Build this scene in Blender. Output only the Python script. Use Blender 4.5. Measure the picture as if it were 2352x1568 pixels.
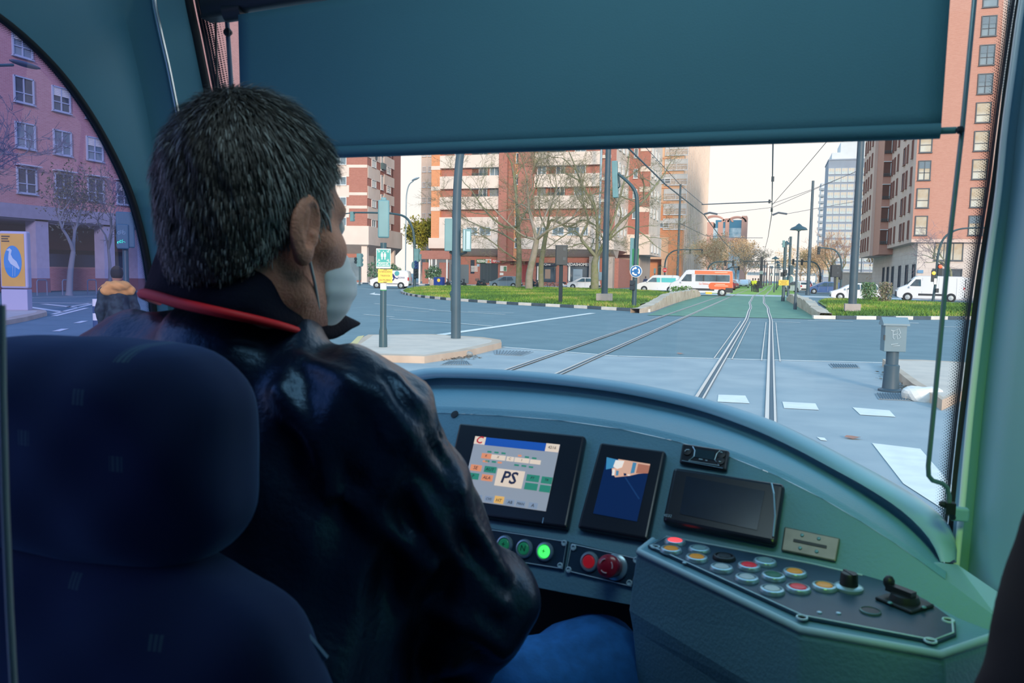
import bpy, bmesh, math, random
import numpy as np
from mathutils import Vector, Matrix

for o in list(bpy.data.objects):
    bpy.data.objects.remove(o)
SC = bpy.context.scene
COL = SC.collection
rnd = random.Random(7)
V = Vector

# ------------------------------------------------------------------ camera
FPX, CX, CY, EYE = 1829.0, 1176.0, 784.0, V((0, 0, 1.78))


def cray(px, py):
    return V(((px - CX) / FPX, -(py - CY) / FPX, -1.0))


_up = cray(1771, 640).cross(cray(1176, 629.7)).normalized()
if _up.y < 0:
    _up = -_up
_f = cray(1771, 640).normalized()
_r = _f.cross(_up).normalized()
RW = Matrix((_r, _f, _up))            # camera space -> world (X right of the track, Y along it, Z up)
cam_d = bpy.data.cameras.new('camera')
cam = bpy.data.objects.new('camera', cam_d)
COL.objects.link(cam)
cam_d.sensor_width = 36.0
cam_d.lens = 36.0 * FPX / 2352.0
cam_d.clip_start, cam_d.clip_end = 0.05, 3000
cam_d.dof.use_dof = True
cam_d.dof.focus_distance = 9.0
cam_d.dof.aperture_fstop = 13.0
cam.matrix_world = Matrix.Translation(EYE) @ RW.to_4x4()
SC.camera = cam

# ------------------------------------------------------------------ sky, sun, exposure
W = bpy.data.worlds.new('sky')
SC.world = W
W.use_nodes = True
nt = W.node_tree
bg = nt.nodes['Background']
tc = nt.nodes.new('ShaderNodeTexCoord')
sx = nt.nodes.new('ShaderNodeSeparateXYZ')
rp = nt.nodes.new('ShaderNodeValToRGB')
nt.links.new(tc.outputs['Generated'], sx.inputs[0])
nt.links.new(sx.outputs['Z'], rp.inputs[0])
nt.links.new(rp.outputs[0], bg.inputs[0])
e = rp.color_ramp.elements
e[0].position, e[0].color = 0.0, (.66, .60, .55, 1)
e[1].position, e[1].color = 1.0, (.17, .43, .72, 1)
for p_, c_ in ((.16, (.67, .625, .59, 1)), (.32, (.76, .82, .88, 1)), (.55, (.36, .66, .90, 1))):
    n_ = e.new(p_)
    n_.color = c_
bg.inputs[1].default_value = 1.0
sun_d = bpy.data.lights.new('sun', 'SUN')
sun_d.energy, sun_d.angle, sun_d.color = 1.8, math.radians(9), (1.0, .80, .62)
sun = bpy.data.objects.new('sun', sun_d)
COL.objects.link(sun)
sun.rotation_euler = V((-.42, .87, -.25)).to_track_quat('-Z', 'Y').to_euler()
SC.view_settings.view_transform = 'Standard'
SC.view_settings.look = 'None'
SC.view_settings.gamma = 1.0
SC.view_settings.exposure = 0.75
SC.view_settings.use_curve_mapping = False
SC.cycles.max_bounces = 8
SC.cycles.transparent_max_bounces = 16
SC.cycles.caustics_reflective = SC.cycles.caustics_refractive = False

# ------------------------------------------------------------------ where pixels of the photograph lie in the place


def ray(px, py):
    return RW @ cray(px, py)


def C(px, py, d):                      # at distance d along the optical axis
    return EYE + ray(px, py) * d


def G(px, py, z=0.0):                  # on the horizontal plane z
    r = ray(px, py)
    return EYE + r * ((z - EYE.z) / r.z)


def AY(px, py, y):                     # on the plane Y = y
    r = ray(px, py)
    return EYE + r * (y / r.y)


def AX(px, py, x):
    r = ray(px, py)
    return EYE + r * (x / r.x)


def yh(px):
    return 640 + .01731 * (px - 1771)


def GD(px, d):                         # ground point below the pixel column px at depth d
    p = C(px, yh(px), d)
    return V((p.x, p.y, 0))


# ------------------------------------------------------------------ materials
MATS = {}


def lin(c):
    if isinstance(c, str):
        c = [int(c[i:i + 2], 16) / 255 for i in (0, 2, 4)]
        c = [x / 12.92 if x <= .04045 else ((x + .055) / 1.055) ** 2.4 for x in c]
    return (c[0], c[1], c[2], 1)


def mat(name, col, rough=.6, metal=0, var=0, scale=3.0, bump=0, bscale=60, emit=0, col2=None, spec=None, coat=0, detail=4):
    if name in MATS:
        return MATS[name]
    m = bpy.data.materials.new(name)
    MATS[name] = m
    m.use_nodes = True
    t = m.node_tree
    b = t.nodes['Principled BSDF']
    c = lin(col)
    b.inputs['Base Color'].default_value = c
    b.inputs['Roughness'].default_value = rough
    b.inputs['Metallic'].default_value = metal
    if spec is not None:
        b.inputs['Specular IOR Level'].default_value = spec
    if coat:
        b.inputs['Coat Weight'].default_value = coat
        b.inputs['Coat Roughness'].default_value = .08
    if emit:
        b.inputs['Emission Color'].default_value = c
        b.inputs['Emission Strength'].default_value = emit
    if var or col2 or bump:
        co = t.nodes.new('ShaderNodeTexCoord')
    if var or col2:
        n = t.nodes.new('ShaderNodeTexNoise')
        n.inputs['Scale'].default_value = scale
        n.inputs['Detail'].default_value = detail
        t.links.new(co.outputs['Object'], n.inputs['Vector'])
        r = t.nodes.new('ShaderNodeValToRGB')
        if col2:
            a, z = c, lin(col2)
        else:
            a = tuple(x * (1 - var) for x in c[:3]) + (1,)
            z = tuple(min(1, x * (1 + var)) for x in c[:3]) + (1,)
        r.color_ramp.elements[0].position, r.color_ramp.elements[0].color = .35, a
        r.color_ramp.elements[1].position, r.color_ramp.elements[1].color = .65, z
        t.links.new(n.outputs['Fac'], r.inputs[0])
        t.links.new(r.outputs[0], b.inputs['Base Color'])
    if bump:
        n2 = t.nodes.new('ShaderNodeTexNoise')
        n2.inputs['Scale'].default_value = bscale
        n2.inputs['Detail'].default_value = 3
        t.links.new(co.outputs['Object'], n2.inputs['Vector'])
        bp = t.nodes.new('ShaderNodeBump')
        bp.inputs['Strength'].default_value = bump
        bp.inputs['Distance'].default_value = .01
        t.links.new(n2.outputs['Fac'], bp.inputs['Height'])
        t.links.new(bp.outputs[0], b.inputs['Normal'])
    return m


def brick_mat(name, c1, c2, mortar, scale=1.0, bw=.3, bh=.085, ms=.009):
    """brick courses laid along the wall: the X and Y of the object are summed so that both wall directions are covered"""
    if name in MATS:
        return MATS[name]
    m = bpy.data.materials.new(name)
    MATS[name] = m
    m.use_nodes = True
    t = m.node_tree
    b = t.nodes['Principled BSDF']
    b.inputs['Roughness'].default_value = .85
    co = t.nodes.new('ShaderNodeTexCoord')
    s = t.nodes.new('ShaderNodeSeparateXYZ')
    ad = t.nodes.new('ShaderNodeMath')
    ad.operation = 'ADD'
    cb = t.nodes.new('ShaderNodeCombineXYZ')
    t.links.new(co.outputs['Object'], s.inputs[0])
    t.links.new(s.outputs[0], ad.inputs[0])
    t.links.new(s.outputs[1], ad.inputs[1])
    t.links.new(ad.outputs[0], cb.inputs[0])
    t.links.new(s.outputs[2], cb.inputs[1])
    k = t.nodes.new('ShaderNodeTexBrick')
    t.links.new(cb.outputs[0], k.inputs['Vector'])
    k.inputs['Color1'].default_value = lin(c1)
    k.inputs['Color2'].default_value = lin(c2)
    k.inputs['Mortar'].default_value = lin(mortar)
    k.inputs['Scale'].default_value = scale
    k.inputs['Mortar Size'].default_value = ms
    k.inputs['Brick Width'].default_value = bw
    k.inputs['Row Height'].default_value = bh
    t.links.new(k.outputs['Color'], b.inputs['Base Color'])
    return m


def glass_mat(name, tint, gloss=.06, rough=.0, body=None, bodyw=0.0):
    """a thin pane: tinted see-through, a faint washed-out haze mixed in (body) and a mirror sheen"""
    if name in MATS:
        return MATS[name]
    m = bpy.data.materials.new(name)
    MATS[name] = m
    m.use_nodes = True
    t = m.node_tree
    t.nodes.remove(t.nodes['Principled BSDF'])
    out = t.nodes['Material Output']
    tr = t.nodes.new('ShaderNodeBsdfTransparent')
    tr.inputs[0].default_value = lin(tint)
    last = tr
    if bodyw:
        df = t.nodes.new('ShaderNodeBsdfTranslucent')
        df.inputs[0].default_value = lin(body)
        mx = t.nodes.new('ShaderNodeMixShader')
        mx.inputs[0].default_value = bodyw
        t.links.new(last.outputs[0], mx.inputs[1])
        t.links.new(df.outputs[0], mx.inputs[2])
        last = mx
    if gloss:
        gl = t.nodes.new('ShaderNodeBsdfGlossy')
        gl.inputs['Roughness'].default_value = rough
        mx = t.nodes.new('ShaderNodeMixShader')
        mx.inputs[0].default_value = gloss
        t.links.new(last.outputs[0], mx.inputs[1])
        t.links.new(gl.outputs[0], mx.inputs[2])
        last = mx
    t.links.new(last.outputs[0], out.inputs[0])
    return m


# ------------------------------------------------------------------ object helpers


def root_matrix(o):
    while o.parent is not None:
        o = o.parent
    return Matrix.Translation(o.location) @ o.rotation_euler.to_matrix().to_4x4()


def tag(o, label=None, cat=None, group=None, kind=None):
    for k, v in (('label', label), ('category', cat), ('group', group), ('kind', kind)):
        if v:
            o[k] = v
    return o


def thing(name, label, cat, loc=(0, 0, 0), rz=0, group=None):
    o = bpy.data.objects.new(name, None)
    o.empty_display_size = .1
    COL.objects.link(o)
    o.location = loc
    o.rotation_euler = (0, 0, rz)
    return tag(o, label, cat, group)


def dup(root, loc, rz=None, label=None):
    def cp(o, par):
        c = o.copy()
        COL.objects.link(c)
        if par is not None:
            c.parent = par
        for ch in KIDS.get(o.name, []):
            k = cp(ch, c)
            KIDS.setdefault(c.name, []).append(k)
        return c
    r = cp(root, None)
    r.location = loc
    if rz is not None:
        r.rotation_euler = (0, 0, rz)
    if label:
        r['label'] = label
    return r


KIDS = {}


def link(o, parent=None):
    COL.objects.link(o)
    if parent is not None:
        o.parent = parent
        KIDS.setdefault(parent.name, []).append(o)
    return o


class MB:
    def __init__(s):
        s.v, s.f, s.m, s.uv = [], [], [], []

    def add(s, verts, faces, mi=0):
        b = len(s.v)
        s.v += [tuple(v) for v in verts]
        for f in faces:
            s.f.append(tuple(i + b for i in f))
            s.m.append(mi)
        return s

    def box(s, c, d, rz=0, mi=0, R=None):
        c = V(c)
        hx, hy, hz = d[0] / 2, d[1] / 2, d[2] / 2
        vs = [V((x * hx, y * hy, z * hz)) for x in (-1, 1) for y in (-1, 1) for z in (-1, 1)]
        if R is None:
            R = Matrix.Rotation(rz, 3, 'Z')
        return s.add([c + R @ v for v in vs], [(0, 1, 3, 2), (4, 6, 7, 5), (0, 4, 5, 1), (2, 3, 7, 6), (0, 2, 6, 4), (1, 5, 7, 3)], mi)

    def bx(s, x0, x1, y0, y1, z0, z1, mi=0):
        return s.box(((x0 + x1) / 2, (y0 + y1) / 2, (z0 + z1) / 2), (abs(x1 - x0), abs(y1 - y0), abs(z1 - z0)), mi=mi)

    def tube(s, pts, r, n=8, mi=0, cap=True):
        pts = [V(p) for p in pts]
        rs = r if isinstance(r, (list, tuple)) else [r] * len(pts)
        vs, up = [], None
        for i, p in enumerate(pts):
            t = (pts[min(i + 1, len(pts) - 1)] - pts[max(i - 1, 0)])
            t = t.normalized() if t.length > 1e-9 else V((0, 0, 1))
            if up is None:
                up = V((1, 0, 0)) if abs(t.x) < .8 else V((0, 1, 0))
            a = t.cross(up)
            a = a.normalized() if a.length > 1e-6 else t.orthogonal().normalized()
            b = t.cross(a)
            up = -b.cross(t).cross(t) if False else a.cross(t)
            for k in range(n):
                th = 2 * math.pi * k / n
                vs.append(p + (a * math.cos(th) + b * math.sin(th)) * rs[i])
        fs = []
        for i in range(len(pts) - 1):
            for k in range(n):
                fs.append((i * n + k, i * n + (k + 1) % n, (i + 1) * n + (k + 1) % n, (i + 1) * n + k))
        if cap:
            fs.append(tuple(range(n - 1, -1, -1)))
            fs.append(tuple(range((len(pts) - 1) * n, len(pts) * n)))
        return s.add(vs, fs, mi)

    def lathe(s, prof, c=(0, 0, 0), axis=(0, 0, 1), n=24, mi=0):
        ax = V(axis).normalized()
        a = ax.orthogonal().normalized()
        b = ax.cross(a)
        c = V(c)
        vs = [c + ax * z + (a * math.cos(2 * math.pi * k / n) + b * math.sin(2 * math.pi * k / n)) * r for r, z in prof for k in range(n)]
        fs = [(i * n + k, i * n + (k + 1) % n, (i + 1) * n + (k + 1) % n, (i + 1) * n + k) for i in range(len(prof) - 1) for k in range(n)]
        if prof[0][0] > 1e-6:
            fs.append(tuple(range(n - 1, -1, -1)))
        if prof[-1][0] > 1e-6:
            fs.append(tuple(range((len(prof) - 1) * n, len(prof) * n)))
        return s.add(vs, fs, mi)

    def prism(s, poly, vec, mi=0):
        vec = V(vec)
        p = [V(x) for x in poly]
        n = len(p)
        fs = [tuple(range(n - 1, -1, -1)), tuple(range(n, 2 * n))]
        fs += [(i, (i + 1) % n, n + (i + 1) % n, n + i) for i in range(n)]
        return s.add(p + [x + vec for x in p], fs, mi)

    def flat(s, poly, mi=0):
        return s.add(poly, [tuple(range(len(poly)))], mi)

    def loft(s, rows, mi=0, close=False):
        n = len(rows[0])
        vs = [p for r in rows for p in r]
        k = n if close else n - 1
        fs = [(i * n + j, i * n + (j + 1) % n, (i + 1) * n + (j + 1) % n, (i + 1) * n + j) for i in range(len(rows) - 1) for j in range(k)]
        return s.add(vs, fs, mi)

    def ell(s, c, r, n=12, mi=0, R=None):
        c = V(c)
        rows = []
        for i in range(n // 2 + 1):
            ph = math.pi * i / (n // 2)
            row = []
            for k in range(n):
                th = 2 * math.pi * k / n
                v = V((r[0] * math.sin(ph) * math.cos(th), r[1] * math.sin(ph) * math.sin(th), r[2] * math.cos(ph)))
                row.append(c + (R @ v if R is not None else v))
            rows.append(row)
        return s.loft(rows, mi, True)

    def build(s, name, m, parent=None, world=True, smooth=None, kind=None, fix=True, bevel=0, solid=0, sub=0):
        me = bpy.data.meshes.new(name)
        vs = s.v
        if parent is not None and world:
            im = root_matrix(parent).inverted()
            vs = [im @ V(v) for v in vs]
        me.from_pydata([tuple(v) for v in vs], [], s.f)
        for k in (m if isinstance(m, (list, tuple)) else [m]):
            me.materials.append(k)
        me.polygons.foreach_set('material_index', s.m)
        if fix:
            bm = bmesh.new()
            bm.from_mesh(me)
            bmesh.ops.remove_doubles(bm, verts=bm.verts, dist=1e-5)
            bmesh.ops.recalc_face_normals(bm, faces=bm.faces)
            bm.to_mesh(me)
            bm.free()
        if smooth is not None:
            me.polygons.foreach_set('use_smooth', [True] * len(me.polygons))
            if smooth < 180:
                me.set_sharp_from_angle(angle=math.radians(smooth))
        o = bpy.data.objects.new(name, me)
        link(o, parent)
        if bevel:
            b = o.modifiers.new('bevel', 'BEVEL')
            b.width, b.segments, b.limit_method = bevel, 3, 'ANGLE'
        if solid:
            b = o.modifiers.new('solid', 'SOLIDIFY')
            b.thickness, b.offset = solid, -1
        if sub:
            b = o.modifiers.new('sub', 'SUBSURF')
            b.levels = b.render_levels = sub
        if kind:
            o['kind'] = kind
        return o


def text(s, size, pos, U, N, m, parent, name='lettering', ext=.003, align='CENTER', bold=0, sx=1.0):
    """U: reading direction, N: towards the reader"""
    cu = bpy.data.curves.new(name, 'FONT')
    cu.body, cu.size, cu.align_x, cu.align_y = s, size, align, 'CENTER'
    cu.extrude, cu.offset = ext, bold
    cu.resolution_u = 2
    cu.materials.append(m)
    tmp = bpy.data.objects.new(name, cu)
    me = bpy.data.meshes.new_from_object(tmp)
    bpy.data.objects.remove(tmp)
    o = bpy.data.objects.new(name, me)
    U, N = V(U).normalized(), V(N).normalized()
    Vv = N.cross(U)
    M = Matrix((U * sx, Vv, N)).transposed().to_4x4()
    M.translation = V(pos)
    o.matrix_basis = root_matrix(parent).inverted() @ M
    link(o, parent)
    return o


def spline(pts, n=8):
    pts = [V(p) for p in pts]
    out = []
    for i in range(len(pts) - 1):
        p0, p1, p2, p3 = pts[max(i - 1, 0)], pts[i], pts[i + 1], pts[min(i + 2, len(pts) - 1)]
        for k in range(n):
            t = k / n
            out.append(.5 * ((2 * p1) + (p2 - p0) * t + (2 * p0 - 5 * p1 + 4 * p2 - p3) * t * t + (3 * p1 - p0 - 3 * p2 + p3) * t ** 3))
    out.append(pts[-1])
    return out


def resample(pts, n):
    d = [0]
    for a, b in zip(pts, pts[1:]):
        d.append(d[-1] + (b - a).length)
    out, j = [], 0
    for i in range(n):
        t = d[-1] * i / (n - 1)
        while j < len(d) - 2 and d[j + 1] < t:
            j += 1
        u = (t - d[j]) / max(1e-9, d[j + 1] - d[j])
        out.append(pts[j].lerp(pts[j + 1], u))
    return out


# ------------------------------------------------------------------ rounded bodies: distance fields meshed by surface nets


def s_cone(P, a, b, ra, rb):
    a, b = np.array(a, float), np.array(b, float)
    d = b - a
    t = np.clip(((P - a) @ d) / max(1e-12, d @ d), 0, 1)
    return np.linalg.norm(P - a - t[:, None] * d, axis=1) - (ra + t * (rb - ra))


def s_ell(P, c, r, R=None):
    q = P - np.array(c, float)
    if R is not None:
        q = q @ np.array(R)
    q = q / np.array(r, float)
    k = np.linalg.norm(q, axis=1)
    return (k - 1) * min(r) * .5 + (k - 1) * .5 * k / np.maximum(np.linalg.norm(q / np.array(r, float), axis=1), 1e-9)


def smin(a, b, k):
    h = np.clip(.5 + .5 * (b - a) / k, 0, 1)
    return b + (a - b) * h - k * h * (1 - h)


def union(ds, k):
    r = ds[0]
    for d in ds[1:]:
        r = smin(r, d, k)
    return r


def surf_net(f, lo, hi, h):
    lo, hi = np.array(lo, float), np.array(hi, float)
    nb = np.ceil((hi - lo) / (4 * h)).astype(int)
    n = nb * 4
    bc = np.stack(np.meshgrid(*[np.arange(k) for k in nb], indexing='ij'), -1).reshape(-1, 3)
    dc = f(lo + (bc * 4 + 1.5) * h)
    val = np.repeat(np.repeat(np.repeat(dc.reshape(nb), 4, 0), 4, 1), 4, 2)
    act = bc[np.abs(dc) < 6.5 * h]
    off = np.stack(np.meshgrid(*[np.arange(4)] * 3, indexing='ij'), -1).reshape(-1, 3)
    idx = (act[:, None, :] * 4 + off[None]).reshape(-1, 3)
    val[idx[:, 0], idx[:, 1], idx[:, 2]] = f(lo + idx * h)
    s = val < 0
    acc = np.zeros(tuple(n - 1) + (3,))
    cnt = np.zeros(tuple(n - 1))
    cor = [(i, j, k) for i in (0, 1) for j in (0, 1) for k in (0, 1)]

    def sl(c, A):
        return A[c[0]:n[0] - 1 + c[0], c[1]:n[1] - 1 + c[1], c[2]:n[2] - 1 + c[2]]
    for a in cor:
        for ax in range(3):
            if a[ax] == 0:
                b = list(a)
                b[ax] = 1
                va, vb = sl(a, val), sl(b, val)
                x = (va < 0) != (vb < 0)
                t = np.where(x, va / np.where(x, va - vb, 1), 0)
                for q in range(3):
                    acc[..., q] += np.where(x, a[q] + (t if q == ax else 0), 0)
                cnt += x
    on = cnt > 0
    ids = -np.ones(tuple(n - 1), int)
    ids[on] = np.arange(on.sum())
    cell = np.argwhere(on)
    verts = lo + (cell + acc[on] / cnt[on][:, None]) * h
    faces = []
    for ax in range(3):
        b = [0, 0, 0]
        b[ax] = 1
        u, w = (ax + 1) % 3, (ax + 2) % 3
        A = s[:n[0] - b[0], :n[1] - b[1], :n[2] - b[2]]
        B = s[b[0]:, b[1]:, b[2]:]
        for flip, X in ((0, A & ~B), (1, ~A & B)):
            e_ = np.argwhere(X)
            e_ = e_[(e_[:, u] > 0) & (e_[:, w] > 0) & (e_[:, u] < n[u] - 1) & (e_[:, w] < n[w] - 1)]
            if len(e_) == 0:
                continue
            q = []
            for du, dw in ((1, 1), (0, 1), (0, 0), (1, 0)):
                c = e_.copy()
                c[:, u] -= du
                c[:, w] -= dw
                q.append(ids[c[:, 0], c[:, 1], c[:, 2]])
            q = np.stack(q, 1)
            if flip:
                q = q[:, ::-1]
            faces.append(q)
    return verts, (np.concatenate(faces) if faces else np.zeros((0, 4), int))


def net_obj(name, f, lo, hi, h, m, parent, world=True, face_mat=None):
    v, q = surf_net(f, lo, hi, h)
    mb = MB()
    mb.v = [tuple(x) for x in v]
    mb.f = [tuple(int(i) for i in x) for x in q if min(x) >= 0]
    mb.m = [0] * len(mb.f)
    if face_mat is not None and len(mb.f):
        cen = v[np.array(mb.f)].mean(1)
        mb.m = [int(i) for i in face_mat(cen)]
    return mb.build(name, m, parent, world, smooth=180, fix=False)
# ================================================================== GROUND
A_ASPH = mat('asphalt', '66818a', .8, col2='728b93', scale=.9, bump=.15, bscale=40)
A_CONC = mat('concrete_paving', '98a4ab', .85, col2='a8b1b5', scale=1.1, bump=.15, bscale=30)
A_TURF = mat('green_bed', '5f8a78', .9, col2='6d9a84', scale=1.2)
A_LAWN = mat('far_lawn', '86b44e', .9, col2='9cc45a', scale=1.5)
A_WHITE = mat('road_paint', 'ece9e4', .7, var=.06, scale=4)
A_PAVE = mat('pale_pavement', 'cfc0b4', .85, col2='dccbbd', scale=2.2)
A_KERB = mat('kerb_stone', 'c0a895', .85, col2='d2baa6', scale=2)
A_KW = mat('kerb_white', 'dcd8d2', .8, var=.08, scale=3)
A_KB = mat('kerb_black', '4a5a66', .8, var=.1, scale=3)
A_RAIL = mat('rail_steel', 'd8d4d0', .35, .5)
A_GROOVE = mat('rail_groove', '5f6e78', .9)
A_STONE = mat('wall_stone', 'c2ad98', .95, col2='d8c8b6', scale=1.7, bump=.6, bscale=6)
A_SOIL = mat('island_soil', '6f8a45', .95, col2='8f9a55', scale=.5)
A_IRON = mat('cover_iron', '8d9aa3', .7, var=.1)
A_DARK = mat('dark_paint', '2f4350', .5)


def struct(name, mb, m, **k):
    o = mb.build(name, m, None, **k)
    o['kind'] = 'structure'
    return o


def flatpoly(name, pts, z, m, h=.0):
    mb = MB()
    p = [V((q[0], q[1], z)) for q in pts]
    if h:
        mb.prism([q - V((0, 0, h)) for q in p], (0, 0, h))
    else:
        mb.flat(p)
    return struct(name, mb, m)


flatpoly('ground', [(-600, -60), (600, -60), (600, 1500), (-600, 1500)], -.004, A_ASPH)
g0, g1, g2 = G(1155, 797), G(1420, 818), G(2030, 833)
flatpoly('ground_paving', [(g0.x - 3.5, g0.y + .8), (g0.x, g0.y), (g1.x, g1.y), (g2.x, g2.y), (6, g2.y - .4), (14, g2.y - 1), (14, -8), (-9, -8), (-9, 12)], .0, A_CONC)


def strip(mb, a, b, w, z=.006, mi=0):
    a, b = V((a[0], a[1], z)), V((b[0], b[1], z))
    d = (b - a).normalized()
    n = V((-d.y, d.x, 0)) * w / 2
    mb.flat([a - n, b - n, b + n, a + n], mi)


# tracks: centre lines of the two tram tracks (metre gauge)
def xr(y):
    k = [(-10, -.43), (34, -.43), (48, -.58), (64, -.95), (82, -1.1), (105, -.8), (135, -.4), (400, 2.5)]
    for (a, b), (c, d) in zip(k, k[1:]):
        if y <= c:
            t = (y - a) / (c - a)
            t = t * t * (3 - 2 * t)
            return b + (d - b) * t
    return k[-1][1]


def xl(y):
    return -4.06 + .0 * y + (.35 * min(1, max(0, (y - 90) / 60)))


ys = [-6 + 2 * i for i in range(120)]
flatpoly('ground_track_bed', [G(1487, 724)[:2], G(1870, 733)[:2], (3.2, 52), (2.3, 76), (2.3, 84), (-6.6, 84), (-6.2, 60)], .012, A_TURF)
flatpoly('ground_far_lawn', [(-6.5, 92), (3.0, 92), (6.5, 330), (-6.6, 330)], .012, A_LAWN)
flatpoly('ground_crossing', [(-40, 84), (14, 84), (14, 92), (-40, 92)], .008, mat('crossing_paving', 'c3ccd2', .85, var=.08))
for xf, lab, cat_ in ((xr, 'right tram track, nearest pair of grooved rails', 'tram track'), (xl, 'left tram track, pair of grooved rails beyond the right pair', 'tram track')):
    t = thing('tram_track', lab, cat_, (0, 0, 0), 0)
    for sgn in (-.5, .5):
        mb = MB()
        for dx, w, m_, z in ((0, .15, 1, .016), (-.045, .05, 0, .024), (.055, .03, 0, .022)):
            rows = [[V((xf(y) + sgn + dx + s * w / 2, y, z)) for s in (-1, 1)] for y in ys]
            mb.loft(rows, m_)
        for dx in (-.19, .19):
            if xf is xr:
                rows = [[V((xf(y) + sgn + dx + s * .012, y, .018)) for s in (-1, 1)] for y in ys if 17 < y < 36]
                mb.loft(rows, 0)
        mb.build('rail', [A_RAIL, A_GROOVE], t)

# road markings, one surface
mk = MB()
strip(mk, g0[:2], g1[:2], .12)
strip(mk, g1[:2], g2[:2], .12)
strip(mk, G(1010, 769)[:2], G(1362, 719)[:2], .32)


def quad(*pp):
    mk.flat([G(x, y, .007) for x, y in pp])


quad((1650, 906), (1712, 908), (1722, 926), (1648, 922))
quad((1797, 922), (1873, 926), (1881, 941), (1801, 937))
quad((1958, 935), (2043, 942), (2057, 957), (1976, 952))
quad((2003, 1017), (2114, 1030), (2185, 1112), (2215, 1200), (2075, 1110))
quad((1876, 1003), (1894, 1005), (1900, 1012), (1885, 1010))
for a, b, w in (((895, 732), (1040, 742), .14), ((985, 712), (1160, 722), .14), ((1045, 742), (1130, 749), .14), ((835, 722), (905, 728), .12), ((1075, 715), (1180, 719), .12),
                ((1765, 738), (1838, 741), .14), ((1855, 736), (1960, 738), .14), ((2080, 741), (2110, 742), .3), ((2160, 750), (2232, 751), .14), ((790, 684), (806, 688), .14),
                ((860, 697), (1000, 712), .12), ((812, 661), (915, 668), .13), ((1045, 685), (1090, 690), .1),
                ((925, 660), (945, 662), .12), ((905, 712), (985, 716), .1)):
    strip(mk, G(*a)[:2], G(*b)[:2], w)
# lane arrow by the white van
mk.flat([G(848, 675, .007), G(862, 671, .007), G(860, 674, .007), G(885, 676, .007), G(885, 678, .007), G(861, 677, .007)])
for x, y, x2, y2 in ((100, 698, 175, 706), (66, 705, 140, 716), (155, 705, 240, 692), (120, 722, 220, 696), (124, 726, 200, 707), (128, 761, 150, 755), (176, 742, 195, 737), (66, 684, 240, 680), (66, 695, 240, 697), (200, 694, 236, 693)):
    strip(mk, G(x, y)[:2], G(x2, y2)[:2], .35 if x < 110 and y > 690 else .2)
for k in range(9):
    a = 84.8 + .0 * k
    mk.flat([V((-14 + k * 2.6, 85, .012)), V((-12.6 + k * 2.6, 85, .012)), V((-12.6 + k * 2.6, 86.2, .012)), V((-14 + k * 2.6, 86.2, .012))])
    mk.flat([V((-14 + k * 2.6, 90, .012)), V((-12.6 + k * 2.6, 90, .012)), V((-12.6 + k * 2.6, 91.2, .012)), V((-14 + k * 2.6, 91.2, .012))])
struct('road_markings', mk, A_WHITE)
# trench covers, grates and drifted leaves in the roadway
for lab, pts in (('iron drain grate set in the paving beside the left kerb island', ((1134, 805), (1226, 808), (1200, 817), (1136, 814))),
                 ('oblong metal cover in the paving before the left kerb island', ((1030, 830), (1075, 830), (1085, 838), (1010, 838))),
                 ('ribbed metal cover at the foot of the grey junction post', ((2010, 904), (2080, 905), (2092, 920), (2018, 917))),
                 ('small metal cover in the paving near the right kerb island', ((1903, 836), (1970, 838), (1976, 845), (1912, 845)))):
    mb = MB()
    p = [G(x, y, .004) for x, y in pts]
    mb.prism(p, (0, 0, .006), 0)
    for k in range(1, 12):
        a, b = p[0].lerp(p[1], k / 12), p[3].lerp(p[2], k / 12)
        mb.tube([a + V((0, 0, .011)), b + V((0, 0, .011))], .012, 4, 1)
    o = mb.build('drain_cover', [A_IRON, mat('cover_slots', '6d7c86', .8)])
    tag(o, lab, 'drain cover')

# ------------------------------------------------------------------ small kerbed islands


def island(name, px, z, top_m, kerb_m, w=.28):
    p = [G(x, y, z) for x, y in px]
    c = sum(p, V()) / len(p)
    inn = [q + (c - q).normalized() * w for q in p]
    mb = MB()
    n = len(p)
    lo = [V((q.x, q.y, -.02)) for q in p]
    for i in range(n):
        j = (i + 1) % n
        mb.flat([lo[i], lo[j], p[j], p[i]], 1)
        mb.flat([p[i], p[j], inn[j] + V((0, 0, .004)), inn[i] + V((0, 0, .004))], 1)
    mb.flat([q + V((0, 0, .004)) for q in inn], 0)
    return struct(name, mb, [top_m, kerb_m])


island('kerb_island_left', [(846, 768), (992, 767), (1110, 774), (1150, 780), (1152, 786), (1075, 804), (975, 818), (860, 815), (780, 812), (800, 790)], .14, A_PAVE, A_KERB)
island('kerb_island_right', [(2027, 824), (2120, 826), (2300, 836), (2420, 860), (2240, 885), (2164, 918), (2140, 903), (2095, 880)], .15, A_PAVE, A_KERB)
island('pavement_left', [(-60, 742), (0, 738), (62, 727), (108, 716), (104, 712), (0, 705), (-300, 708), (-300, 760)], .14, A_PAVE, A_KERB, .5)
mb = MB()                                # yellow and black nose of the left island
for k, (a, b) in enumerate((((806, 790), (838, 770)), ((816, 792), (842, 771)))):
    pass
cr = [G(x, y, .145) for x, y in ((793, 800), (822, 772), (836, 770), (812, 800))]
mb.prism([q - V((0, 0, .15)) for q in cr], (0, 0, .15), 0)
tag(mb.build('kerb_stone', mat('kerb_yellow', 'd8c48c', .8)), 'yellow painted kerb stone at the nose of the left kerb island', 'kerb')
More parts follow.
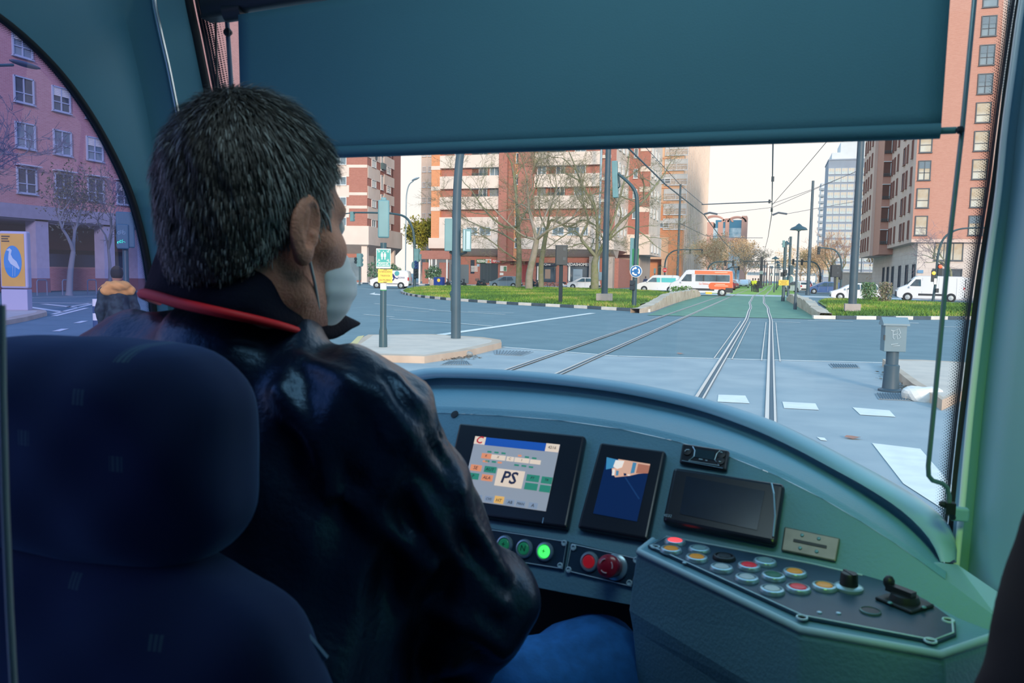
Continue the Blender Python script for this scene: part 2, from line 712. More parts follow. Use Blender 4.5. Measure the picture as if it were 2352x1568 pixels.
# crumpled bag and leaves by the right island
def crumple(name, c, r, m, lab, cat_, seed, flat_=.6):
    rr = random.Random(seed)
    bm = bmesh.new()
    bmesh.ops.create_icosphere(bm, subdivisions=3, radius=1)
    ks = [(V((rr.uniform(-1, 1), rr.uniform(-1, 1), rr.uniform(-1, 1))) * 3, rr.uniform(0, 6), rr.uniform(.08, .2)) for _ in range(9)]
    for v in bm.verts:
        d = 1 + sum(a * math.sin(k.dot(v.co) + ph) for k, ph, a in ks) * .5
        v.co = V((v.co.x * r[0] * d, v.co.y * r[1] * d, max(-.3, v.co.z) * r[2] * d + r[2] * .3))
    me = bpy.data.meshes.new(name)
    bm.to_mesh(me)
    bm.free()
    me.materials.append(m)
    o = bpy.data.objects.new(name, me)
    link(o)
    o.location = c
    return tag(o, lab, cat_)


crumple('plastic_bag', G(2112, 919), (.3, .18, .2), mat('white_plastic', 'e6e4e0', .4), 'crumpled white plastic bag against the right kerb island', 'bag', 3)
crumple('plastic_bag', G(1030, 813, .0) + V((.5, -.3, 0)), (.16, .1, .08), mat('grey_plastic', '8b9296', .5), 'small grey scrap of rubbish at the kerb of the left island', 'rubbish', 5)
mb = MB()
for k in range(260):
    t = rnd.random()
    c = G(2052, 858).lerp(G(2122, 905), t) + V((rnd.gauss(-.1, .12), rnd.gauss(-.1, .12), .012 + rnd.random() * .03))
    a = rnd.random() * 6
    u = V((math.cos(a), math.sin(a), rnd.uniform(-.3, .3))) * .045
    w = V((-math.sin(a), math.cos(a), rnd.uniform(-.3, .3))) * .025
    mb.flat([c - u, c + w, c + u, c - w])
for k in range(90):
    c = G(1085, 817).lerp(G(1040, 826), rnd.random()) + V((rnd.gauss(0, .2), rnd.gauss(-.1, .15), .012 + rnd.random() * .02))
    a = rnd.random() * 6
    u = V((math.cos(a), math.sin(a), .2)) * .05
    w = V((-math.sin(a), math.cos(a), .1)) * .025
    mb.flat([c - u, c + w, c + u, c - w])
tag(mb.build('leaves', mat('dry_leaf', '7a6a5c', .9)), 'dry brown leaves drifted along the kerbs of the two islands', 'leaves', kind='stuff')
for px, py, lab in ((1958, 1005, 'single rust brown leaf lying on the paving right of the rails'), (1563, 812, 'scrap of dry leaf between the two tracks')):
    mb = MB()
    c = G(px, py, .012)
    mb.loft([[c + V((-.09, -.03, .01)), c + V((-.06, .03, .02))], [c + V((0, -.06, 0)), c + V((0, .05, .015))], [c + V((.09, -.02, .02)), c + V((.07, .03, .01))]])
    tag(mb.build('dry_leaf', mat('rust_leaf', 'a87a6a', .9)), lab, 'leaf')

# ------------------------------------------------------------------ grassy roundabout halves with painted kerbs
LI = [(1487, 717), (1440, 714), (1400, 712), (1350, 709), (1300, 706), (1250, 703.5), (1200, 701), (1150, 698), (1100, 694.5), (1050, 691), (1000, 686.5), (960, 682), (930, 676.5), (920, 671.5), (926, 667), (945, 663.5)]
RI = [(1868, 732), (1920, 733), (1980, 733.5), (2040, 734), (2100, 734), (2160, 734), (2220, 734), (2280, 734), (2350, 733)]
li = [G(*p) for p in LI]
li += [V((-40.5, 92, 0)), V((-33, 97, 0)), V((-16, 97, 0)), V((-9.9, 88, 0)), V((-8.0, 76, 0)), V((-7.6, 60, 0)), V((-7.4, 48, 0))]
ri = [G(*p) for p in RI]
ri += [V((30, 42, 0)), V((24, 56, 0)), V((16, 64, 0)), V((8.5, 72, 0)), V((4.5, 74, 0)), V((3.4, 66, 0)), V((3.2, 52, 0))]


def kerb_row(pts, lab):
    pts = spline(pts, 6)
    L = sum((b - a).length for a, b in zip(pts, pts[1:]))
    n = max(2, int(L / 1.0))
    pts = resample(pts, n + 1)
    mb = MB()
    for i in range(n):
        a, b = pts[i], pts[i + 1]
        d = (b - a).normalized()
        q = V((-d.y, d.x, 0)) * .22
        if q.y < 0:
            q = -q
        a, b = a + d * .012, b - d * .012
        mb.prism([a, b, b + q, a + q], (0, 0, .16), i % 2)
    o = struct('kerb_row', mb, [A_KW, A_KB])
    return o


kerb_row(li[:16], '')
kerb_row(ri[:9], '')


def inside(p, poly):
    c, j = False, len(poly) - 1
    for i in range(len(poly)):
        a, b = poly[i], poly[j]
        if (a.y > p.y) != (b.y > p.y) and p.x < (b.x - a.x) * (p.y - a.y) / (b.y - a.y) + a.x:
            c = not c
        j = i
    return c


def dist_edge(p, poly):
    m_ = 1e9
    for i in range(len(poly)):
        a, b = poly[i - 1], poly[i]
        d = b - a
        t = max(0, min(1, (p - a).dot(d) / max(1e-9, d.dot(d))))
        m_ = min(m_, (p - a - d * t).length)
    return m_


def hz(p, poly, top):
    return .1 + top * min(1, max(0, (dist_edge(p, poly) - .3) / 4.0)) ** .6


def mound(name, poly, top):
    c = sum(poly, V()) / len(poly)
    rows = []
    for k in range(9):
        t = 1 - k / 8.0
        rows.append([V((q.x, q.y, hz(q, poly, top))) for q in (c.lerp(p, t * .985) for p in poly)])
    mb = MB()
    mb.loft(rows, 0, True)
    return struct(name, mb, A_SOIL, smooth=180)


mound('ground_island_left', li, .10)
mound('ground_island_right', ri, .10)
A_GR = [mat('grass_shaded', '5a7f44', .8, spec=.1), mat('grass_lit', '7c9f45', .8, spec=.1), mat('grass_sunlit', 'b3ad66', .85, spec=.1)]  # shaded, lit and yellow sunlit tones put into the blade colours


def grass(poly, n, lab, top, near):
    mb = MB()
    x0, x1 = min(p.x for p in poly), max(p.x for p in poly)
    y0, y1 = min(p.y for p in poly), max(p.y for p in poly)
    c = 0
    while c < n:
        y = y0 + (y1 - y0) * rnd.random() ** near
        p = V((rnd.uniform(x0, x1), y, 0))
        if not inside(p, poly):
            continue
        d = dist_edge(p, poly)
        if d < .3:
            continue
        c += 1
        z = hz(p, poly, top) - .02
        patch = math.sin(p.x * .7 + 1.3) * math.sin(p.y * .33 + .5) + rnd.gauss(0, .35)
        mi = 2 if patch > .75 else (1 if patch > -.1 else 0)
        h = rnd.uniform(.09, .24)
        for k in range(3):
            a = rnd.uniform(0, 6.28)
            w = V((math.cos(a), math.sin(a), 0)) * rnd.uniform(.02, .045)
            b = p + V((rnd.gauss(0, .09), rnd.gauss(0, .09), z))
            tip = b + V((rnd.gauss(0, .1), rnd.gauss(0, .1), h))
            mb.add([b - w, b + w, tip], [(0, 1, 2)], mi)
    tag(mb.build('grass', A_GR, None, fix=False), lab, 'grass', kind='stuff')


grass(li, 26000, 'tufted green grass covering the roundabout half left of the tracks', .10, 1.7)
grass(ri, 15000, 'tufted green grass covering the roundabout half right of the tracks', .10, 1.3)

flatpoly('ground_far_pavement', [(-95, 105), (-24, 105), (-24, 124), (-95, 124)], .1, mat('far_paving', 'b9b6b8', .85, var=.05), .15)
flatpoly('ground_right_pavement', [(13.2, 88), (46, 84), (46, 101), (15, 101)], .1, MATS['far_paving'], .15)
kerb_row([V((-62, 104.7, 0)), V((-24, 104.7, 0))], '')
# dry-stone walls edging the track bed


def stone_wall(base, hs, lab, th):
    pts = resample(spline(base, 6), 44)
    hh = [hs[0] + (hs[1] - hs[0]) * min(1, i / 14) for i in range(44)]
    hh = [h if i < 38 else h * (1 - (i - 38) / 7) for i, h in enumerate(hh)]
    mb = MB()
    rr = random.Random(4)
    rows = []
    for i, p in enumerate(pts):
        d = (pts[min(i + 1, 43)] - pts[max(i - 1, 0)]).normalized()
        n = V((-d.y, d.x, 0)) * th
        j = lambda: V((rr.uniform(-.04, .04), rr.uniform(-.04, .04), rr.uniform(-.03, .03)))
        h = hh[i] + rr.uniform(-.03, .03)
        rows.append([p + V((0, 0, -.05)) + n * .06, p + V((0, 0, h * .35)) + j(), p + V((0, 0, h * .7)) + j(), p + V((0, 0, h)) + j(), p + n + V((0, 0, h)) + j(), p + n + V((0, 0, -.05))])
    mb.loft(rows)
    tag(mb.build('stone_wall', A_STONE, None, smooth=40), lab, 'wall')


stone_wall([G(1470, 719), G(1500, 715), G(1530, 704), G(1562, 693), G(1590, 685.5), G(1610, 680)], (.25, .72), 'low rough stone wall edging the grass left of the tracks', .5)
stone_wall([G(1884, 732), G(1868, 727), G(1850, 716), G(1832, 705), G(1818, 697), G(1806, 690)], (.3, .62), 'low rough stone wall edging the grass right of the tracks', -.5)
# ================================================================== BUILDINGS
B_RED = brick_mat('brick_red', 'a8685a', 'b57566', 'b48c80')
B_ORANGE = brick_mat('brick_orange', 'd98a5c', 'e0966a', 'e2b08c')
B_SALMON = brick_mat('brick_salmon', 'bd8473', 'c48d7c', 'cba596')
B_PINK = brick_mat('brick_pink', 'b57e80', 'c08a8c', 'c7a0a2')
B_WHITE = mat('white_render', 'e6d6cb', .85, var=.05, scale=.4)
B_CREAM = mat('cream_render', 'e2b795', .85, var=.06, scale=.3)
B_SOFFIT = mat('grey_soffit', 'b3a69d', .9, var=.06, scale=.5)
B_STONE = brick_mat('stone_cladding', 'd8cdc6', 'd0c4bd', 'beb2ab', 1.0, 1.3, .55, .015)
B_FRAME_W = mat('frame_white', 'dfe3e6', .5)
B_FRAME_D = mat('frame_dark', '44525e', .5)
B_GREY = mat('grey_cladding', '8d98a8', .8, var=.05, scale=.3)
B_PALE = mat('pale_cladding', 'd5dade', .8, var=.04, scale=.3)
B_PANE = mat('window_glass', '5f7684', .06, spec=.8, col2='8799a4', scale=.35)
B_PANE_D = mat('window_glass_dark', '33424e', .08, spec=.7, col2='5a6872', scale=.5)
B_PANE_G = mat('window_glass_reflection', 'b49a76', .06, spec=.8, col2='cfd0c6', scale=.45)  # peach reflections put into the pane colour
B_SHUT = mat('roller_shutter', 'dcd7d2', .7, var=.04)
B_SHUT_G = mat('grey_shutter', '6e8290', .6, var=.04)
B_RECESS = mat('loggia_shade', '6d4a40', .9, var=.1, scale=1)  # shade inside the loggias put into the colour
B_RAILG = mat('balcony_rail', '48646a', .5)
MESHC = {}


def meshobj(key, name, fn, mats):
    if key not in MESHC:
        mb = MB()
        fn(mb)
        o = mb.build(name, mats)
        MESHC[key] = o.data
    else:
        o = bpy.data.objects.new(name, MESHC[key])
        link(o)
    return o


def wpart(parent, key, name, fn, mats, P, U):
    o = meshobj(key, name, fn, mats)
    o.parent = parent
    KIDS.setdefault(parent.name, []).append(o)
    if parent.type == 'EMPTY' and parent.parent is None:
        M = root_matrix(parent).inverted() @ Matrix.Translation(P) @ Matrix.Rotation(math.atan2(U.y, U.x), 4, 'Z')
        o.matrix_basis = M
    return o


def window(b, P, U, w, h, style='slide', pane=None, frame=None):
    """a window of width w and height h, centred on P, on a wall that runs along U; the wall's outside is U x Z"""
    frame = frame or B_FRAME_W
    pane = pane or B_PANE
    w, h = round(w, 1), round(h, 1)
    t = .09

    def fr(mb):
        for x in (-w / 2, w / 2):
            mb.box((x, -.05, 0), (t, .14, h + t))
        for z in (-h / 2, h / 2):
            mb.box((0, -.05, z), (w, .14, t))
        if style in ('slide', 'cross', 'shut'):
            mb.box((0, -.04, 0), (t * .8, .1, h))
        if style in ('cross', 'tall', 'shut'):
            mb.box((0, -.04, -h * .12), (w, .1, t * .7))
        if style == 'pair':
            for x in (-w / 6, w / 6):
                mb.box((x, -.04, 0), (t * .8, .1, h))
        mb.box((0, -.08, -h / 2 - .07), (w + .2, .22, .06))
    o = wpart(b, ('fr', style, w, h, frame.name), 'window', fr, frame, P, U)
    wpart(o, ('pn', w, h, pane.name), 'pane', lambda mb: mb.box((0, .0, 0), (w, .05, h)), pane, P, U)
    if style == 'shut':
        wpart(o, ('sh', w, h, frame.name), 'shutter', lambda mb: [mb.box((0, -.045, h * .44 - k * .11), (w - .1, .05, .1)) for k in range(max(1, int(h * .4 / .11)))],
              B_SHUT_G if frame is B_FRAME_D else B_SHUT, P, U)
    return o


def balcony(b, P, U, w, h, rail=True):
    """an open loggia: a flush panel with the shade of the recess put into its dark colour, sliding door and parapet rail"""
    w, h = round(w, 1), round(h, 1)

    def fn(mb):
        mb.box((0, -.02, 0), (w, .06, h), 0, 0)
        mb.box((0, -.1, h / 2), (w + .1, .25, .1), 0, 1)
        mb.box((w * .2, -.06, -.05), (w * .5, .06, h * .85), 0, 2)
        for x in (-.05, .2, .45):
            mb.box((w * x, -.1, -.05), (.07, .06, h * .85), 0, 1)
    o = wpart(b, ('bal', w, h), 'balcony', fn, [B_RECESS, B_FRAME_W, B_PANE_D], P, U)
    if rail:
        def rl(mb):
            for k in range(3):
                mb.box((0, -.16, -h / 2 + .12 + .14 * k), (w, .04, .04))
            for k in range(int(w / .3) + 1):
                mb.box((-w / 2 + k * .3, -.16, -h / 2 + .2), (.03, .03, .4))
        wpart(o, ('brl', w, h), 'railing', rl, B_RAILG, P, U)
    return o


def blinds(b, P, U, w, h):
    w, h = round(w, 1), round(h, 1)

    def fn(mb):
        mb.box((0, -.01, 0), (w, .05, h), 0, 1)
        for k in range(int(h / .16)):
            mb.box((0, -.06, -h / 2 + .1 + k * .16), (w, .04, .09), 0, 0)
    return wpart(b, ('lou', w, h), 'louvre', fn, [mat('louvre_metal', '9a9fa2', .5), B_PANE_D], P, U)


UX, UY, UYm = V((1, 0, 0)), V((0, 1, 0)), V((0, -1, 0))


def bxpart(b, name, x0, x1, y0, y1, z0, z1, m, **k):
    mb = MB()
    mb.bx(x0, x1, y0, y1, z0, z1)
    return mb.build(name, m, b, **k)


def px2x(px, Y):
    return AY(px, yh(px), Y).x


# ---------------- the large brick block behind the trees
YB = 116.0
def zb(py, px=1080, Y=YB):
    return AY(px, py, Y).z
xa = [px2x(p, YB) for p in (992, 1012, 1147, 1166, 1181, 1190, 1217, 1226, 1374, 1397, 1409)]
b2 = thing('apartment_block', 'broad red brick apartment block with white parapet bands behind the bare trees', 'building', ((xa[0] + xa[-1]) / 2, YB, 0))
TOP = 33.0
zlow, zmid = zb(571), zb(547)
bxpart(b2, 'brick_wall', xa[0] + .1, xa[-1] - .03, YB, YB + 18, zlow, TOP, B_RED)
bxpart(b2, 'corner_column', xa[0], xa[1], YB - .5, YB + 3, zlow, TOP, B_ORANGE)  # warm light on this corner put into the brick colour
for k in range(6):
    bxpart(b2, 'column_band', xa[0] - .03, xa[1] + .03, YB - .56, YB, 15.9 + k * 3.15 - 4.5, 16.5 + k * 3.15 - 4.5, B_WHITE)
bxpart(b2, 'stair_tower', xa[2], xa[3], YB - 1.0, YB + 3, 3.8, TOP, B_RED)
bxpart(b2, 'stair_tower', xa[3], xa[4], YB - .3, YB + 3, 3.8, TOP, B_RED)
bxpart(b2, 'stair_glazing', xa[4], xa[5], YB - .6, YB + 3, 3.8, TOP, B_ORANGE)
bxpart(b2, 'stair_tower', xa[5], xa[7], YB - .9, YB + 3, 3.8, TOP, B_RED)
for k in range(9):
    P = V(((xa[4] + xa[5]) / 2 + .3, YB - .62, 6.5 + k * 3.15))
    window(b2, P, UX, .7, 1.4, 'plain', B_PANE_D)
for k in range(7):
    z0 = 11.6 + 3.15 * k
    for a, b in ((xa[1], xa[2]), (xa[7], xa[8])):
        bxpart(b2, 'parapet_band', a, b, YB - .7, YB + .1, z0, z0 + 1.9, B_WHITE)
    bxpart(b2, 'parapet_band', xa[8], xa[9], YB - .3, YB + .1, z0 + .9, z0 + 1.35, B_WHITE)
    zc = z0 + 1.9 + .62
    if k < 6:
        window(b2, V((px2x(1048, YB), YB, zc)), UX, .8, 1.2, 'shut')
        balcony(b2, V((px2x(1100, YB), YB - .05, zc)), UX, 2.6, 1.25)
        if k % 2:
            window(b2, V((px2x(1133, YB), YB, zc)), UX, 1.5, 1.2)
        else:
            blinds(b2, V((px2x(1133, YB), YB, zc)), UX, 1.5, 1.2)
        window(b2, V((px2x(1029, YB), YB, zc)), UX, 1.2, 1.2, 'plain', mat('reflecting_glass', 'd59a72', .2), B_FRAME_W) if False else None
        (blinds if k % 2 == 0 else window)(b2, V((px2x(1240, YB), YB, zc)), UX, 1.3, 1.2)
        balcony(b2, V((px2x(1275, YB), YB - .05, zc)), UX, 2.6, 1.25, k % 2 == 0)
        window(b2, V((px2x(1327, YB), YB, zc)), UX, 1.6, 1.2, 'slide')
        for q in (1385,):
            pass
bxpart(b2, 'parapet_wall', xa[1], xa[2], YB - .75, YB + .1, zmid, 10.4, B_WHITE)
bxpart(b2, 'parapet_wall', xa[7], xa[8], YB - .75, YB + .1, zmid, 10.4, B_WHITE)
for p in (1087, 1117, 1283, 1318, 1345, 1247):
    window(b2, V((px2x(p, YB), YB - .76, zmid + 1.05)), UX, 1.7 if p != 1345 else .7, 1.1)
bxpart(b2, 'parapet_wall', xa[0] - .2, xa[2], YB - 1.0, YB + .1, zlow, zmid, B_WHITE)
bxpart(b2, 'parapet_wall', xa[5], px2x(1402, YB), YB - 1.0, YB + .1, zlow, zmid, B_WHITE)
mb = MB()                                  # sloped soffit under the overhang
for a, b in ((xa[0] - .2, xa[2]), (xa[5], xa[-1])):
    mb.add([V((a, YB - 1, zlow)), V((b, YB - 1, zlow)), V((b, YB + 2.5, 4.0)), V((a + (2 if a < xa[2] - 5 else 0), YB + 2.5, 4.0)), V((a, YB + 4, zlow)), V((b, YB + 4, zlow))],
           [(0, 1, 2, 3), (0, 3, 4), (1, 5, 2), (3, 2, 5, 4), (0, 4, 5, 1)])
mb.build('soffit', B_SOFFIT, b2)
bxpart(b2, 'shop_wall', px2x(1034, YB), xa[-1] + .5, YB + 1.2, YB + 17, 0, 4.4, B_RED)
for p in (1361, 1400):
    bxpart(b2, 'pier', px2x(p, YB) - .5, px2x(p, YB) + .5, YB - .3, YB + 1.4, 0, 4.6, B_SOFFIT)
# right flank, receding beside the track
bxpart(b2, 'flank_wall', xa[-1] - 3, xa[-1], YB + .04, YB + 11, 6.5, TOP, B_WHITE)
for k in range(8):
    for j in range(3):
        window(b2, V((xa[-1], YB + 2.2 + j * 3.2, 8.3 + 3.15 * k)), UY, 1.2, 1.3, 'slide')
bxpart(b2, 'flank_base', xa[-1] - 3, xa[-1] + .1, YB - .95, YB + 11, zlow, zlow + 2.4, B_WHITE)
x2b, x2c = xa[-1], px2x(1487, YB + 11)
bxpart(b2, 'rear_wing', x2b - 2, x2c - .03, YB + 11, YB + 24, 5.6, TOP + 8, B_RED)
bxpart(b2, 'rear_base', x2b - 2, x2c + .3, YB + 10.6, YB + 24.2, 5.2, 8.4, B_WHITE)
bxpart(b2, 'rear_ground_floor', x2b - 6, x2c - 1.5, YB + 12.5, YB + 24, 0, 5.3, B_SOFFIT)
for k in range(8):
    z0 = 10.6 + 3.15 * k
    bxpart(b2, 'wing_band', x2b + (x2c - x2b) * .5, x2c + .05, YB + 10.9, YB + 11.05, z0 + 1.3, z0 + 2.1, B_WHITE)
    for j in range(3):
        window(b2, V((x2c, YB + 12.6 + j * 3.6, z0 + 1.4)), UY, 1.3, 1.5, 'slide')
    window(b2, V((x2b + 1.0, YB + 10.95, z0 + 1.0)), UX, .6, 1.4, 'plain')
bxpart(b2, 'flank_panel', x2c - .5, x2c + .02, YB + 11.04, YB + 24.1, 8.4, TOP + 8, B_WHITE)
for j in range(3):
    for k in range(2):
        window(b2, V((x2c + .3, YB + 12.6 + j * 3.6, 6.3 + .0 * k)), UY, 1.3, 1.2, 'slide') if k == 0 else None
# shop fronts along the ground floor
YS = YB + 1.2
def shop(name, p0, p1, py0, py1, m, off=.05):
    a, b = AY(p0, py0, YS - off), AY(p1, py1, YS - off)
    return bxpart(b2, name, a.x, b.x, YS - off, YS + .05, max(0, min(a.z, b.z)), max(a.z, b.z), m)
M_NAVY = mat('navy_sign', '2a3648', .5)
M_TXT = mat('sign_white', 'f2f0ea', .6)
shop('entrance_door', 1036, 1076, 607, 651, mat('grey_door', '6d7c85', .5))
shop('entrance_door', 1103, 1143, 604, 650, mat('dark_door', '3c474e', .5))
for k in range(12):
    a = AY(1104 + k * 2.6, 606, YS - .1)
    bxpart(b2, 'door_slat', a.x, a.x + .05, YS - .1, YS - .05, .2, 3.6, mat('door_slat', '55626a', .5)) if k % 3 == 0 else None
o = shop('shop_sign', 1081, 1089, 597, 628, M_NAVY, .12)
for k in range(5):
    a = AY(1082, 612 + k * 2.8, YS - .13)
    bxpart(b2, 'sign_lines', a.x, a.x + 1.1, YS - .14, YS - .12, a.z, a.z + .1, M_TXT)
# pizzeria fascia, three panels with lettering
for p0, p1, m, s_, tm in ((1094.5, 1115.5, mat('sign_green', '46774f', .5), 'PIZZERÍA', M_TXT), (1115.5, 1128.5, M_TXT, 'D N', mat('sign_charcoal', '3f4a52', .5)), (1128.5, 1151, mat('sign_red', 'd2474a', .5), 'PEPONE', M_TXT)):
    o = shop('shop_sign', p0, p1, 595, 604, m, .3)
    a, b = AY(p0, 599.5, YS - .33), AY(p1, 599.5, YS - .33)
    text(s_, .5, ((a.x + b.x) / 2, YS - .32, a.z - .02), UX, (0, -1, 0), tm, b2, 'sign_lettering', .005, bold=.012, sx=.66 if s_ != 'D N' else .9)
a = AY(1122.3, 599.5, YS - .34)
mb = MB()
mb.prism([a + V((-.22, 0, -.24)), a + V((.22, 0, -.24)), a + V((0, 0, .28))], (0, -.02, 0))
mb.build('pizza_slice', mat('slice_orange', 'e88a4a', .5), b2)
o = shop('menu_board', 1149, 1164, 610, 623, M_TXT, .1)
shop('menu_board', 1157, 1163, 612, 622, mat('menu_green', '5f8f70', .6), .14)
shop('notice', 1148, 1156, 626, 632, M_TXT, .1)
shop('round_plaque', 1095, 1101, 606, 612, mat('plaque_blue', '9db8cc', .5), .1)
shop('side_door', 1200, 1210, 602, 647, mat('maroon_door', '8e3f40', .6))
shop('letter_plate', 1172, 1182, 598, 609, mat('maroon_plate', '6f3a3a', .6))
for p0, p1 in ((1232, 1276), (1304, 1352)):
    shop('shop_window', p0, p1, 610, 648, B_PANE_D, .08)
    shop('window_post', p0 + 2, p0 + 5, 610, 648, M_TXT, .14)
    shop('window_display', p0 + 20, p0 + 32, 618, 640, mat('display_warm', 'a58c7c', .6), .1)
    shop('window_post', p1 - 3, p1 - 1, 610, 648, B_FRAME_D, .14)
    o = shop('shop_fascia', p0 - 1, p1 + 2, 603, 611, M_NAVY, .35)
a = AY(1327, 607.5, YS - .37)
text('AEDASHOMES', .6, a, UX, (0, -1, 0), M_TXT, b2, 'sign_lettering', .005, bold=.01, sx=.95)
a = AY(1254, 607, YS - .37)
text('aeQine', .5, a, UX, (0, -1, 0), M_TXT, b2, 'sign_lettering', .005)
shop('shop_sign', 1396, 1404, 605, 613, M_NAVY, .4)

# ---------------- left brick and white block on pillars
Y1 = 112.5
cx1 = px2x(843, Y1)
UA = V((math.cos(math.radians(11)), math.sin(math.radians(11)), 0))         # along the left face
UB = V((-math.sin(math.radians(11)), math.cos(math.radians(11)), 0))        # along the right face
b1 = thing('apartment_block', 'red brick and white panelled block on pillars behind the white van with the dancer', 'building', (cx1, Y1, 0), math.radians(11))
# local frame: x along the left face (corner at 0, block to -x), y into the depth
LB = root_matrix(b1)


def lw(x, y, z):
    return LB @ V((x, y, z))


def lpart(name, x0, x1, y0, y1, z0, z1, m):
    mb = MB()
    mb.bx(x0, x1, y0, y1, z0, z1)
    return mb.build(name, m, b1, world=False)


F1 = 3.15
lpart('brick_wall', -30, 0, 0, 15, 6.2, 30, B_RED)
lpart('white_skirt', -30, .35, -.35, 20, 6.0, 8.9, B_WHITE)
lpart('ground_wall', -30, -1.6, 2.0, 20, 0, 4.6, B_RED)
lpart('ground_glazing', -1.5, -1.2, 3, 12, 0, 4.4, B_PANE)
lpart('flank_wall', -1, 0, 14, 20, 6.2, 30, B_RED)
lpart('pharmacy_window', -5.2, -1.6, 1.9, 2.1, .4, 4.0, B_PANE)
mb = MB()
mb.add([V((-30, -.3, 6.0)), V((.3, -.3, 6.0)), V((.3, 20, 6.0)), V((-1.3, 2.5, 4.3)), V((-1.3, 20, 4.3)), V((-30, 2.5, 4.3))], [(0, 1, 3, 5), (1, 2, 4, 3)])
mb.build('soffit', B_SOFFIT, b1, world=False)
for x, y in ((-.5, .1), (-6.4, .1), (-12, .1), (-.5, 8.5), (-.5, 16)):
    lpart('pillar', x - .45, x + .45, y, y + .9, 0, 6.1, B_WHITE)
for k in range(7):
    z0 = 8.9 + F1 * k
    for a, b in ((-20, -9.5), (-9.5, -2.9)):
        lpart('white_panel', a, b, -.08, .1, z0 + 1.3, z0 + F1, B_WHITE)
    lpart('white_panel', -2.9, 0, -.05, .1, z0 + F1 - .45 - (1.1 if k % 2 else 0), z0 + F1 - (1.1 if k % 2 else 0), B_WHITE)
    for x in (-4.3, -8, -13, -17):
        window(b1, lw(x, -.05, z0 + .65), UA, 1.9, 1.25)
    # right face: staggered white panels, narrow glazed slot with small balconies
    lpart('white_panel', -.1, .08, .2, 6.8, z0 + 1.2, z0 + F1 - .05, B_WHITE)
    lpart('white_panel', -.1, .08, 9.2, 15.5, z0 + 1.2, z0 + F1 - .3, B_WHITE)
    window(b1, lw(0, 3.4, z0 + .62), UB, 2.2, 1.1)
    window(b1, lw(0, 12, z0 + .62), UB, 2.2, 1.1, 'shut')
    window(b1, lw(.02, 7.9, z0 + 1.3), UB, 1.2, 2.3, 'plain', B_PANE_D)
    if k in (1, 3):
        lpart('balcony', .05, .5, 7.2, 9, z0 + .3, z0 + 1.3, B_RAILG)
a = lw(.1, 4.5, 20.2)
mb = MB()
mb.lathe([(.01, 0), (.55, 0), (.55, .06), (.4, .08), (.01, .08)], a, LB.to_3x3() @ V((1, 0, 0)), 20)
mb.build('porthole', B_FRAME_D, b1)

# ---------------- pale block seen between the two, and the tall brick block glimpsed by the blind
def slab(name, lab, p0, p1, Y, ztop, m, floors, depth=12, cols=2, style='slide', fr=None, wn=(1.4, 1.3), z0=4, fh=3.1, side=None, pane=None):
    x0, x1 = px2x(p0, Y), px2x(p1, Y)
    b = thing(name, lab, 'building', ((x0 + x1) / 2, Y, 0))
    bxpart(b, 'wall', x0, x1, Y, Y + depth, 0, ztop, m)
    bxpart(b, 'roof', x0 - .2, x1 + .2, Y - .2, Y + depth + .2, ztop, ztop + .5, m)
    for k in range(floors):
        for j in range(cols):
            window(b, V((x0 + (x1 - x0) * (j + .5) / cols, Y, z0 + k * fh)), UX, wn[0], wn[1], style, pane, fr)
        if side is not None:
            for j in range(side[1]):
                window(b, V((x1 if side[0] > 0 else x0, Y + 1.5 + j * side[2], z0 + k * fh)), UY if side[0] > 0 else UYm, wn[0], wn[1], style, pane, fr)
    return b


slab('apartment_block', 'narrow cream block between the pillared block and the broad brick block', 966, 993, 150, 44, mat('pale_tan', 'e0c8b8', .85, var=.05), 11, cols=2, wn=(.8, 1.0), pane=mat('tan_glass', 'c8b4a8', .3))
t = slab('brick_tower', 'tall brick tower with white bands glimpsed left of the blind', 452, 572, 132, 62, B_ORANGE, 17, cols=5, wn=(1.3, 1.8), style='plain', fh=3.2)
xs = [px2x(p, 132) for p in (452, 572)]
for k in range(2):
    xx = xs[0] + (xs[1] - xs[0]) * (.28 + .3 * k)
    bxpart(t, 'white_strip', xx - .7, xx + .7, 131.7, 132.2, 4, 62, B_WHITE)
    for j in range(17):
        window(t, V((xx, 131.7, 6 + j * 3.2)), UX, 1.1, 1.6, 'plain', B_PANE_D)
# gatehouse between the two blocks
g = thing('gatehouse', 'low brick entrance pergola with white gate posts beside the pizzeria block', 'gatehouse', (px2x(1005, 114), 114, 0))
xg = [px2x(p, 114) for p in (962, 1036)]
bxpart(g, 'lintel', xg[0], xg[1], 113.4, 116, 3.9, 5.2, B_RED)
for p0, p1 in ((970, 986), (1009, 1028)):
    bxpart(g, 'brick_panel', px2x(p0, 114), px2x(p1, 114), 114, 114.6, 0, 3.4, B_RED)
for p in (966, 989, 994, 1004, 1029):
    bxpart(g, 'gate_post', px2x(p, 114) - .1, px2x(p, 114) + .1, 113.5, 113.7, 0, 3.9, M_TXT)

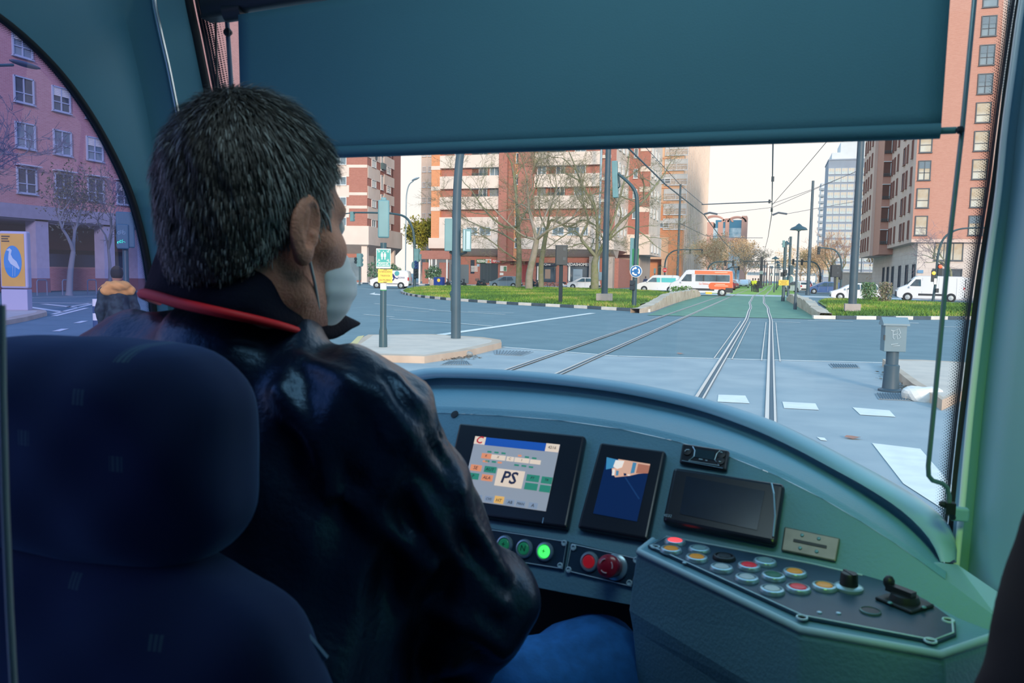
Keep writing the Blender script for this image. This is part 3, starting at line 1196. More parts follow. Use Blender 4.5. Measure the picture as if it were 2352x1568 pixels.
# ---------------- orange tower behind, flank receding along the avenue
YT = 170.0
xt0, xt1 = px2x(1480, YT), px2x(1562, YT)
tw = thing('residential_tower', 'tall cream and orange tower with ribbed flank along the avenue', 'building', ((xt0 + xt1) / 2, YT, 0))
bxpart(tw, 'front_wall', xt0, xt1 - .05, YT, YT + 20, 5.5, 78, B_CREAM)
bxpart(tw, 'flank_wall', xt1 - 4, xt1 + .01, YT + .1, 232, 0, 78, mat('cream_ribbed', 'e6bd9e', .85, var=.05, scale=.2))
bxpart(tw, 'ground_floor', xt0, xt1 - .4, YT + 2.5, YT + 20, 0, 5.6, B_ORANGE)
bxpart(tw, 'corner_pier', xt1 - 2.6, xt1 + .15, YT - .1, YT + 3, 0, 12, B_ORANGE)
bxpart(tw, 'orange_band', xt0, xt1 - 2, YT - .1, YT + .2, 10.2, 16.6, B_ORANGE)
bxpart(tw, 'shop_glass', px2x(1508, YT), px2x(1540, YT), YT + 2.3, YT + 2.6, .3, 4.3, mat('shop_green', '6f8a78', .2, spec=.7))
for k in range(12):
    z = 12.8 + k * 3.05
    window(tw, V((px2x(1545, YT), YT - .12, z)), UX, 4.6, 2.2, 'shut', mat('tower_glass', 'd9c8b8', .15, col2='b9a698'), B_FRAME_W)
    window(tw, V((px2x(1520, YT), YT - .12, z)), UX, 2.2, 1.4, 'shut', None, B_FRAME_W) if k % 3 == 0 else None
    bxpart(tw, 'floor_line', xt0, xt1 - 2.6, YT - .14, YT + .1, z - 1.75, z - 1.6, B_ORANGE)
rib = MB()
for j in range(16):
    y = YT + 3.4 + j * 3.9
    rib.bx(xt1, xt1 + .4, y - .3, y + .3, 0, 78)
rib.build('rib', B_WHITE, tw)
for j in range(16):
    y = YT + 5.3 + j * 3.9
    bxpart(tw, 'recess_strip', xt1, xt1 + .12, y - .9, y + .9, 0, 5.5, mat('brown_recess', '9a6a58', .8))
    if j < 12:
        for k in range(13):
            window(tw, V((xt1 + .05, y, 8.2 + k * 3.05)), UY, 1.3, 1.8, 'slide' if (j + k) % 3 else 'plain', B_PANE_D, mat('frame_brown', '8b6f62', .6))

# ---------------- arched office building far ahead
YF = 420.0
xf = [px2x(p, YF) for p in (1612, 1634, 1656, 1666, 1674, 1699, 1710)]
fb = thing('office_building', 'distant pink office block crowned by open arches at the end of the avenue', 'building', (xf[3], YF, 0))
bxpart(fb, 'glass_body', xf[0], xf[-1] - .5, YF + .3, YF + 16, 0, 27, mat('office_glass', '5f93a8', .15, spec=.7, col2='cfdbe0', scale=.25))
bxpart(fb, 'glass_crown', xf[1] + 1, xf[5], YF + .4, YF + 15, 27, 31, mat('crown_glass', '3f7f9c', .2))
FP = mat('pink_stone', 'cf9c8b', .85, var=.04, scale=.2)
for a, b, h in ((xf[0], xf[1], 30), (xf[1] + 2.3, xf[2], 30), (xf[3] - 1, xf[4] - .8, 31), (xf[5] - .2, xf[6], 33), (xf[0] - 4, xf[0], 30)):
    bxpart(fb, 'pier', a, b, YF, YF + 16, 0, h, FP)
bxpart(fb, 'lintel', xf[2], xf[-1], YF - .1, YF + 1, 20, 22, FP)
for a, b in ((xf[0], xf[2]), (xf[2], xf[3] + 2), (xf[4] - 1, xf[6] - 1)):
    mb = MB()
    r, c = (b - a) / 2, (a + b) / 2
    for dy in (0, 7):
        rows = []
        for k in range(17):
            th = math.pi * k / 16
            rows.append([V((c + (r + q) * math.cos(th), YF + dy + w, 30 + (r + q) * math.sin(th) * .62)) for q, w in ((0, 0), (.9, 0), (.9, 2), (0, 2))])
        mb.loft(rows, 0, True)
    mb.build('arch', FP, fb)

# ---------------- right: salmon brick tower over a stone base
YR = 100.0
xr0, xr1 = px2x(2088, YR), px2x(2262, YR)
rb = thing('brick_tower', 'salmon brick tower over a pale stone base on the right of the avenue', 'building', ((xr0 + xr1) / 2, YR, 0))
zs = AY(2150, 548, YR).z
bxpart(rb, 'brick_wall', xr0, xr1, YR, YR + 12, zs, 45, B_SALMON)
bxpart(rb, 'rear_wall', xr1, xr1 + 14, YR + 3, YR + 14, 0, 45, B_SALMON)
zl = AY(2300, 293, YR).z
bxpart(rb, 'louvre_screen', xr1 + .05, xr1 + 5.2, YR + 1.5, YR + 4, zl, 45, mat('screen_grey', '8aa0b0', .5))
for k in range(44):
    bxpart(rb, 'screen_slat', xr1 + .05, xr1 + 5.2, YR + 1.4, YR + 1.5, zl + .2 + k * .3, zl + .32 + k * .3, mat('screen_slat', '5f788a', .5)) 
bxpart(rb, 'side_wing', xr0, xr0 + 8, YR + .05, YR + 20, zs - .4, 45, mat('wing_lit_pale', 'd8bfb4', .85, var=.05, scale=.3))  # whitish reflected light put into the colour of this side
bxpart(rb, 'loggia_column', xr0 - 1.0, xr0 + 3, YR + 20, YR + 27, zs - 1.2, 45, B_SALMON)
bxpart(rb, 'side_wing', xr0 - 1.4, xr0 + 6, YR + 27, YR + 41, zs - 1.2, 45, mat('wing_lit_pale', 'd8bfb4'))
xs0 = px2x(2105, YR)
bxpart(rb, 'stone_base', xs0, xr1 + 14, YR + .5, YR + 42, 0, zs + .05, B_STONE)
FH = 3.05
for k in range(12):
    z = AY(2105, 518, YR).z + k * FH
    sty = 'shut' if k % 3 == 2 else 'tall'
    if k < 7:
        window(rb, V((px2x(2108, YR), YR, z)), UX, 1.25, 2.1, sty, B_PANE_G, B_FRAME_D)
    window(rb, V((px2x(2233, YR), YR, z)), UX, 1.4, 2.1, 'shut' if k in (0, 5, 6, 7, 9, 10, 12) else 'tall', B_PANE_G if k < 5 else B_PANE, B_FRAME_D)
    if k < 8:
        for j, wd in ((2.5, .7), (6.0, .7), (8.4, 1.3), (13.5, .7), (16.5, .9), (18.5, .7)):
            window(rb, V((xr0, YR + j, z - .3)), UYm, wd, 2.0, 'plain', B_PANE_D if wd < 1 else B_PANE, mat('frame_red', '8a5a50', .6))
        balcony(rb, V((xr0 + .4 - 1.0 + .6, YR + 19.95, z - .3)), UX, 1.9, 2.0)
        for j in (29.5, 33, 36, 39):
            window(rb, V((xr0 - 1.4, YR + j, z - .8)), UYm, .9, 1.9, 'plain', B_PANE_D, mat('frame_red', '8a5a50'))
# stone base openings
for p in (2029, 2039, 2050, 2066, 2082, 2098):
    y = AX(p, yh(p), xs0).y
    window(rb, V((xs0, y, 7.7)), UYm, 1.5, 2.7, 'plain', B_PANE_D, B_FRAME_D)
    window(rb, V((xs0, y, 1.9)), UYm, 1.5, 3.6, 'plain', B_PANE_D, B_FRAME_D)
for p0, p1, py0, py1 in ((2148, 2210, 558, 598), (2143, 2207, 618, 655)):
    a, b = AY(p0, py0, YR + .5), AY(p1, py1, YR + .5)
    window(rb, V(((a.x + b.x) / 2, YR + .5, (a.z + b.z) / 2)), UX, b.x - a.x, a.z - b.z, 'pair', B_PANE_G if py0 < 600 else B_PANE_D, B_FRAME_D)
a = AY(2107, 627, YR + .4)
bxpart(rb, 'street_plate', a.x, a.x + .6, YR + .42, YR + .5, a.z, a.z + .35, mat('plate_blue', '5f92b8', .5))

# ---------------- grey tower and white balcony tower beyond it
YG = 330.0
gt = slab('residential_tower', 'grey clad tower with stepped white penthouse beyond the brick tower', 1890, 2012, YG, 47, B_GREY, 14, depth=20, cols=8, wn=(2.0, 2.0), style='slide', z0=4, fh=3.0, pane=mat('peach_glass', 'd8bfa8', .3, col2='a9c4cc', scale=.2))
xg = [px2x(p, YG) for p in (1916, 1945, 1960, 1985, 2000)]
bxpart(gt, 'penthouse', xg[0], xg[3] + 2, YG + 1, YG + 18, 47.5, 54, B_PALE)
bxpart(gt, 'penthouse', xg[1], xg[2] + 1, YG + 3, YG + 14, 54, 59, B_PALE)
bxpart(gt, 'parapet', xg[0] - 3, xg[0], YG + .5, YG + 18, 47.5, 50, B_PALE)
wt = slab('balcony_tower', 'slim white tower with stacked balconies left of the grey tower', 1876, 1889, 400, 46, B_PALE, 0, depth=12)
xw = [px2x(p, 400) for p in (1874, 1889)]
for k in range(14):
    bxpart(wt, 'balcony', xw[0] - .6, xw[1] - 1, 398.6, 400.2, 4 + k * 3, 5 + k * 3, mat('balcony_front', '9aa4ac', .6))
bxpart(wt, 'stair_shaft', xw[1], xw[1] + 2.2, 399, 412, 0, 52, B_PALE)
w = thing('boundary_wall', 'long cream boundary wall behind the parked cars on the right', 'wall', (16, 150, 0))
bxpart(w, 'wall', px2x(1915, 150), px2x(2040, 150), 150, 150.4, 0, 3.0, mat('cream_wall', 'dcc8b8', .9, var=.05))
bxpart(w, 'coping', px2x(1915, 150), px2x(2040, 150), 149.9, 150.5, 3.0, 3.15, B_WHITE)
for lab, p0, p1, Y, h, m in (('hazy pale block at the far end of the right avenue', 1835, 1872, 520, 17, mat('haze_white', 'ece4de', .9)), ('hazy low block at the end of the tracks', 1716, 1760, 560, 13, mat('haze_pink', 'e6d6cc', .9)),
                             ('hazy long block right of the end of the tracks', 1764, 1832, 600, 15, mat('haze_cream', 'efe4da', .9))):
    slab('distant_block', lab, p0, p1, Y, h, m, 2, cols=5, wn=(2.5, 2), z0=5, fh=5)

# ---------------- left: pink brick building over an arcade, seen through the side window
XL = -47.0
lb = thing('arcade_building', 'pink brick building over an open arcade seen through the side window', 'building', (XL, 40, 0))
z1 = AX(60, 470, XL).z
bxpart(lb, 'brick_wall', XL - 14, XL, 15, 64, z1, 30, B_PINK)
bxpart(lb, 'lintel', XL - 14, XL + .1, 15, 64, z1 - .9, z1, mat('grey_lintel', '9a96a8', .85, var=.05))
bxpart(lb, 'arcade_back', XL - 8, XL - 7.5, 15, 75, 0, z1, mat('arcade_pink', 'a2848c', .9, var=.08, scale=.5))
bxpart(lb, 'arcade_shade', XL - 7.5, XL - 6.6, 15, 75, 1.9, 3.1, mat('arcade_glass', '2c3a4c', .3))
bxpart(lb, 'arcade_soffit', XL - 8, XL - .1, 15, 64, z1 - 1.0, z1 - .85, mat('grey_lintel', '9a96a8'))
bxpart(lb, 'dwarf_wall', XL - 3.3, XL - 3, 15, 64, 0, 1.75, B_PINK)
bxpart(lb, 'dwarf_rail', XL - 3.2, XL - 3.1, 15, 64, 1.75, 2.7, mat('arcade_rail', '32435a', .5))
for p in (-60, 102, 255, 330):
    y = AX(p, yh(p), XL).y
    bxpart(lb, 'pillar', XL - 1, XL - .1, y - .5, y + .5, .9, z1 - .5, mat('pillar_grey', 'aaa6bc', .85, var=.05))
    bxpart(lb, 'pillar_foot', XL - 1.02, XL - .08, y - .52, y + .52, 0, .95, mat('pillar_foot', '84616a', .85))
for j, p in enumerate((-55, 56, 141, 215, 280)):
    y = AX(p, 290, XL).y
    zz = AX(56, 415, XL).z
    for k in range(6):
        sty = 'cross' if (j * 5 + k) % 4 else 'shut'
        window(lb, V((XL, y, zz + k * 2.92)), UY, 1.35, 1.55, sty, B_PANE_D if k % 2 == 0 else B_PANE, mat('frame_lilac', 'a9b4c8', .5))
        if k == 0:
            o = bxpart(lb, 'awning', XL, XL + .5, y - .85, y + .85, zz + .95, zz + 1.02, mat('awning_cloth', 'c9c9d6', .8))
# ================================================================== POLES, SIGNS, SIGNALS, WIRES
P_DK = mat('pole_green', '36545e', .45, var=.08, scale=2)
P_GR = mat('pole_grey', '8fa5b2', .45, .3, var=.05)
P_CAT = mat('pole_slate', '415866', .5, var=.08, scale=2)
P_BACK = mat('signal_back', '6f9aa0', .5, var=.06, scale=3)
P_BLK = mat('panel_black', '26343c', .5)
L_RED = mat('lamp_red', 'ff3a20', .4, emit=2.2)
L_AMB = mat('lamp_amber', 'ffb030', .4, emit=2.2)
L_GRN = mat('lamp_green', '20f0a8', .4, emit=1.6)
L_OFF = mat('lamp_off', '31464c', .3)
S_TEAL = mat('sign_teal', '36a8a0', .5)
S_WHT = mat('sign_face_white', 'efece8', .5)
S_YEL = mat('sign_yellow', 'f6cf52', .5)
S_BLUE = mat('sign_blue', '1f6fae', .4)
S_RED = mat('sign_face_red', 'd8353c', .4)
S_INK = mat('sign_ink', '6b5a3a', .6)


def facing(P):                          # turn a sign at P so that its face looks at the tram's windscreen
    n = V((EYE.x - P.x, EYE.y - P.y, 0)).normalized()
    return V((-n.y, n.x, 0)), n


def post(t, P, h, r, m=None, r2=None, name='post', plinth=None, n=14):
    m = m or P_DK
    mb = MB()
    mb.lathe([(r * 1.35, 0), (r * 1.3, .35 if r > .06 else .1), (r, .45 if r > .06 else .14), (r2 or r, h), (.001, h)] if plinth is None else [(r, 0), (r2 or r, h), (.001, h)], P, n=n)
    o = mb.build(name, m, t, smooth=40)
    if plinth:
        mb = MB()
        mb.bx(P.x - plinth, P.x + plinth, P.y - plinth, P.y + plinth, P.z, P.z + plinth * 1.0)
        mb.build('plinth', mat('plinth_concrete', 'b3aaa8', .9, var=.05), t)
    return o


def signal(t, P, size, U, N, lit=None, back=False, nl=3, m=None):
    """a traffic light head of nl lamps, centre P; back: seen from behind"""
    w, h, d = size * .36, size * (nl / 3 if nl < 3 else 1), size * .3
    mb = MB()
    R = Matrix((U, -N, V((0, 0, 1)))).transposed()
    mb.box(P, (w, d, h), R=R)
    if not back:
        mb.box(P - N * d * .45, (w * 1.12, .02, h * 1.04), R=R)
    o = mb.build('signal_head', m or (P_BACK if back else P_BLK), t, bevel=.02)
    if back:
        N = -N
    for k in range(nl):
        c = P + V((0, 0, h * (.33 - .33 * k) if nl == 3 else h * (.25 - .5 * k)))
        mb = MB()
        mb.lathe([(w * .38, 0), (w * .38, .03), (.001, .04)], c + N * d * .5, N, 14)
        mm = L_OFF
        if lit is not None and lit[0] == k:
            mm = lit[1]
        mb.build('lamp', mm, o)
        mb = MB()
        mb.lathe([(w * .42, 0), (w * .42, d * .6)], c + N * d * .5, N, 12)
        mb.build('visor', m or (P_BACK if back else P_BLK), o)
    return o


# --- the assembly-point post on the left island
def rect(mb, o, U, Z, u0, u1, z0, z1, N, d=.0, th=.004, mi=0):
    p = [o + U * u + Z * z + N * d for u, z in ((u0, z0), (u1, z0), (u1, z1), (u0, z1))]
    mb.prism(p, N * th, mi)


Zv = V((0, 0, 1))
P = G(880, 797, .14)
D = (P - EYE).length
t = thing('signal_post', 'slim green post on the left kerb island carrying the teal and yellow notices', 'post', P)
zz = lambda py: AY(880, py, P.y).z
post(t, P, zz(600) - P.z + .4, .068, P_DK)
U, N = facing(P)
kx = D / FPX
c = V((P.x, P.y, 0))
mb = MB()
R = Matrix((U, -N, Zv)).transposed()
mb.box(c + Zv * ((zz(460) + zz(546)) / 2), (25 * kx, .2, zz(460) - zz(546)), R=R)
mb.box(c + Zv * zz(458), (.12, .12, .08), R=R)
mb.build('signal_head', P_BACK, t, bevel=.03)
# PUNTO DE ENCUENTRO notice
o = c + N * .08
w = 16.2 * kx
mb = MB()
rect(mb, o, U, Zv, -w, w, zz(616), zz(571), N)
s1 = mb.build('assembly_notice', S_WHT, t)
mb = MB()
rect(mb, o, U, Zv, -w * .92, w * .92, zz(602), zz(573), N, .005)
rect(mb, o, U, Zv, -w * .92, w * .92, zz(612), zz(603), N, .005)
mb.build('notice_field', S_TEAL, s1)
mb = MB()
for sx_, sz_ in ((-1, 1), (1, 1), (-1, -1), (1, -1)):           # four arrows pointing inward
    q = o + U * (sx_ * w * .62) + Zv * (zz(587.5) + sz_ * w * .62) + N * .01
    d = (U * -sx_ + Zv * -sz_).normalized()
    s = (U * sx_ * -1 + Zv * sz_).normalized()
    a = w * .24
    mb.prism([q - d * a - s * a * .22, q - d * a + s * a * .22, q + d * a * .2 + s * a * .22, q + d * a * .2 - s * a * .22], N * .003)
    mb.prism([q + d * a * .9, q + d * a * .9 - U * -sx_ * a * 1.3, q + d * a * .9 - U * -sx_ * a * .9 - Zv * -sz_ * a * .3], N * .003)
    mb.prism([q + d * a * .9, q + d * a * .9 - Zv * -sz_ * a * 1.3, q + d * a * .9 - Zv * -sz_ * a * .9 - U * -sx_ * a * .3], N * .003)
for sx_ in (-1, 1):                                             # two standing figures
    q = o + U * (sx_ * w * .2) + N * .01
    mb.lathe([(w * .085, 0), (w * .085, .003), (.001, .003)], q + Zv * zz(580.5), N, 12)
    b_ = zz(596)
    t_ = zz(582)
    hh = t_ - b_
    mb.prism([q + U * x * w + Zv * (b_ + z * hh) for x, z in ((-.07, 0), (.07, 0), (.08, .45), (.15, .45), (.15, .9), (.1, 1), (-.1, 1), (-.15, .9), (-.15, .45), (-.08, .45))], N * .003)
mb.lathe([(w * .07, 0), (w * .07, .003), (.001, .003)], o + N * .01 + Zv * zz(577.5), N, 10)
mb.build('pictogram', S_WHT, s1)
text('PUNTO DE', .042, o + Zv * zz(605.4) + N * .01, U, N, S_WHT, s1, 'lettering', .001, bold=.001)
text('ENCUENTRO', .042, o + Zv * zz(609.4) + N * .01, U, N, S_WHT, s1, 'lettering', .001, bold=.001)
# ATENCIÓN TRANVÍA EN PRUEBAS notice
o2 = c + N * .078 + U * (4 * kx)
mb = MB()
rect(mb, o2, U, Zv, -16 * kx, 16 * kx, zz(649), zz(618), N)
s2 = mb.build('yellow_notice', S_YEL, t)
for s_, py in (('ATENCIÓN', 624), ('TRANVÍA', 633), ('EN PRUEBAS', 643)):
    text(s_, .05, o2 + Zv * zz(py) + N * .006, U, N, S_INK, s2, 'lettering', .001, sx=1.0 if len(s_) < 9 else .86)
mb = MB()
rect(mb, o2, U, Zv, -4 * kx, 4 * kx, zz(648), zz(647), N, .006)
rect(mb, o2, U, Zv, -4 * kx, 4 * kx, zz(620), zz(619), N, .006)
mb.build('strap', P_BLK, s2)
mb = MB()
mb.lathe([(.071, 0), (.071, zz(650) - zz(665))], c + Zv * zz(665), n=14)
mb.build('sticker', S_WHT, t)
mb = MB()
mb.lathe([(.0715, 0), (.0715, .02)], c + Zv * zz(667), n=14)
mb.build('tape', mat('green_tape', '3f9a5a', .5), t)

# --- tall bent mast on the left island
P = G(1047, 777, .14)
D = (P - EYE).length
kx = D / FPX
zz = lambda py: AY(1047, py, P.y).z
t = thing('signal_mast', 'thick bent mast on the left kerb island with two signal heads', 'mast', P)
pts = spline([P, AY(1047.3, 690, P.y), AY(1047.8, 590, P.y), AY(1048.8, 490, P.y), AY(1051.5, 415, P.y), AY(1058, 350, P.y), AY(1075, 280, P.y), AY(1110, 210, P.y), AY(1170, 160, P.y), AY(1400, 120, P.y)], 6)
mb = MB()
mb.tube(pts, [.125 - .045 * i / len(pts) for i in range(len(pts))], 14)
mb.build('mast', P_CAT, t, smooth=50)
U, N = facing(P)
R = Matrix((U, -N, Zv)).transposed()
for p0, p1, y0, y1, nm in ((1021.5, 1044, 503, 576, 0), (1063, 1082, 527, 577, 1)):
    a = AY((p0 + p1) / 2, (y0 + y1) / 2, P.y)
    mb = MB()
    mb.box(a, ((p1 - p0) * kx, .22, (y1 - y0) * kx), R=R)
    mb.box(a - N * .12, ((p1 - p0) * kx * .7, .1, (y1 - y0) * kx * .98), R=R)
    o = mb.build('signal_head', P_BACK, t, bevel=.02)
    if nm:
        mb = MB()
        mb.box(a + N * .112 + U * .03, (.09, .012, .44), R=R)
        mb.box(a + N * .112 - U * .07, (.03, .012, .5), R=R)
        mb.build('lens_strip', mat('lamp_pale', 'a9c4cc', .3), o)
mb = MB()
a, b = AY(1033, 578, P.y), AY(1047, 588, P.y)
mb.tube([a, b], .03, 6)
mb.tube([AY(1072, 579, P.y), b], .03, 6)
mb.build('bracket', P_BLK, t)
a = AY(1039, 693, P.y)
mb = MB()
mb.box(a, (.09, .13, .45), R=R)
mb.ell(a + Zv * .2, (.07, .08, .1))
mb.build('push_button', P_DK, t, bevel=.02)

# --- grey junction post on the right
P = G(2045, 898)
D = (P - EYE).length
kx = D / FPX
zz = lambda py: AY(2045, py, P.y).z
t = thing('junction_post', 'grey steel cabinet on a short post by the right kerb island', 'cabinet', P)
mb = MB()
mb.lathe([(.19, 0), (.19, .03), (.13, .05), (.115, .3), (.12, .42), (.095, .44), (.095, zz(800)), (.01, zz(800))], P, n=18)
mb.build('post', P_CAT, t, smooth=40)
N = (EYE - P)
N.z = 0
N = Matrix.Rotation(math.radians(14), 3, 'Z') @ N.normalized()
U = V((-N.y, N.x, 0))
R = Matrix((U, -N, Zv)).transposed()
a = V((P.x, P.y, (zz(806) + zz(742)) / 2))
mb = MB()
mb.box(a, (42 * kx, 34 * kx, zz(742) - zz(806)), R=R)
cb = mb.build('cabinet_body', mat('cabinet_grey', '6d8590', .55, var=.08, scale=3), t, bevel=.01)
mb = MB()
top = V((P.x, P.y, zz(742)))
hw, hd = 25 * kx, 20 * kx
cn = [top + U * (x * hw) + N * (y * hd) for x, y in ((-1, -1), (1, -1), (1, 1), (-1, 1))]
rg = [top + U * (x * hw) + Zv * .1 for x in (-1, 1)]
lo_ = [q - Zv * .03 for q in cn]
mb.add(cn + lo_ + rg, [(0, 1, 9, 8), (2, 3, 8, 9), (1, 2, 9), (3, 0, 8), (4, 5, 1, 0), (5, 6, 2, 1), (6, 7, 3, 2), (7, 4, 0, 3), (7, 6, 5, 4)])
mb.build('lid', mat('cabinet_lid', '7b929c', .5), t)
f = a + N * (17 * kx + .004)
mb = MB()
for pl in (((-.6, .55), (-.2, .5), (.05, .62), (.15, .3), (-.35, .2)), ((.1, .62), (.3, .68), (.5, .35), (.3, .25), (.55, .05), (.2, -.1), (.1, .25)), ((-.35, .5), (-.3, 0), (-.15, -.1)), ((-.5, -.5), (.3, -.4), (-.3, -.6), (.5, -.55))):
    mb.tube([f + U * (x * 17 * kx) + Zv * (z * 28 * kx) for x, z in pl], .006, 5)
mb.build('graffiti', mat('graffiti_white', 'b8c6cc', .7), cb)
mb = MB()
mb.box(f + U * (-.17), (.02, .03, .08), R=R)
mb.build('lock', P_BLK, cb)


def simple_post(name, lab, cat_, px, py, top, r, m, plinth=None, base_z=0, lean=None, group=None, r2=None, d=None):
    P = G(px, py, base_z) if d is None else GD(px, d)
    tp = AY(top[0], top[1], P.y)
    t = thing(name, lab, cat_, P, 0, group)
    post(t, P, tp.z - P.z, r, m, r2, plinth=plinth)
    return t, P


def umbrella_lamp(lab, px, py, top, group=None, d=None):
    t, P = simple_post('street_lamp', lab, 'street lamp', px, py, top, .075, P_CAT, r2=.05, d=d, group=group)
    tp = V((P.x, P.y, AY(top[0], top[1], P.y).z))
    mb = MB()
    mb.lathe([(.01, .28), (.1, .22), (.2, .12), (.42, .02), (.5, -.1), (.47, -.1), (.1, .02), (.01, .03)], tp, n=18)
    mb.build('lamp_shade', P_DK, t, smooth=60)
    mb = MB()
    mb.lathe([(.12, -.16), (.14, 0), (.01, .04)], tp, n=12)
    mb.build('lens', mat('lamp_lens', 'c8d2d0', .3), t)
    return t


# catenary poles
simple_post('catenary_pole', 'thick dark tram pole on a concrete foot in the left grass', 'pole', 1388, 690, (1406, 200), .2, P_CAT, .42, .3, r2=.15)
simple_post('catenary_pole', 'thick dark tram pole on a concrete foot in the right grass', 'pole', 1957, 714, (1990, 150), .2, P_CAT, .36, .25, r2=.15)
simple_post('catenary_pole', 'dark tram pole just right of the white van by the orange minibus', 'pole', 1555, 662, (1566, 423), .2, P_CAT, r2=.15)
simple_post('catenary_pole', 'dark tram pole left of the tall pole in the right grass, beside the grey tower', 'pole', 1855, 677, (1865, 415), .2, P_CAT, r2=.14)
simple_post('catenary_pole', 'thin dark pole behind the thick pole in the right grass', 'pole', 1976, 658, (1986, 485), .16, P_CAT, r2=.12)
simple_post('light_pole', 'slender pale grey light pole beside the thick tram pole in the left grass', 'pole', 1373, 662, (1388, 180), .19, P_GR, r2=.14)
simple_post('catenary_pole', 'thin dark pole in front of the white flank of the brick block', 'pole', 1442, 655, (1448, 497), .17, P_CAT, .35, r2=.12)
simple_post('catenary_pole', 'thin dark pole in front of the orange tower entrance', 'pole', 1521, 651, (1525, 523), .17, P_CAT, r2=.11)
t, P = simple_post('meter_box', 'pale steel control box on the slender grey pole in the left grass', 'box', 1376, 663, (1376, 640), .05, P_GR)
mb = MB()
mb.box(V((P.x, P.y - .1, AY(1376, 634, P.y).z)), (.8, .4, 1.1))
mb.build('box_body', P_GR, t, bevel=.03)
# mid-track poles in a row towards the vanishing point
xm = -2.3
for k, (px, py, tpy, r, lab) in enumerate(((1747, 662, 590, .3, 'stout pole between the tracks beside the track workers'), (1754, 658, 597, .16, 'second pole of the row between the far tracks'), (1760, 656, 603, .16, 'third pole of the row between the far tracks'),
                                           (1766.5, 655, 611, .16, 'fourth pole of the row between the far tracks'), (1771, 654, 612, .2, 'fifth and last stout pole of the row between the far tracks'))):
    t, P = simple_post('catenary_pole', lab, 'pole', px, py, (px + 1.2, tpy), r, mat('pole_brown', '6b5f64', .6), group=None, r2=r * .75)
    if k in (0, 4):
        mb = MB()
        mb.lathe([(r * 1.02, 0), (r * 1.02, .6)], V((P.x, P.y, 2.6)), n=14)
        mb.build('warning_band', S_WHT, t)
    else:
        mb = MB()
        zt = AY(px, tpy + 4, P.y).z
        mb.tube([V((P.x - 4.5, P.y, zt)), V((P.x + 4.5, P.y, zt + .2))], .07, 5)
        mb.build('cross_arm', P_CAT, t)
# domed street lamps right of the tracks
umbrella_lamp('tall domed street lamp standing against the stone wall right of the tracks', 1826, 711, (1834, 524))
for px, py, tx, ty, d, lab in ((1779, 672, 1783, 593, 105, 'nearest lamp of the far row of domed lamps right of the tracks'), (1784, 668, 1786, 602.5, 128, 'second domed lamp of the far row right of the tracks'), (1787, 664, 1789, 609, 155, 'third domed lamp of the far row right of the tracks'),
                               (1789, 661, 1790, 614, 190, 'fourth domed lamp of the far row right of the tracks'), (1791, 660, 1792, 618, 230, 'farthest domed lamp of the row right of the tracks')):
    umbrella_lamp(lab, px, py, (tx, ty), d=d)
umbrella_lamp('domed street lamp standing between the two tall signal posts', 1803, 680, (1807, 559), d=80)


def street_lamp(lab, px, py, pts, d=None, r=.08):
    P = G(px, py) if d is None else GD(px, d)
    t = thing('street_lamp', lab, 'street lamp', P)
    q = [P] + [AY(a, b, P.y) for a, b in pts]
    mb = MB()
    mb.tube([q[0]] + spline(q[1:], 5), r, 8)
    mb.build('lamp_post', P_GR, t, smooth=60)
    e_ = q[-1]
    d_ = (q[-1] - q[-2]).normalized()
    mb = MB()
    mb.ell(e_ + d_ * .35, (.6, .22, .13), 12, R=Matrix.Rotation(-math.atan2(d_.z, d_.x) * .5, 3, 'Y'))
    mb.build('lamp_head', P_GR, t, smooth=180)
    return t


street_lamp('curved grey street lamp behind the white van with the dancer', 931, 657, [(932, 560), (933, 470), (934.5, 443), (940, 424), (950, 415)])
# lamp reaching in over the side street at the left
P = V((AX(-120, yh(-120), -30).x, AX(-120, yh(-120), -30).y, 0))
t = thing('street_lamp', 'flat grey street lamp head reaching in past the side window', 'street lamp', P)
ha, hb = AX(0, 150, -30), AX(92, 147, -30)
mb = MB()
mb.tube([P, V((P.x, P.y, ha.z - .3)), V((P.x, P.y + .8, ha.z - .05)), ha, AX(30, 149, -30)], .06, 8)
mb.build('lamp_post', P_DK, t)
mb = MB()
c = (AX(22, 149, -30) + hb) / 2
d_ = (hb - AX(22, 149, -30))
mb.ell(c, (.16, d_.length / 2, .11), 14, R=Matrix.Rotation(0, 3, 'X'))
mb.build('lamp_head', mat('lamp_dark', '3d4a60', .5), t, smooth=180)


def arm_mast(name, lab, px, py, pts, heads, r=.09, d=None, sz=.95, back=False, m=None, bz=0):
    P = G(px, py, bz) if d is None else GD(px, d)
    t = thing(name, lab, 'traffic light', P)
    q = spline([P] + [AY(a, b, P.y) for a, b in pts], 6)
    mb = MB()
    mb.tube(q, [r * (1 - .45 * i / len(q)) for i in range(len(q))], 10)
    mb.build('mast', m or P_DK, t, smooth=60)
    U, N = V((1, 0, 0)), V((0, -1, 0))
    for (a, b, s_, lit, bk) in heads:
        signal(t, AY(a, b, P.y), s_, U, N, lit, bk)
    return t, P


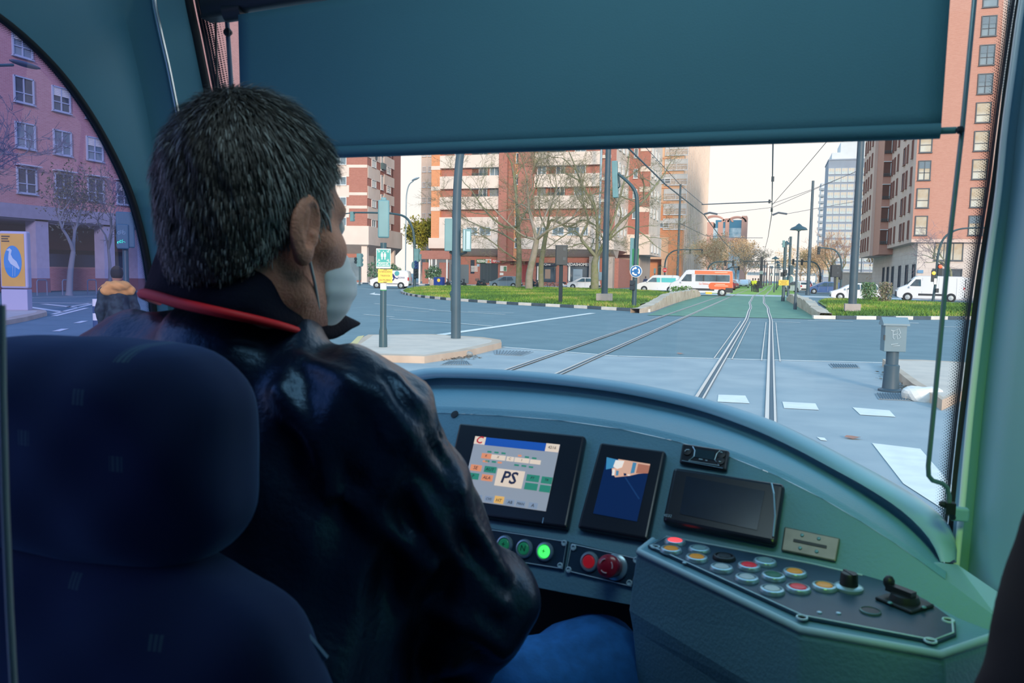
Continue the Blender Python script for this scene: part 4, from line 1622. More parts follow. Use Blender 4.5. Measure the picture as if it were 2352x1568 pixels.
t, P = arm_mast('signal_mast', 'arched signal mast reaching left over the road, behind the white van', 952, 661, [(952.5, 600), (951, 545), (944, 516), (930, 498), (905, 491), (860, 488.5), (812, 488)],
                [(809, 497, 1.15, None, True), (783, 510, .9, None, True)], .17, m=P_DK)
mb = MB()
mb.tube([AY(812, 488, P.y), AY(783, 492, P.y)], .07, 6)
mb.build('arm_end', P_DK, t)
for px, py, w, h in ((957.5, 586, .5, 1.5), (965, 590, .55, .65)):
    signal(t, AY(px, py, P.y - .3), h, UX, V((0, -1, 0)), None, True)
mb = MB()
mb.lathe([(.42, 0), (.42, .06), (.001, .06)], AY(950, 609, P.y - .25), (-.6, -.8, 0), 20)
mb.build('disc_sign', P_BACK, t)
signal(t, AY(957, 608, P.y - .3), 1.0, UX, V((0, -1, 0)), None, False, m=mat('signal_navy', '1f3f7a', .5))
signal(t, AY(956, 628, P.y - .3), 1.1, UX, V((0, -1, 0)), None, False)
# roundabout arrow post on the island
t, P = arm_mast('signal_mast', 'arched signal mast carrying the round blue roundabout sign in the left grass', 1456, 706, [(1460, 600), (1463.5, 520), (1463, 460), (1459, 440), (1450, 426), (1438, 414), (1421, 400)],
                [], .125, bz=.15)
mb = MB()
a = AY(1413, 412, P.y)
mb.box(a, (.28, .3, 1.9), R=Matrix.Rotation(-.06, 3, 'Y'))
mb.build('signal_head', P_BACK, t, bevel=.03)
mb = MB()
mb.tube([AY(1421, 400, P.y), AY(1423.5, 428, P.y), AY(1420, 431, P.y), AY(1411, 430, P.y)], .05, 6)
mb.tube([AY(1421, 400, P.y), AY(1418, 398, P.y)], .05, 6)
mb.build('bracket', P_DK, t)
mb = MB()
a = AY(1452, 584, P.y + .1)
mb.box(a, (.2, .3, 1.7))
mb.build('signal_head', P_BACK, t, bevel=.03)
mb = MB()
mb.box(AY(1459, 590, P.y + .1), (.34, .3, .9))
mb.build('signal_head', mat('signal_green_edge', '2f8a58', .4), t, bevel=.03)
D = P.y
c = AY(1461, 623, P.y - .2)
r = 14.3 * (P.y / FPX) * .97
N = V((0, -1, 0))
mb = MB()
mb.lathe([(r, 0), (r, .04), (.001, .04)], c, N, 40)
sg = mb.build('round_sign', S_WHT, t)
mb = MB()
mb.lathe([(r * .9, 0), (r * .9, .012), (.001, .012)], c + N * .04, N, 40)
mb.build('sign_field', S_BLUE, sg)
mb = MB()
for k in range(3):
    a0 = math.radians(100 + 120 * k)
    out, inn = [], []
    for i in range(9):
        a = a0 + math.radians(68) * i / 8
        out.append(c + N * .055 + V((math.cos(a), 0, math.sin(a))) * r * .68)
        inn.append(c + N * .055 + V((math.cos(a), 0, math.sin(a))) * r * .44)
    for i in range(8):
        mb.prism([out[i], out[i + 1], inn[i + 1], inn[i]], N * .008)
    a = a0
    mb.prism([c + N * .055 + V((math.cos(a), 0, math.sin(a))) * r * .84, c + N * .055 + V((math.cos(a), 0, math.sin(a))) * r * .3, c + N * .055 + V((math.cos(a - .5), 0, math.sin(a - .5))) * r * .58], N * .008)
mb.build('arrows', S_WHT, sg)
signal(t, AY(1453, 655, P.y - .15), .75, UX, V((0, -1, 0)), (1, L_GRN), False, nl=2)
# far arm mast behind the minibus, with the no-entry disc in front of it
t, P = arm_mast('signal_mast', 'arched signal mast with the red no-entry disc by the orange tower', 1527, 657, [(1527, 612), (1531, 592), (1541, 580), (1556, 574), (1585, 573), (1615, 573)], [(1585, 577.5, .85, None, False), (1612.5, 577, .85, None, False)], .17)
c = AY(1527, 620, P.y - .4)
mb = MB()
mb.lathe([(.42, 0), (.42, .04), (.001, .04)], c, N, 28)
sg = mb.build('no_entry_disc', S_RED, t)
mb = MB()
mb.box(c + N * .05, (.6, .02, .13))
mb.build('white_bar', S_WHT, sg)
t = arm_mast('signal_mast', 'arched signal mast just beyond the orange minibus', 1626, 660, [(1626, 620), (1632, 608), (1643, 602), (1660, 601), (1685, 601)], [(1666, 604, .85, None, False), (1684, 604, .85, None, False)], .14, d=125)
t = arm_mast('signal_mast', 'faint arched signal mast farthest down the left carriageway', 1663, 655, [(1663, 632), (1668, 620), (1680, 614), (1697, 613)], [(1697, 616, .85, None, False)], .14, d=180)
t = arm_mast('signal_mast', 'arched signal mast with red light far down the right carriageway', 1884, 660, [(1884, 630), (1880, 612), (1868, 602), (1845, 600), (1822, 599)], [(1842, 602, .85, (0, L_RED), False), (1822, 601, .85, None, False), (1884, 640, .85, (0, L_RED), False)], .14, d=120)
t, P = arm_mast('signal_mast', 'arched signal mast with amber lamp behind the dark panel on the right', 1931, 676, [(1933, 625), (1931, 595), (1922, 578), (1908, 571), (1882, 569)], [(1881, 575, .85, (1, L_AMB), False), (1931, 632, .9, (1, L_AMB), False)], .12, d=88)
t, P = arm_mast('signal_mast', 'curved signal mast with red lamp in front of the white delivery van', 2145, 696, [(2150, 640), (2154, 590), (2163, 556), (2180, 536), (2210, 525), (2262, 523)], [], .11, d=66)
for px, py, mm in ((2160, 612, L_RED), (2145, 627, L_AMB)):
    a = AY(px, py, P.y - .2)
    mb = MB()
    mb.box(a + V((0, .12, -.25)), (.32, .2, .95))
    o = mb.build('signal_head', P_BLK, t, bevel=.02)
    mb = MB()
    mb.lathe([(.14, 0), (.14, .03), (.001, .05)], a + V((0, -.0, 0)), N, 14)
    mb.build('lamp', mm, o)
mb = MB()
mb.box(AY(2152, 667, P.y - .1), (.25, .3, .35))
mb.build('control_box', P_BLK, t, bevel=.03)
mb = MB()
mb.box(AY(2148, 646, P.y - .1), (.2, .2, .5))
mb.build('sticker', S_WHT, t)
# posts of the tram signals right of the track
t, P = simple_post('signal_post', 'green tram signal post bearing the yellow notice right of the track', 'post', 1798, 692, (1801, 556), .11, P_DK)
signal(t, AY(1800, 560, P.y - .1), .55, UX, N, None, True)
signal(t, AY(1804, 626, P.y - .2), .65, UX, N, (1, L_GRN), False, nl=2)
signal(t, AY(1796, 630, P.y - .2), .5, UX, N, None, False, nl=2)
c = AY(1800, 649, P.y - .25)
mb = MB()
mb.box(c, (.76, .03, .42))
sg = mb.build('yellow_notice', S_YEL, t)
for s_, q in (('ATENCIÓN', .1), ('TRANVÍA', -.01), ('EN PRUEBAS', -.12)):
    text(s_, .1, c + V((0, -.02, q)), UX, N, S_INK, sg, 'lettering', .001)
t, P = simple_post('signal_post', 'taller green signal post with a disc behind the yellow notice', 'post', 1810, 681, (1816.5, 543), .12, P_DK)
signal(t, AY(1818, 620, P.y - .2), .95, UX, N, None, True, m=P_DK)
mb = MB()
mb.lathe([(.38, 0), (.38, .04), (.001, .04)], AY(1813, 641, P.y + .2), N, 24)
mb.build('disc_sign', P_BACK, t)
signal(t, AY(1814, 659, P.y - .2), .3, UX, N, None, True, m=P_BLK)
mb = MB()
mb.tube([AY(1816, 545, P.y), AY(1811.5, 547, P.y), AY(1811, 554, P.y)], .03, 5)
mb.build('bracket', P_DK, t)
# black panels seen from behind
for px, py, w, y0, y1, lab in ((1287, 698, 31, 563, 609, 'black boxed sign on a square post in the left grass, seen from behind'), (1916, 681, 23, 608, 636, 'black boxed sign on a square post by the blue car on the right')):
    P = G(px, py, .12 if px < 1500 else 0)
    t = thing('sign_post', lab, 'sign', P)
    kx = (P - EYE).length / FPX
    zc = lambda q: AY(px, q, P.y).z
    mb = MB()
    mb.bx(P.x - .1, P.x + .1, P.y - .06, P.y + .06, P.z, zc(y1))
    mb.build('post', P_BLK, t)
    mb = MB()
    R = Matrix.Rotation(.35, 3, 'Z')
    mb.box(V((P.x, P.y, (zc(y0) + zc(y1)) / 2)), (w * kx * .86, w * kx * .42, zc(y0) - zc(y1)), R=R)
    o = mb.build('sign_box', P_BLK, t, bevel=.03)
    mb = MB()
    for a, b in ((.15, .35), (.15, -.2)):
        mb.box(V((P.x, P.y, (zc(y0) + zc(y1)) / 2)) + R @ V((a, -w * kx * .215, b)), (.16, .02, .18), R=R)
    mb.build('hatch', mat('hatch_grey', '3c4a52', .5), o)
# small signals by the far kerbs
t, P = simple_post('pedestrian_signal', 'low pedestrian signal with red figure by the pillared block', 'traffic light', 826, 655, (826, 605), .1, P_DK)
signal(t, AY(819.5, 598, P.y), 1.2, UX, N, (0, L_RED), False, nl=2)
signal(t, AY(826, 597, P.y), 1.7, UX, N, None, True)
t, P = simple_post('pedestrian_signal', 'low pedestrian signal before the orange tower shop', 'traffic light', 1503, 656, (1504, 628), .1, P_DK)
signal(t, AY(1504, 622, P.y), 1.0, UX, N, None, True)
t, P = simple_post('marker_post', 'green and white striped marker post by the roadside motorbikes', 'bollard', 1038.5, 657, (1038.5, 649), .13, mat('marker_green', '2f6f62', .5))
mb = MB()
for z in (.25, .6):
    mb.lathe([(.185, z), (.185, z + .16)], P, n=12)
mb.build('white_bands', S_WHT, t)
t, P = simple_post('marker_post', 'black litter bin post with checkered foot beside the small white van', 'bollard', 1521, 661, (1521, 648), .28, P_BLK)
mb = MB()
for k in range(6):
    mb.box(P + V((-.8 + .3 * k, -.3, .1 + .2 * (k % 2))), (.3, .1, .2))
mb.build('checker_foot', S_WHT, t)
# blue charging cabinet / parcel box and the glass totem by the shops
t = thing('parcel_box', 'blue postal box with a yellow round emblem on the far pavement', 'post box', GD(1009, 103))
P = t.location.copy()
mb = MB()
mb.bx(P.x - .62, P.x + .62, P.y - .4, P.y + .4, 0, 1.25)
mb.build('box_body', mat('post_blue', '1f3f8f', .45), t, bevel=.04)
mb = MB()
mb.lathe([(.22, 0), (.22, .02), (.001, .02)], P + V((.1, -.4, .85)), N, 20)
mb.build('emblem', S_YEL, t)
t = thing('information_totem', 'tall pale glass totem on the pavement before the navy shop fascia', 'totem', GD(1327, 106))
P = t.location.copy()
mb = MB()
mb.bx(P.x - .6, P.x + .6, P.y - .25, P.y + .25, 0, 2.6)
mb.build('totem_body', mat('totem_glass', 'a5b4c0', .25), t, bevel=.05)
mb = MB()
for k in range(3):
    mb.box(P + V((0, -.26, .8 + .5 * k)), (.8, .02, .2))
mb.build('totem_panel', mat('totem_panel', '93a4b2', .3), t)
for i, (px, lab) in enumerate(((872, 'potted leafy bush left of the pillared block window'), (901, 'small potted bush behind the white van with the dancer'), (995, 'potted palm beside the gatehouse'))):
    Pp = GD(px, 108)
    t = thing('potted_bush', lab, 'plant', Pp)
    mb = MB()
    s_ = 1.3 if i == 0 else .9
    mb.lathe([(.5 * s_, 0), (.75 * s_, .9), (.7 * s_, .9), (.01, .85)], Pp, n=16)
    mb.build('pot', mat('pot_cream', 'cdb9a8', .8), t)
    mb = MB()
    for k in range(420):
        th, ph = rnd.uniform(0, 6.28), rnd.random() ** .5
        q = Pp + V((math.cos(th) * ph * 1.35 * s_, math.sin(th) * ph * s_, 1.1 + (2.1 * s_) * rnd.random() * (1.1 - ph * .5)))
        u = V((rnd.uniform(-1, 1), rnd.uniform(-1, 1), rnd.uniform(-1, 1))) * .2
        w = V((rnd.uniform(-1, 1), rnd.uniform(-1, 1), rnd.uniform(-1, 1))) * .13
        mb.flat([q - u, q + w, q + u, q - w])
    mb.build('foliage', mat('bush_leaf', '4f6f58', .7, col2='6b8a68', scale=8), t, kind='stuff')
# advertising totem seen through the side window
PA = G(40, 712, .14)
t = thing('advertising_totem', 'rounded advertising totem with a yellow heron poster at the left', 'advert', PA)
kx = (PA - EYE).length / FPX
U, N = facing(PA)
U = Matrix.Rotation(math.radians(-24), 3, 'Z') @ U
N = Matrix.Rotation(math.radians(-24), 3, 'Z') @ N
R = Matrix((U, -N, Zv)).transposed()
zc = lambda q: AY(40, q, PA.y).z
TOT = mat('totem_paint', 'b4b2c8', .45)
mb = MB()
mb.box(V((PA.x, PA.y, (PA.z + zc(664)) / 2)), (47 * kx, .4, zc(664) - PA.z), R=R)
mb.build('plinth', TOT, t, bevel=.03)
zc0, zc1 = zc(662), zc(531)
mb = MB()
mb.box(V((PA.x, PA.y, (zc0 + zc1) / 2)), (50 * kx, .34, zc1 - zc0), R=R)
hd = mb.build('poster_case', TOT, t, bevel=.07)
mb = MB()
o = V((PA.x, PA.y, 0)) + N * .17 - U * (1 * kx)
rect(mb, o, U, Zv, -21 * kx, 21 * kx, zc(657), zc(537), N, .0, .01)
po = mb.build('poster', mat('poster_yellow', 'd8a64a', .5, var=.04), hd)
cz = (zc(570) + zc(632)) / 2
ov = [o + U * (math.cos(a) * 16 * kx) + Zv * (cz + math.sin(a) * 31 * kx) + N * .012 for a in [2 * math.pi * k / 28 for k in range(28)]]
mb = MB()
mb.prism(ov, N * .004)
mb.build('poster_oval', mat('poster_blue', '2f86c4', .5), po)
mb = MB()
hp = [(-11, 22), (-5, 26), (-1, 22), (-3, 14), (0, 7), (7, 0), (12, -12), (11, -15), (3, -9), (-4, -4), (-8, 4), (-7, 14), (-6, 20)]
mb.prism([o + U * (x * kx) + Zv * (cz + z * kx) + N * .017 for x, z in hp], N * .003)
for x in (0, 4):
    mb.tube([o + U * (x * kx) + Zv * (cz - 8 * kx) + N * .018, o + U * ((x - 1) * kx) + Zv * (cz - 28 * kx) + N * .018], .007, 4)
mb.build('heron', mat('heron_pale', 'b8cad8', .6), po)
for k in range(3):
    mb = MB()
    rect(mb, o, U, Zv, (-19 + 0) * kx, (-19 + (15, 12, 14)[k]) * kx, zc(545 + k * 5.5), zc(542 + k * 5.5), N, .012, .003)
    mb.build('poster_line', mat('poster_ink', '4a4038', .6), po)
# bicycle signal
PB = GD(289, 21.0)
t = thing('bicycle_signal', 'bicycle traffic light glowing green on a post behind the pedestrian', 'traffic light', PB)
zc = lambda q: AY(283, q, PB.y).z
post(t, PB, zc(500), .075, P_DK)
U, N = facing(PB)
R = Matrix((U, -N, Zv)).transposed()
a = AY(283, 528, PB.y)
a = a + N * .1
kx = (PB - EYE).length / FPX
mb = MB()
mb.box(a + U * (4 * kx), (34 * kx, .22, 72 * kx), R=R)
mb.box(a - U * (1 * kx) + N * .1 - Zv * (14 * kx), (22 * kx, .12, 50 * kx), R=R)
hd = mb.build('signal_head', mat('signal_teal', '3a6478', .5), t, bevel=.03)
for k, py in enumerate((534, 556)):
    c = AY(279, py, PB.y) + N * .275
    mb = MB()
    mb.lathe([(9.2 * kx, 0), (9.2 * kx, .02), (.001, .02)], c - N * .01, N, 28)
    ln = mb.build('lens', mat('lens_dark', '14303c', .3), hd)
    mm = L_GRN if k else mat('bike_grey', '6f8fa0', .5)
    mb = MB()
    c2 = c + N * .02
    for s_ in (-1, 1):
        ring = [c2 + U * (s_ * 4.2 * kx + math.cos(q) * 2.6 * kx) + Zv * (-1.6 * kx + math.sin(q) * 2.6 * kx) for q in [2 * math.pi * i / 14 for i in range(15)]]
        mb.tube(ring, .013, 5)
    for pl in (((-4.2, -1.6), (-2, 2.2), (2.4, 2.2), (4.2, -1.6)), ((-2, 2.2), (0, -1.8), (2.4, 2.2)), ((-4.2, -1.6), (0, -1.8)), ((-3, 3.4), (-1, 3.4)), ((2.4, 2.2), (1.8, 4.2), (4, 4.2))):
        mb.tube([c2 + U * (x * kx) + Zv * (z * kx) for x, z in pl], .013, 5)
    mb.build('bicycle_sign', mm, ln)
# hoop bollards along the arcade pavement
for k, px in enumerate((95, 153, 210)):
    Pp = AX(px, yh(px), -42)
    Pp = V((Pp.x, Pp.y, 0))
    t = thing('hoop_barrier', ('metal hoop barrier below the first arcade pillar', 'metal hoop barrier at the foot of the small street tree', 'metal hoop barrier between the street tree and the second pillar')[k], 'barrier', Pp)
    mb = MB()
    mb.tube([Pp + V((0, -.35, 0)), Pp + V((0, -.35, .85)), Pp + V((0, -.28, .95)), Pp + V((0, .28, .95)), Pp + V((0, .35, .85)), Pp + V((0, .35, 0))], .035, 6)
    mb.build('hoop', mat('hoop_grey', '6f7f98', .4), t)
# striped post near the pedestrian
Pp = GD(219, 19)
t = thing('striped_post', 'blue and white striped post left of the pedestrian in the orange hood', 'bollard', Pp)
for k in range(6):
    mb = MB()
    mb.lathe([(.085, k * .17), (.085, k * .17 + .17)] if k < 5 else [(.085, k * .17), (.085, k * .17 + .17), (.001, k * .17 + .17)], Pp, n=14)
    mb.build('stripe', (mat('stripe_blue', '34527a', .5), S_WHT)[k % 2], t)

# ------------------------------------------------------------------ overhead wires
WIRE = mat('wire_dark', '5a5f68', .5)


def wire(lab, pts, r, name='overhead_wire', m=None):
    mb = MB()
    mb.tube(pts, r, 5)
    return tag(mb.build(name, m or WIRE), lab, 'wire')


wire('contact wire over the right track', [AY(1776, 180, 9), AY(1775.5, 330, 22), AY(1773, 478, 40), AY(1772.5, 492, 42), AY(1764, 545, 62), AY(1755, 580, 95), AY(1748, 600, 140), AY(1747, 622, 260)], .02)
wire('contact wire over the left track running to the far poles', [AY(1360, 255, 19), AY(1440, 337, 23), AY(1530, 425, 32), AY(1618, 494, 48), AY(1660, 552, 70), AY(1705, 598, 120)], .03)
wire('thin span wire crossing to the right contact wire', [AY(1612, 469.5, 48), AY(1772, 463, 42)], .03)
wire('pull-off arm of the right contact wire', [AY(1774, 494, 42), AY(1788, 488.5, 42), AY(1808, 491.5, 42)], .05)
wire('pull-off arm of the left contact wire', [AY(1617, 492, 48), AY(1630, 488.5, 48), AY(1648, 492, 48)], .06)
wire('thin guy wire rising to the right from the pull-off arm', [AY(1648, 491, 48), AY(1775, 476, 46), AY(1972, 391, 43)], .012)
wire('upper thin guy wire reaching the thick right pole', [AY(1773, 468, 42), AY(1865, 435, 42), AY(1972, 392, 43)], .012)
wire('lower thin guy wire reaching the thick right pole', [AY(1808, 491, 42), AY(1900, 474, 43), AY(1968, 462, 43)], .012)
wire('thin wire climbing right behind the blind', [AY(1774, 470, 42), AY(1840, 395, 36), AY(1910, 312, 30)], .012)
wire('thin wire in front of the orange tower', [AY(1480, 335, 46), AY(1566, 428, 48), AY(1616, 470, 48)], .02)
wire('distant span wire between the far poles', [AY(1560, 512, 80), AY(1620, 541, 90), AY(1700, 546, 90), AY(1752, 546, 90)], .03)
for px, py, y_, lab in ((1767.5, 462.5, 42, 'small black insulator at the end of the span wire'), (1775, 411, 31, 'small black insulator high on the right contact wire'), (1772.6, 482, 41, 'small black insulator at the pull-off arm joint')):
    mb = MB()
    mb.lathe([(.05, -.09), (.05, .09)], AY(px, py, y_), (0, 0, 1), 8)
    tag(mb.build('wire_insulator', P_BLK), lab, 'insulator')
# ================================================================== VEHICLES (x forward, y to the left, z up; origin on the road under the middle)
V_TYRE = mat('tyre', '23292f', .8)
V_HUB = mat('wheel_hub', 'aab4ba', .4, .4)
V_GLASS = mat('car_glass', '2f4654', .06, spec=.8, col2='4f6c7a', scale=1.2)
V_BLK = mat('car_black', '2b343c', .6)
V_LAMP = mat('head_lamp', 'dfe6ea', .15)
V_TAIL = mat('tail_lamp', 'c0303c', .3)
V_PLATE = mat('number_plate', 'e2e2de', .5)
V_WHITE = mat('car_white', 'e4e6ea', .3, coat=.5)
V_SEAM = mat('panel_seam', 'aab0b8', .5)


def vehicle(name, lab, L, H, Wd, body, prof, belt, glass, wheels, wr, loc, heading, cat_='car', roofw=.82, group=None, skirt=None, doors=(), lamps=True):
    """prof: the side outline (x, z) of the whole body; belt: height where the sides begin to lean in;
    glass: side window outlines; heading: angle of +x from world X"""
    t = thing(name, lab, cat_, loc, heading, group)
    hw = Wd / 2

    def y_at(z):
        return hw if z <= belt else hw * (1 - (1 - roofw) * (z - belt) / max(.01, H - belt))
    mb = MB()
    n = len(prof)
    rows = []
    for s_ in (-1, -.86, .86, 1):
        rows.append([V((x * (1 if abs(s_) > .9 else 1.012), s_ * y_at(z), z + (0 if abs(s_) > .9 or z < belt else .035))) for x, z in prof])
    mb.loft(rows, 0, True)
    mb.add(rows[0], [tuple(range(n))])
    mb.add(rows[-1], [tuple(range(n))])
    mb.build('body', body, t, world=False, smooth=30)
    for s_ in (-1, 1):
        for k, g in enumerate(glass):
            m_ = MB()
            m_.prism([V((x, s_ * (y_at(z) + .004), z)) for x, z in g], (0, s_ * .018, 0))
            m_.build('side_window', V_GLASS, t, world=False)
        for d in doors:
            m_ = MB()
            m_.prism([V((d[0] - .012, s_ * (y_at(d[1]) + .001), d[1])), V((d[0] + .012, s_ * (y_at(d[1]) + .001), d[1])), V((d[0] + .012, s_ * (y_at(d[2]) + .001), d[2])), V((d[0] - .012, s_ * (y_at(d[2]) + .001), d[2]))], (0, s_ * .008, 0))
            m_.build('door_seam', V_SEAM, t, world=False)
        for x in wheels:
            m_ = MB()
            m_.lathe([(wr * 1.16, 0), (wr * 1.16, .02), (.001, .02)], (x, s_ * (hw - .012), wr * 1.02), (0, s_, 0), 22)
            m_.build('wheel_arch', V_BLK, t, world=False)
            m_ = MB()
            m_.lathe([(.01, -.2), (wr * .95, -.2), (wr, -.16), (wr, -.03), (wr * .93, .0), (wr * .62, .01)], (x, s_ * (hw + .03), wr), (0, s_, 0), 24)
            w_ = m_.build('wheel', V_TYRE, t, world=False, smooth=40)
            m_ = MB()
            m_.lathe([(wr * .64, .0), (wr * .6, .015), (wr * .2, .025), (.001, .03)], (x, s_ * (hw + .03), wr), (0, s_, 0), 18)
            m_.build('hub_cap', V_HUB, w_, world=False)
        if lamps:
            fx = max(x for x, z in prof if z < belt)
            rx = min(x for x, z in prof)
            m_ = MB()
            m_.box((fx - .16, s_ * hw * .74, belt * .74), (.34, hw * .42, .17), rz=-s_ * .3)
            m_.build('head_lamp', V_LAMP, t, world=False, bevel=.03)
            m_ = MB()
            m_.box((rx + .05, s_ * hw * .86, belt * .9), (.14, hw * .24, .42 if H > 1.7 else .22))
            m_.build('tail_lamp', V_TAIL, t, world=False, bevel=.02)
            m_ = MB()
            m_.box((glass[0][0][0] - .0, s_ * (hw + .1), belt + .06), (.12, .2, .16))
            m_.build('door_mirror', body, t, world=False, bevel=.03)
    # windscreen and rear window follow the outline
    def pane(nm, a, b, inset=.1, lift=.02):
        m_ = MB()
        (xa, za), (xb, zb_) = a, b
        d = V((xb - xa, 0, zb_ - za)).normalized()
        nrm = V((d.z, 0, -d.x))
        if nrm.x * (1 if xa > 0 else -1) < 0:
            nrm = -nrm
        p0, p1 = V((xa, 0, za)) + d * inset * .6, V((xb, 0, zb_)) - d * inset * .6
        q = []
        for p, s_ in ((p0, -1), (p0, 1), (p1, 1), (p1, -1)):
            q.append(V((p.x, s_ * (y_at(p.z) - inset), p.z)) + nrm * lift)
        m_.prism(q, nrm * .012)
        m_.build(nm, V_GLASS, t, world=False)
    return t, pane, y_at


def local(t, mb, nm, m, **k):
    return mb.build(nm, m, t, world=False, **k)


HATCH = [(-1.95, .3), (-2.0, .62), (-1.92, .98), (-1.62, 1.42), (-1.0, 1.5), (.1, 1.5), (.75, 1.28), (1.25, .98), (1.85, .8), (2.02, .62), (2.02, .3), (1.75, .2), (-1.75, .2)]
HATCH_G = ([(.8, .98), (.1, 1.4), (-.25, 1.42), (-.3, .98)], [(-.38, .98), (-.35, 1.42), (-1.0, 1.41), (-1.25, 1.02)])
WAGON_G = ([(.85, .98), (.1, 1.4), (-.25, 1.42), (-.3, .98)], [(-.38, .98), (-.35, 1.42), (-1.15, 1.41), (-1.2, .98)], [(-1.28, .98), (-1.23, 1.41), (-1.6, 1.38), (-1.75, 1.02)])


def car(lab, m, px, d, heading, glass=HATCH_G, name='car', group=None, scale=1.0, py=None):
    loc = GD(px, d) if py is None else G(px, py)
    t, pane, y = vehicle(name, lab, 4, 1.5, 1.75, m, HATCH, .95, glass, (1.28, -1.25), .31, loc, heading, doors=((-.33, .35, .95), (.72, .4, .95)))
    pane('windscreen', (1.2, 1.0), (.12, 1.49))
    pane('rear_window', (-1.93, 1.0), (-1.62, 1.42))
    mb = MB()
    mb.box((2.02, 0, .42), (.08, 1.5, .2))
    mb.box((-1.99, 0, .45), (.08, 1.5, .2))
    local(t, mb, 'bumper', V_BLK, bevel=.02)
    mb = MB()
    mb.box((2.07, 0, .45), (.02, .52, .11))
    mb.box((-2.04, 0, .6), (.02, .52, .11))
    local(t, mb, 'number_plate', V_PLATE)
    if scale != 1:
        pass
    return t


PI = math.pi
car('silver blue hatchback parked behind the leftmost bare tree trunk', mat('car_silver_blue', '7d98a8', .3, .3, coat=.5), 1163, 104, PI)
car('white car parked between the totem and the right bare tree, before the navy shop', V_WHITE, 1342, 103, PI)
t = car('white estate car with dark roof bars behind the right grass', V_WHITE, 1966, 70, PI, WAGON_G)
mb = MB()
for s_ in (-1, 1):
    mb.tube([(.1, s_ * .62, 1.53), (.0, s_ * .62, 1.58), (-1.3, s_ * .62, 1.58), (-1.4, s_ * .62, 1.53)], .02, 6)
local(t, mb, 'roof_rail', V_BLK)
car('bright blue car waiting beyond the right grass by the black boxed sign', mat('car_blue', '2a5c98', .3, coat=.6), 1895, 100, PI)
car('red car waiting far right of the signal posts', mat('car_red', 'c05058', .3), 1845, 150, PI * .62)
car('white car half hidden behind the domed lamp right of the tracks', V_WHITE, 1830, 110, PI * .7)
for px, d, lab, m in ((1672, 150, 'white car just right of the orange minibus', V_WHITE), (1686, 142, 'second white car along the left carriageway', V_WHITE), (1709, 150, 'third white car along the left carriageway, nearest the tracks', V_WHITE),
                      (1662, 118, 'dark red car directly behind the orange minibus', mat('car_maroon', '8a3a48', .4)), (1716, 190, 'pale car farthest down the left carriageway', mat('car_pale', 'd5d8dc', .4)),
                      (1699, 200, 'grey car in the middle of the left carriageway queue', mat('car_grey', '8f9aa4', .4))):
    car(lab, m, px, d, -PI / 2 if d > 125 else PI * .9)
for px, d, lab in ((1816, 230, 'pale blurred car in the distance left of the domed lamp'), (1858, 210, 'pale blurred car in the distance behind the dark tram pole')):
    car(lab, mat('car_pale', 'd5d8dc'), px, d, -PI / 2)

# white van with the dancer emblem, far left
VAN = [(-2.1, .32), (-2.15, .7), (-2.1, 1.6), (-1.98, 1.88), (-1.7, 1.95), (.35, 1.95), (.62, 1.85), (1.2, 1.2), (1.95, 1.0), (2.12, .75), (2.12, .35), (1.9, .26), (-1.9, .26)]
t, pane, y_ = vehicle('van', 'white delivery van with a dark blue dancer emblem behind the assembly post', 4.3, 1.95, 1.85, V_WHITE, VAN, 1.15,
                      ([(1.02, 1.18), (.55, 1.72), (.1, 1.74), (.08, 1.18)],), (1.38, -1.3), .33, GD(898, 88), PI + .25, 'van', .86, doors=((.02, .4, 1.75), (-1.0, .4, 1.75)))
pane('windscreen', (1.2, 1.2), (.62, 1.85))
mb = MB()
mb.box((2.1, 0, .5), (.16, 1.8, .42))
mb.box((-2.13, 0, .45), (.1, 1.7, .2))
local(t, mb, 'bumper', V_BLK, bevel=.04)
mb = MB()
mb.box((2.19, .1, .55), (.02, .52, .12))
local(t, mb, 'number_plate', V_PLATE)
mb = MB()
mb.box((0, .94, .52), (2.2, .02, .06))
local(t, mb, 'side_strip', V_BLK)
NAVY = mat('emblem_navy', '1f2f7c', .5)
mb = MB()
yy = .935
for pl, r in ((((-.42, 1.62), (-.5, 1.38), (-.62, 1.28)), .05), (((-.5, 1.45), (-.25, 1.5), (-.12, 1.36)), .045), (((-.6, 1.3), (-.5, 1.0), (-.38, .86)), .06), (((-.6, 1.25), (-.82, 1.1), (-.98, 1.12)), .05), (((-.5, 1.0), (-.3, .95), (-.3, .75)), .05)):
    mb.tube([(x, yy, z) for x, z in pl], r, 6)
mb.ell((-.5, yy, 1.33), (.12, .012, .16))
local(t, mb, 'dancer_emblem', NAVY)
mb = MB()
mb.lathe([(.26, 0), (.26, .012), (.001, .014)], (-.85, .87, 1.66), (0, 1, .14), 20)
local(t, mb, 'bubble_emblem', mat('emblem_teal', '3fa0a8', .5))
Rv = Matrix.Rotation(PI + .25, 3, 'Z')
text('ICONA', .24, root_matrix(t) @ V((-1.35, .95, 1.2)), Rv @ V((-1, 0, 0)), Rv @ V((0, 1, 0)), NAVY, t, 'lettering', .004)

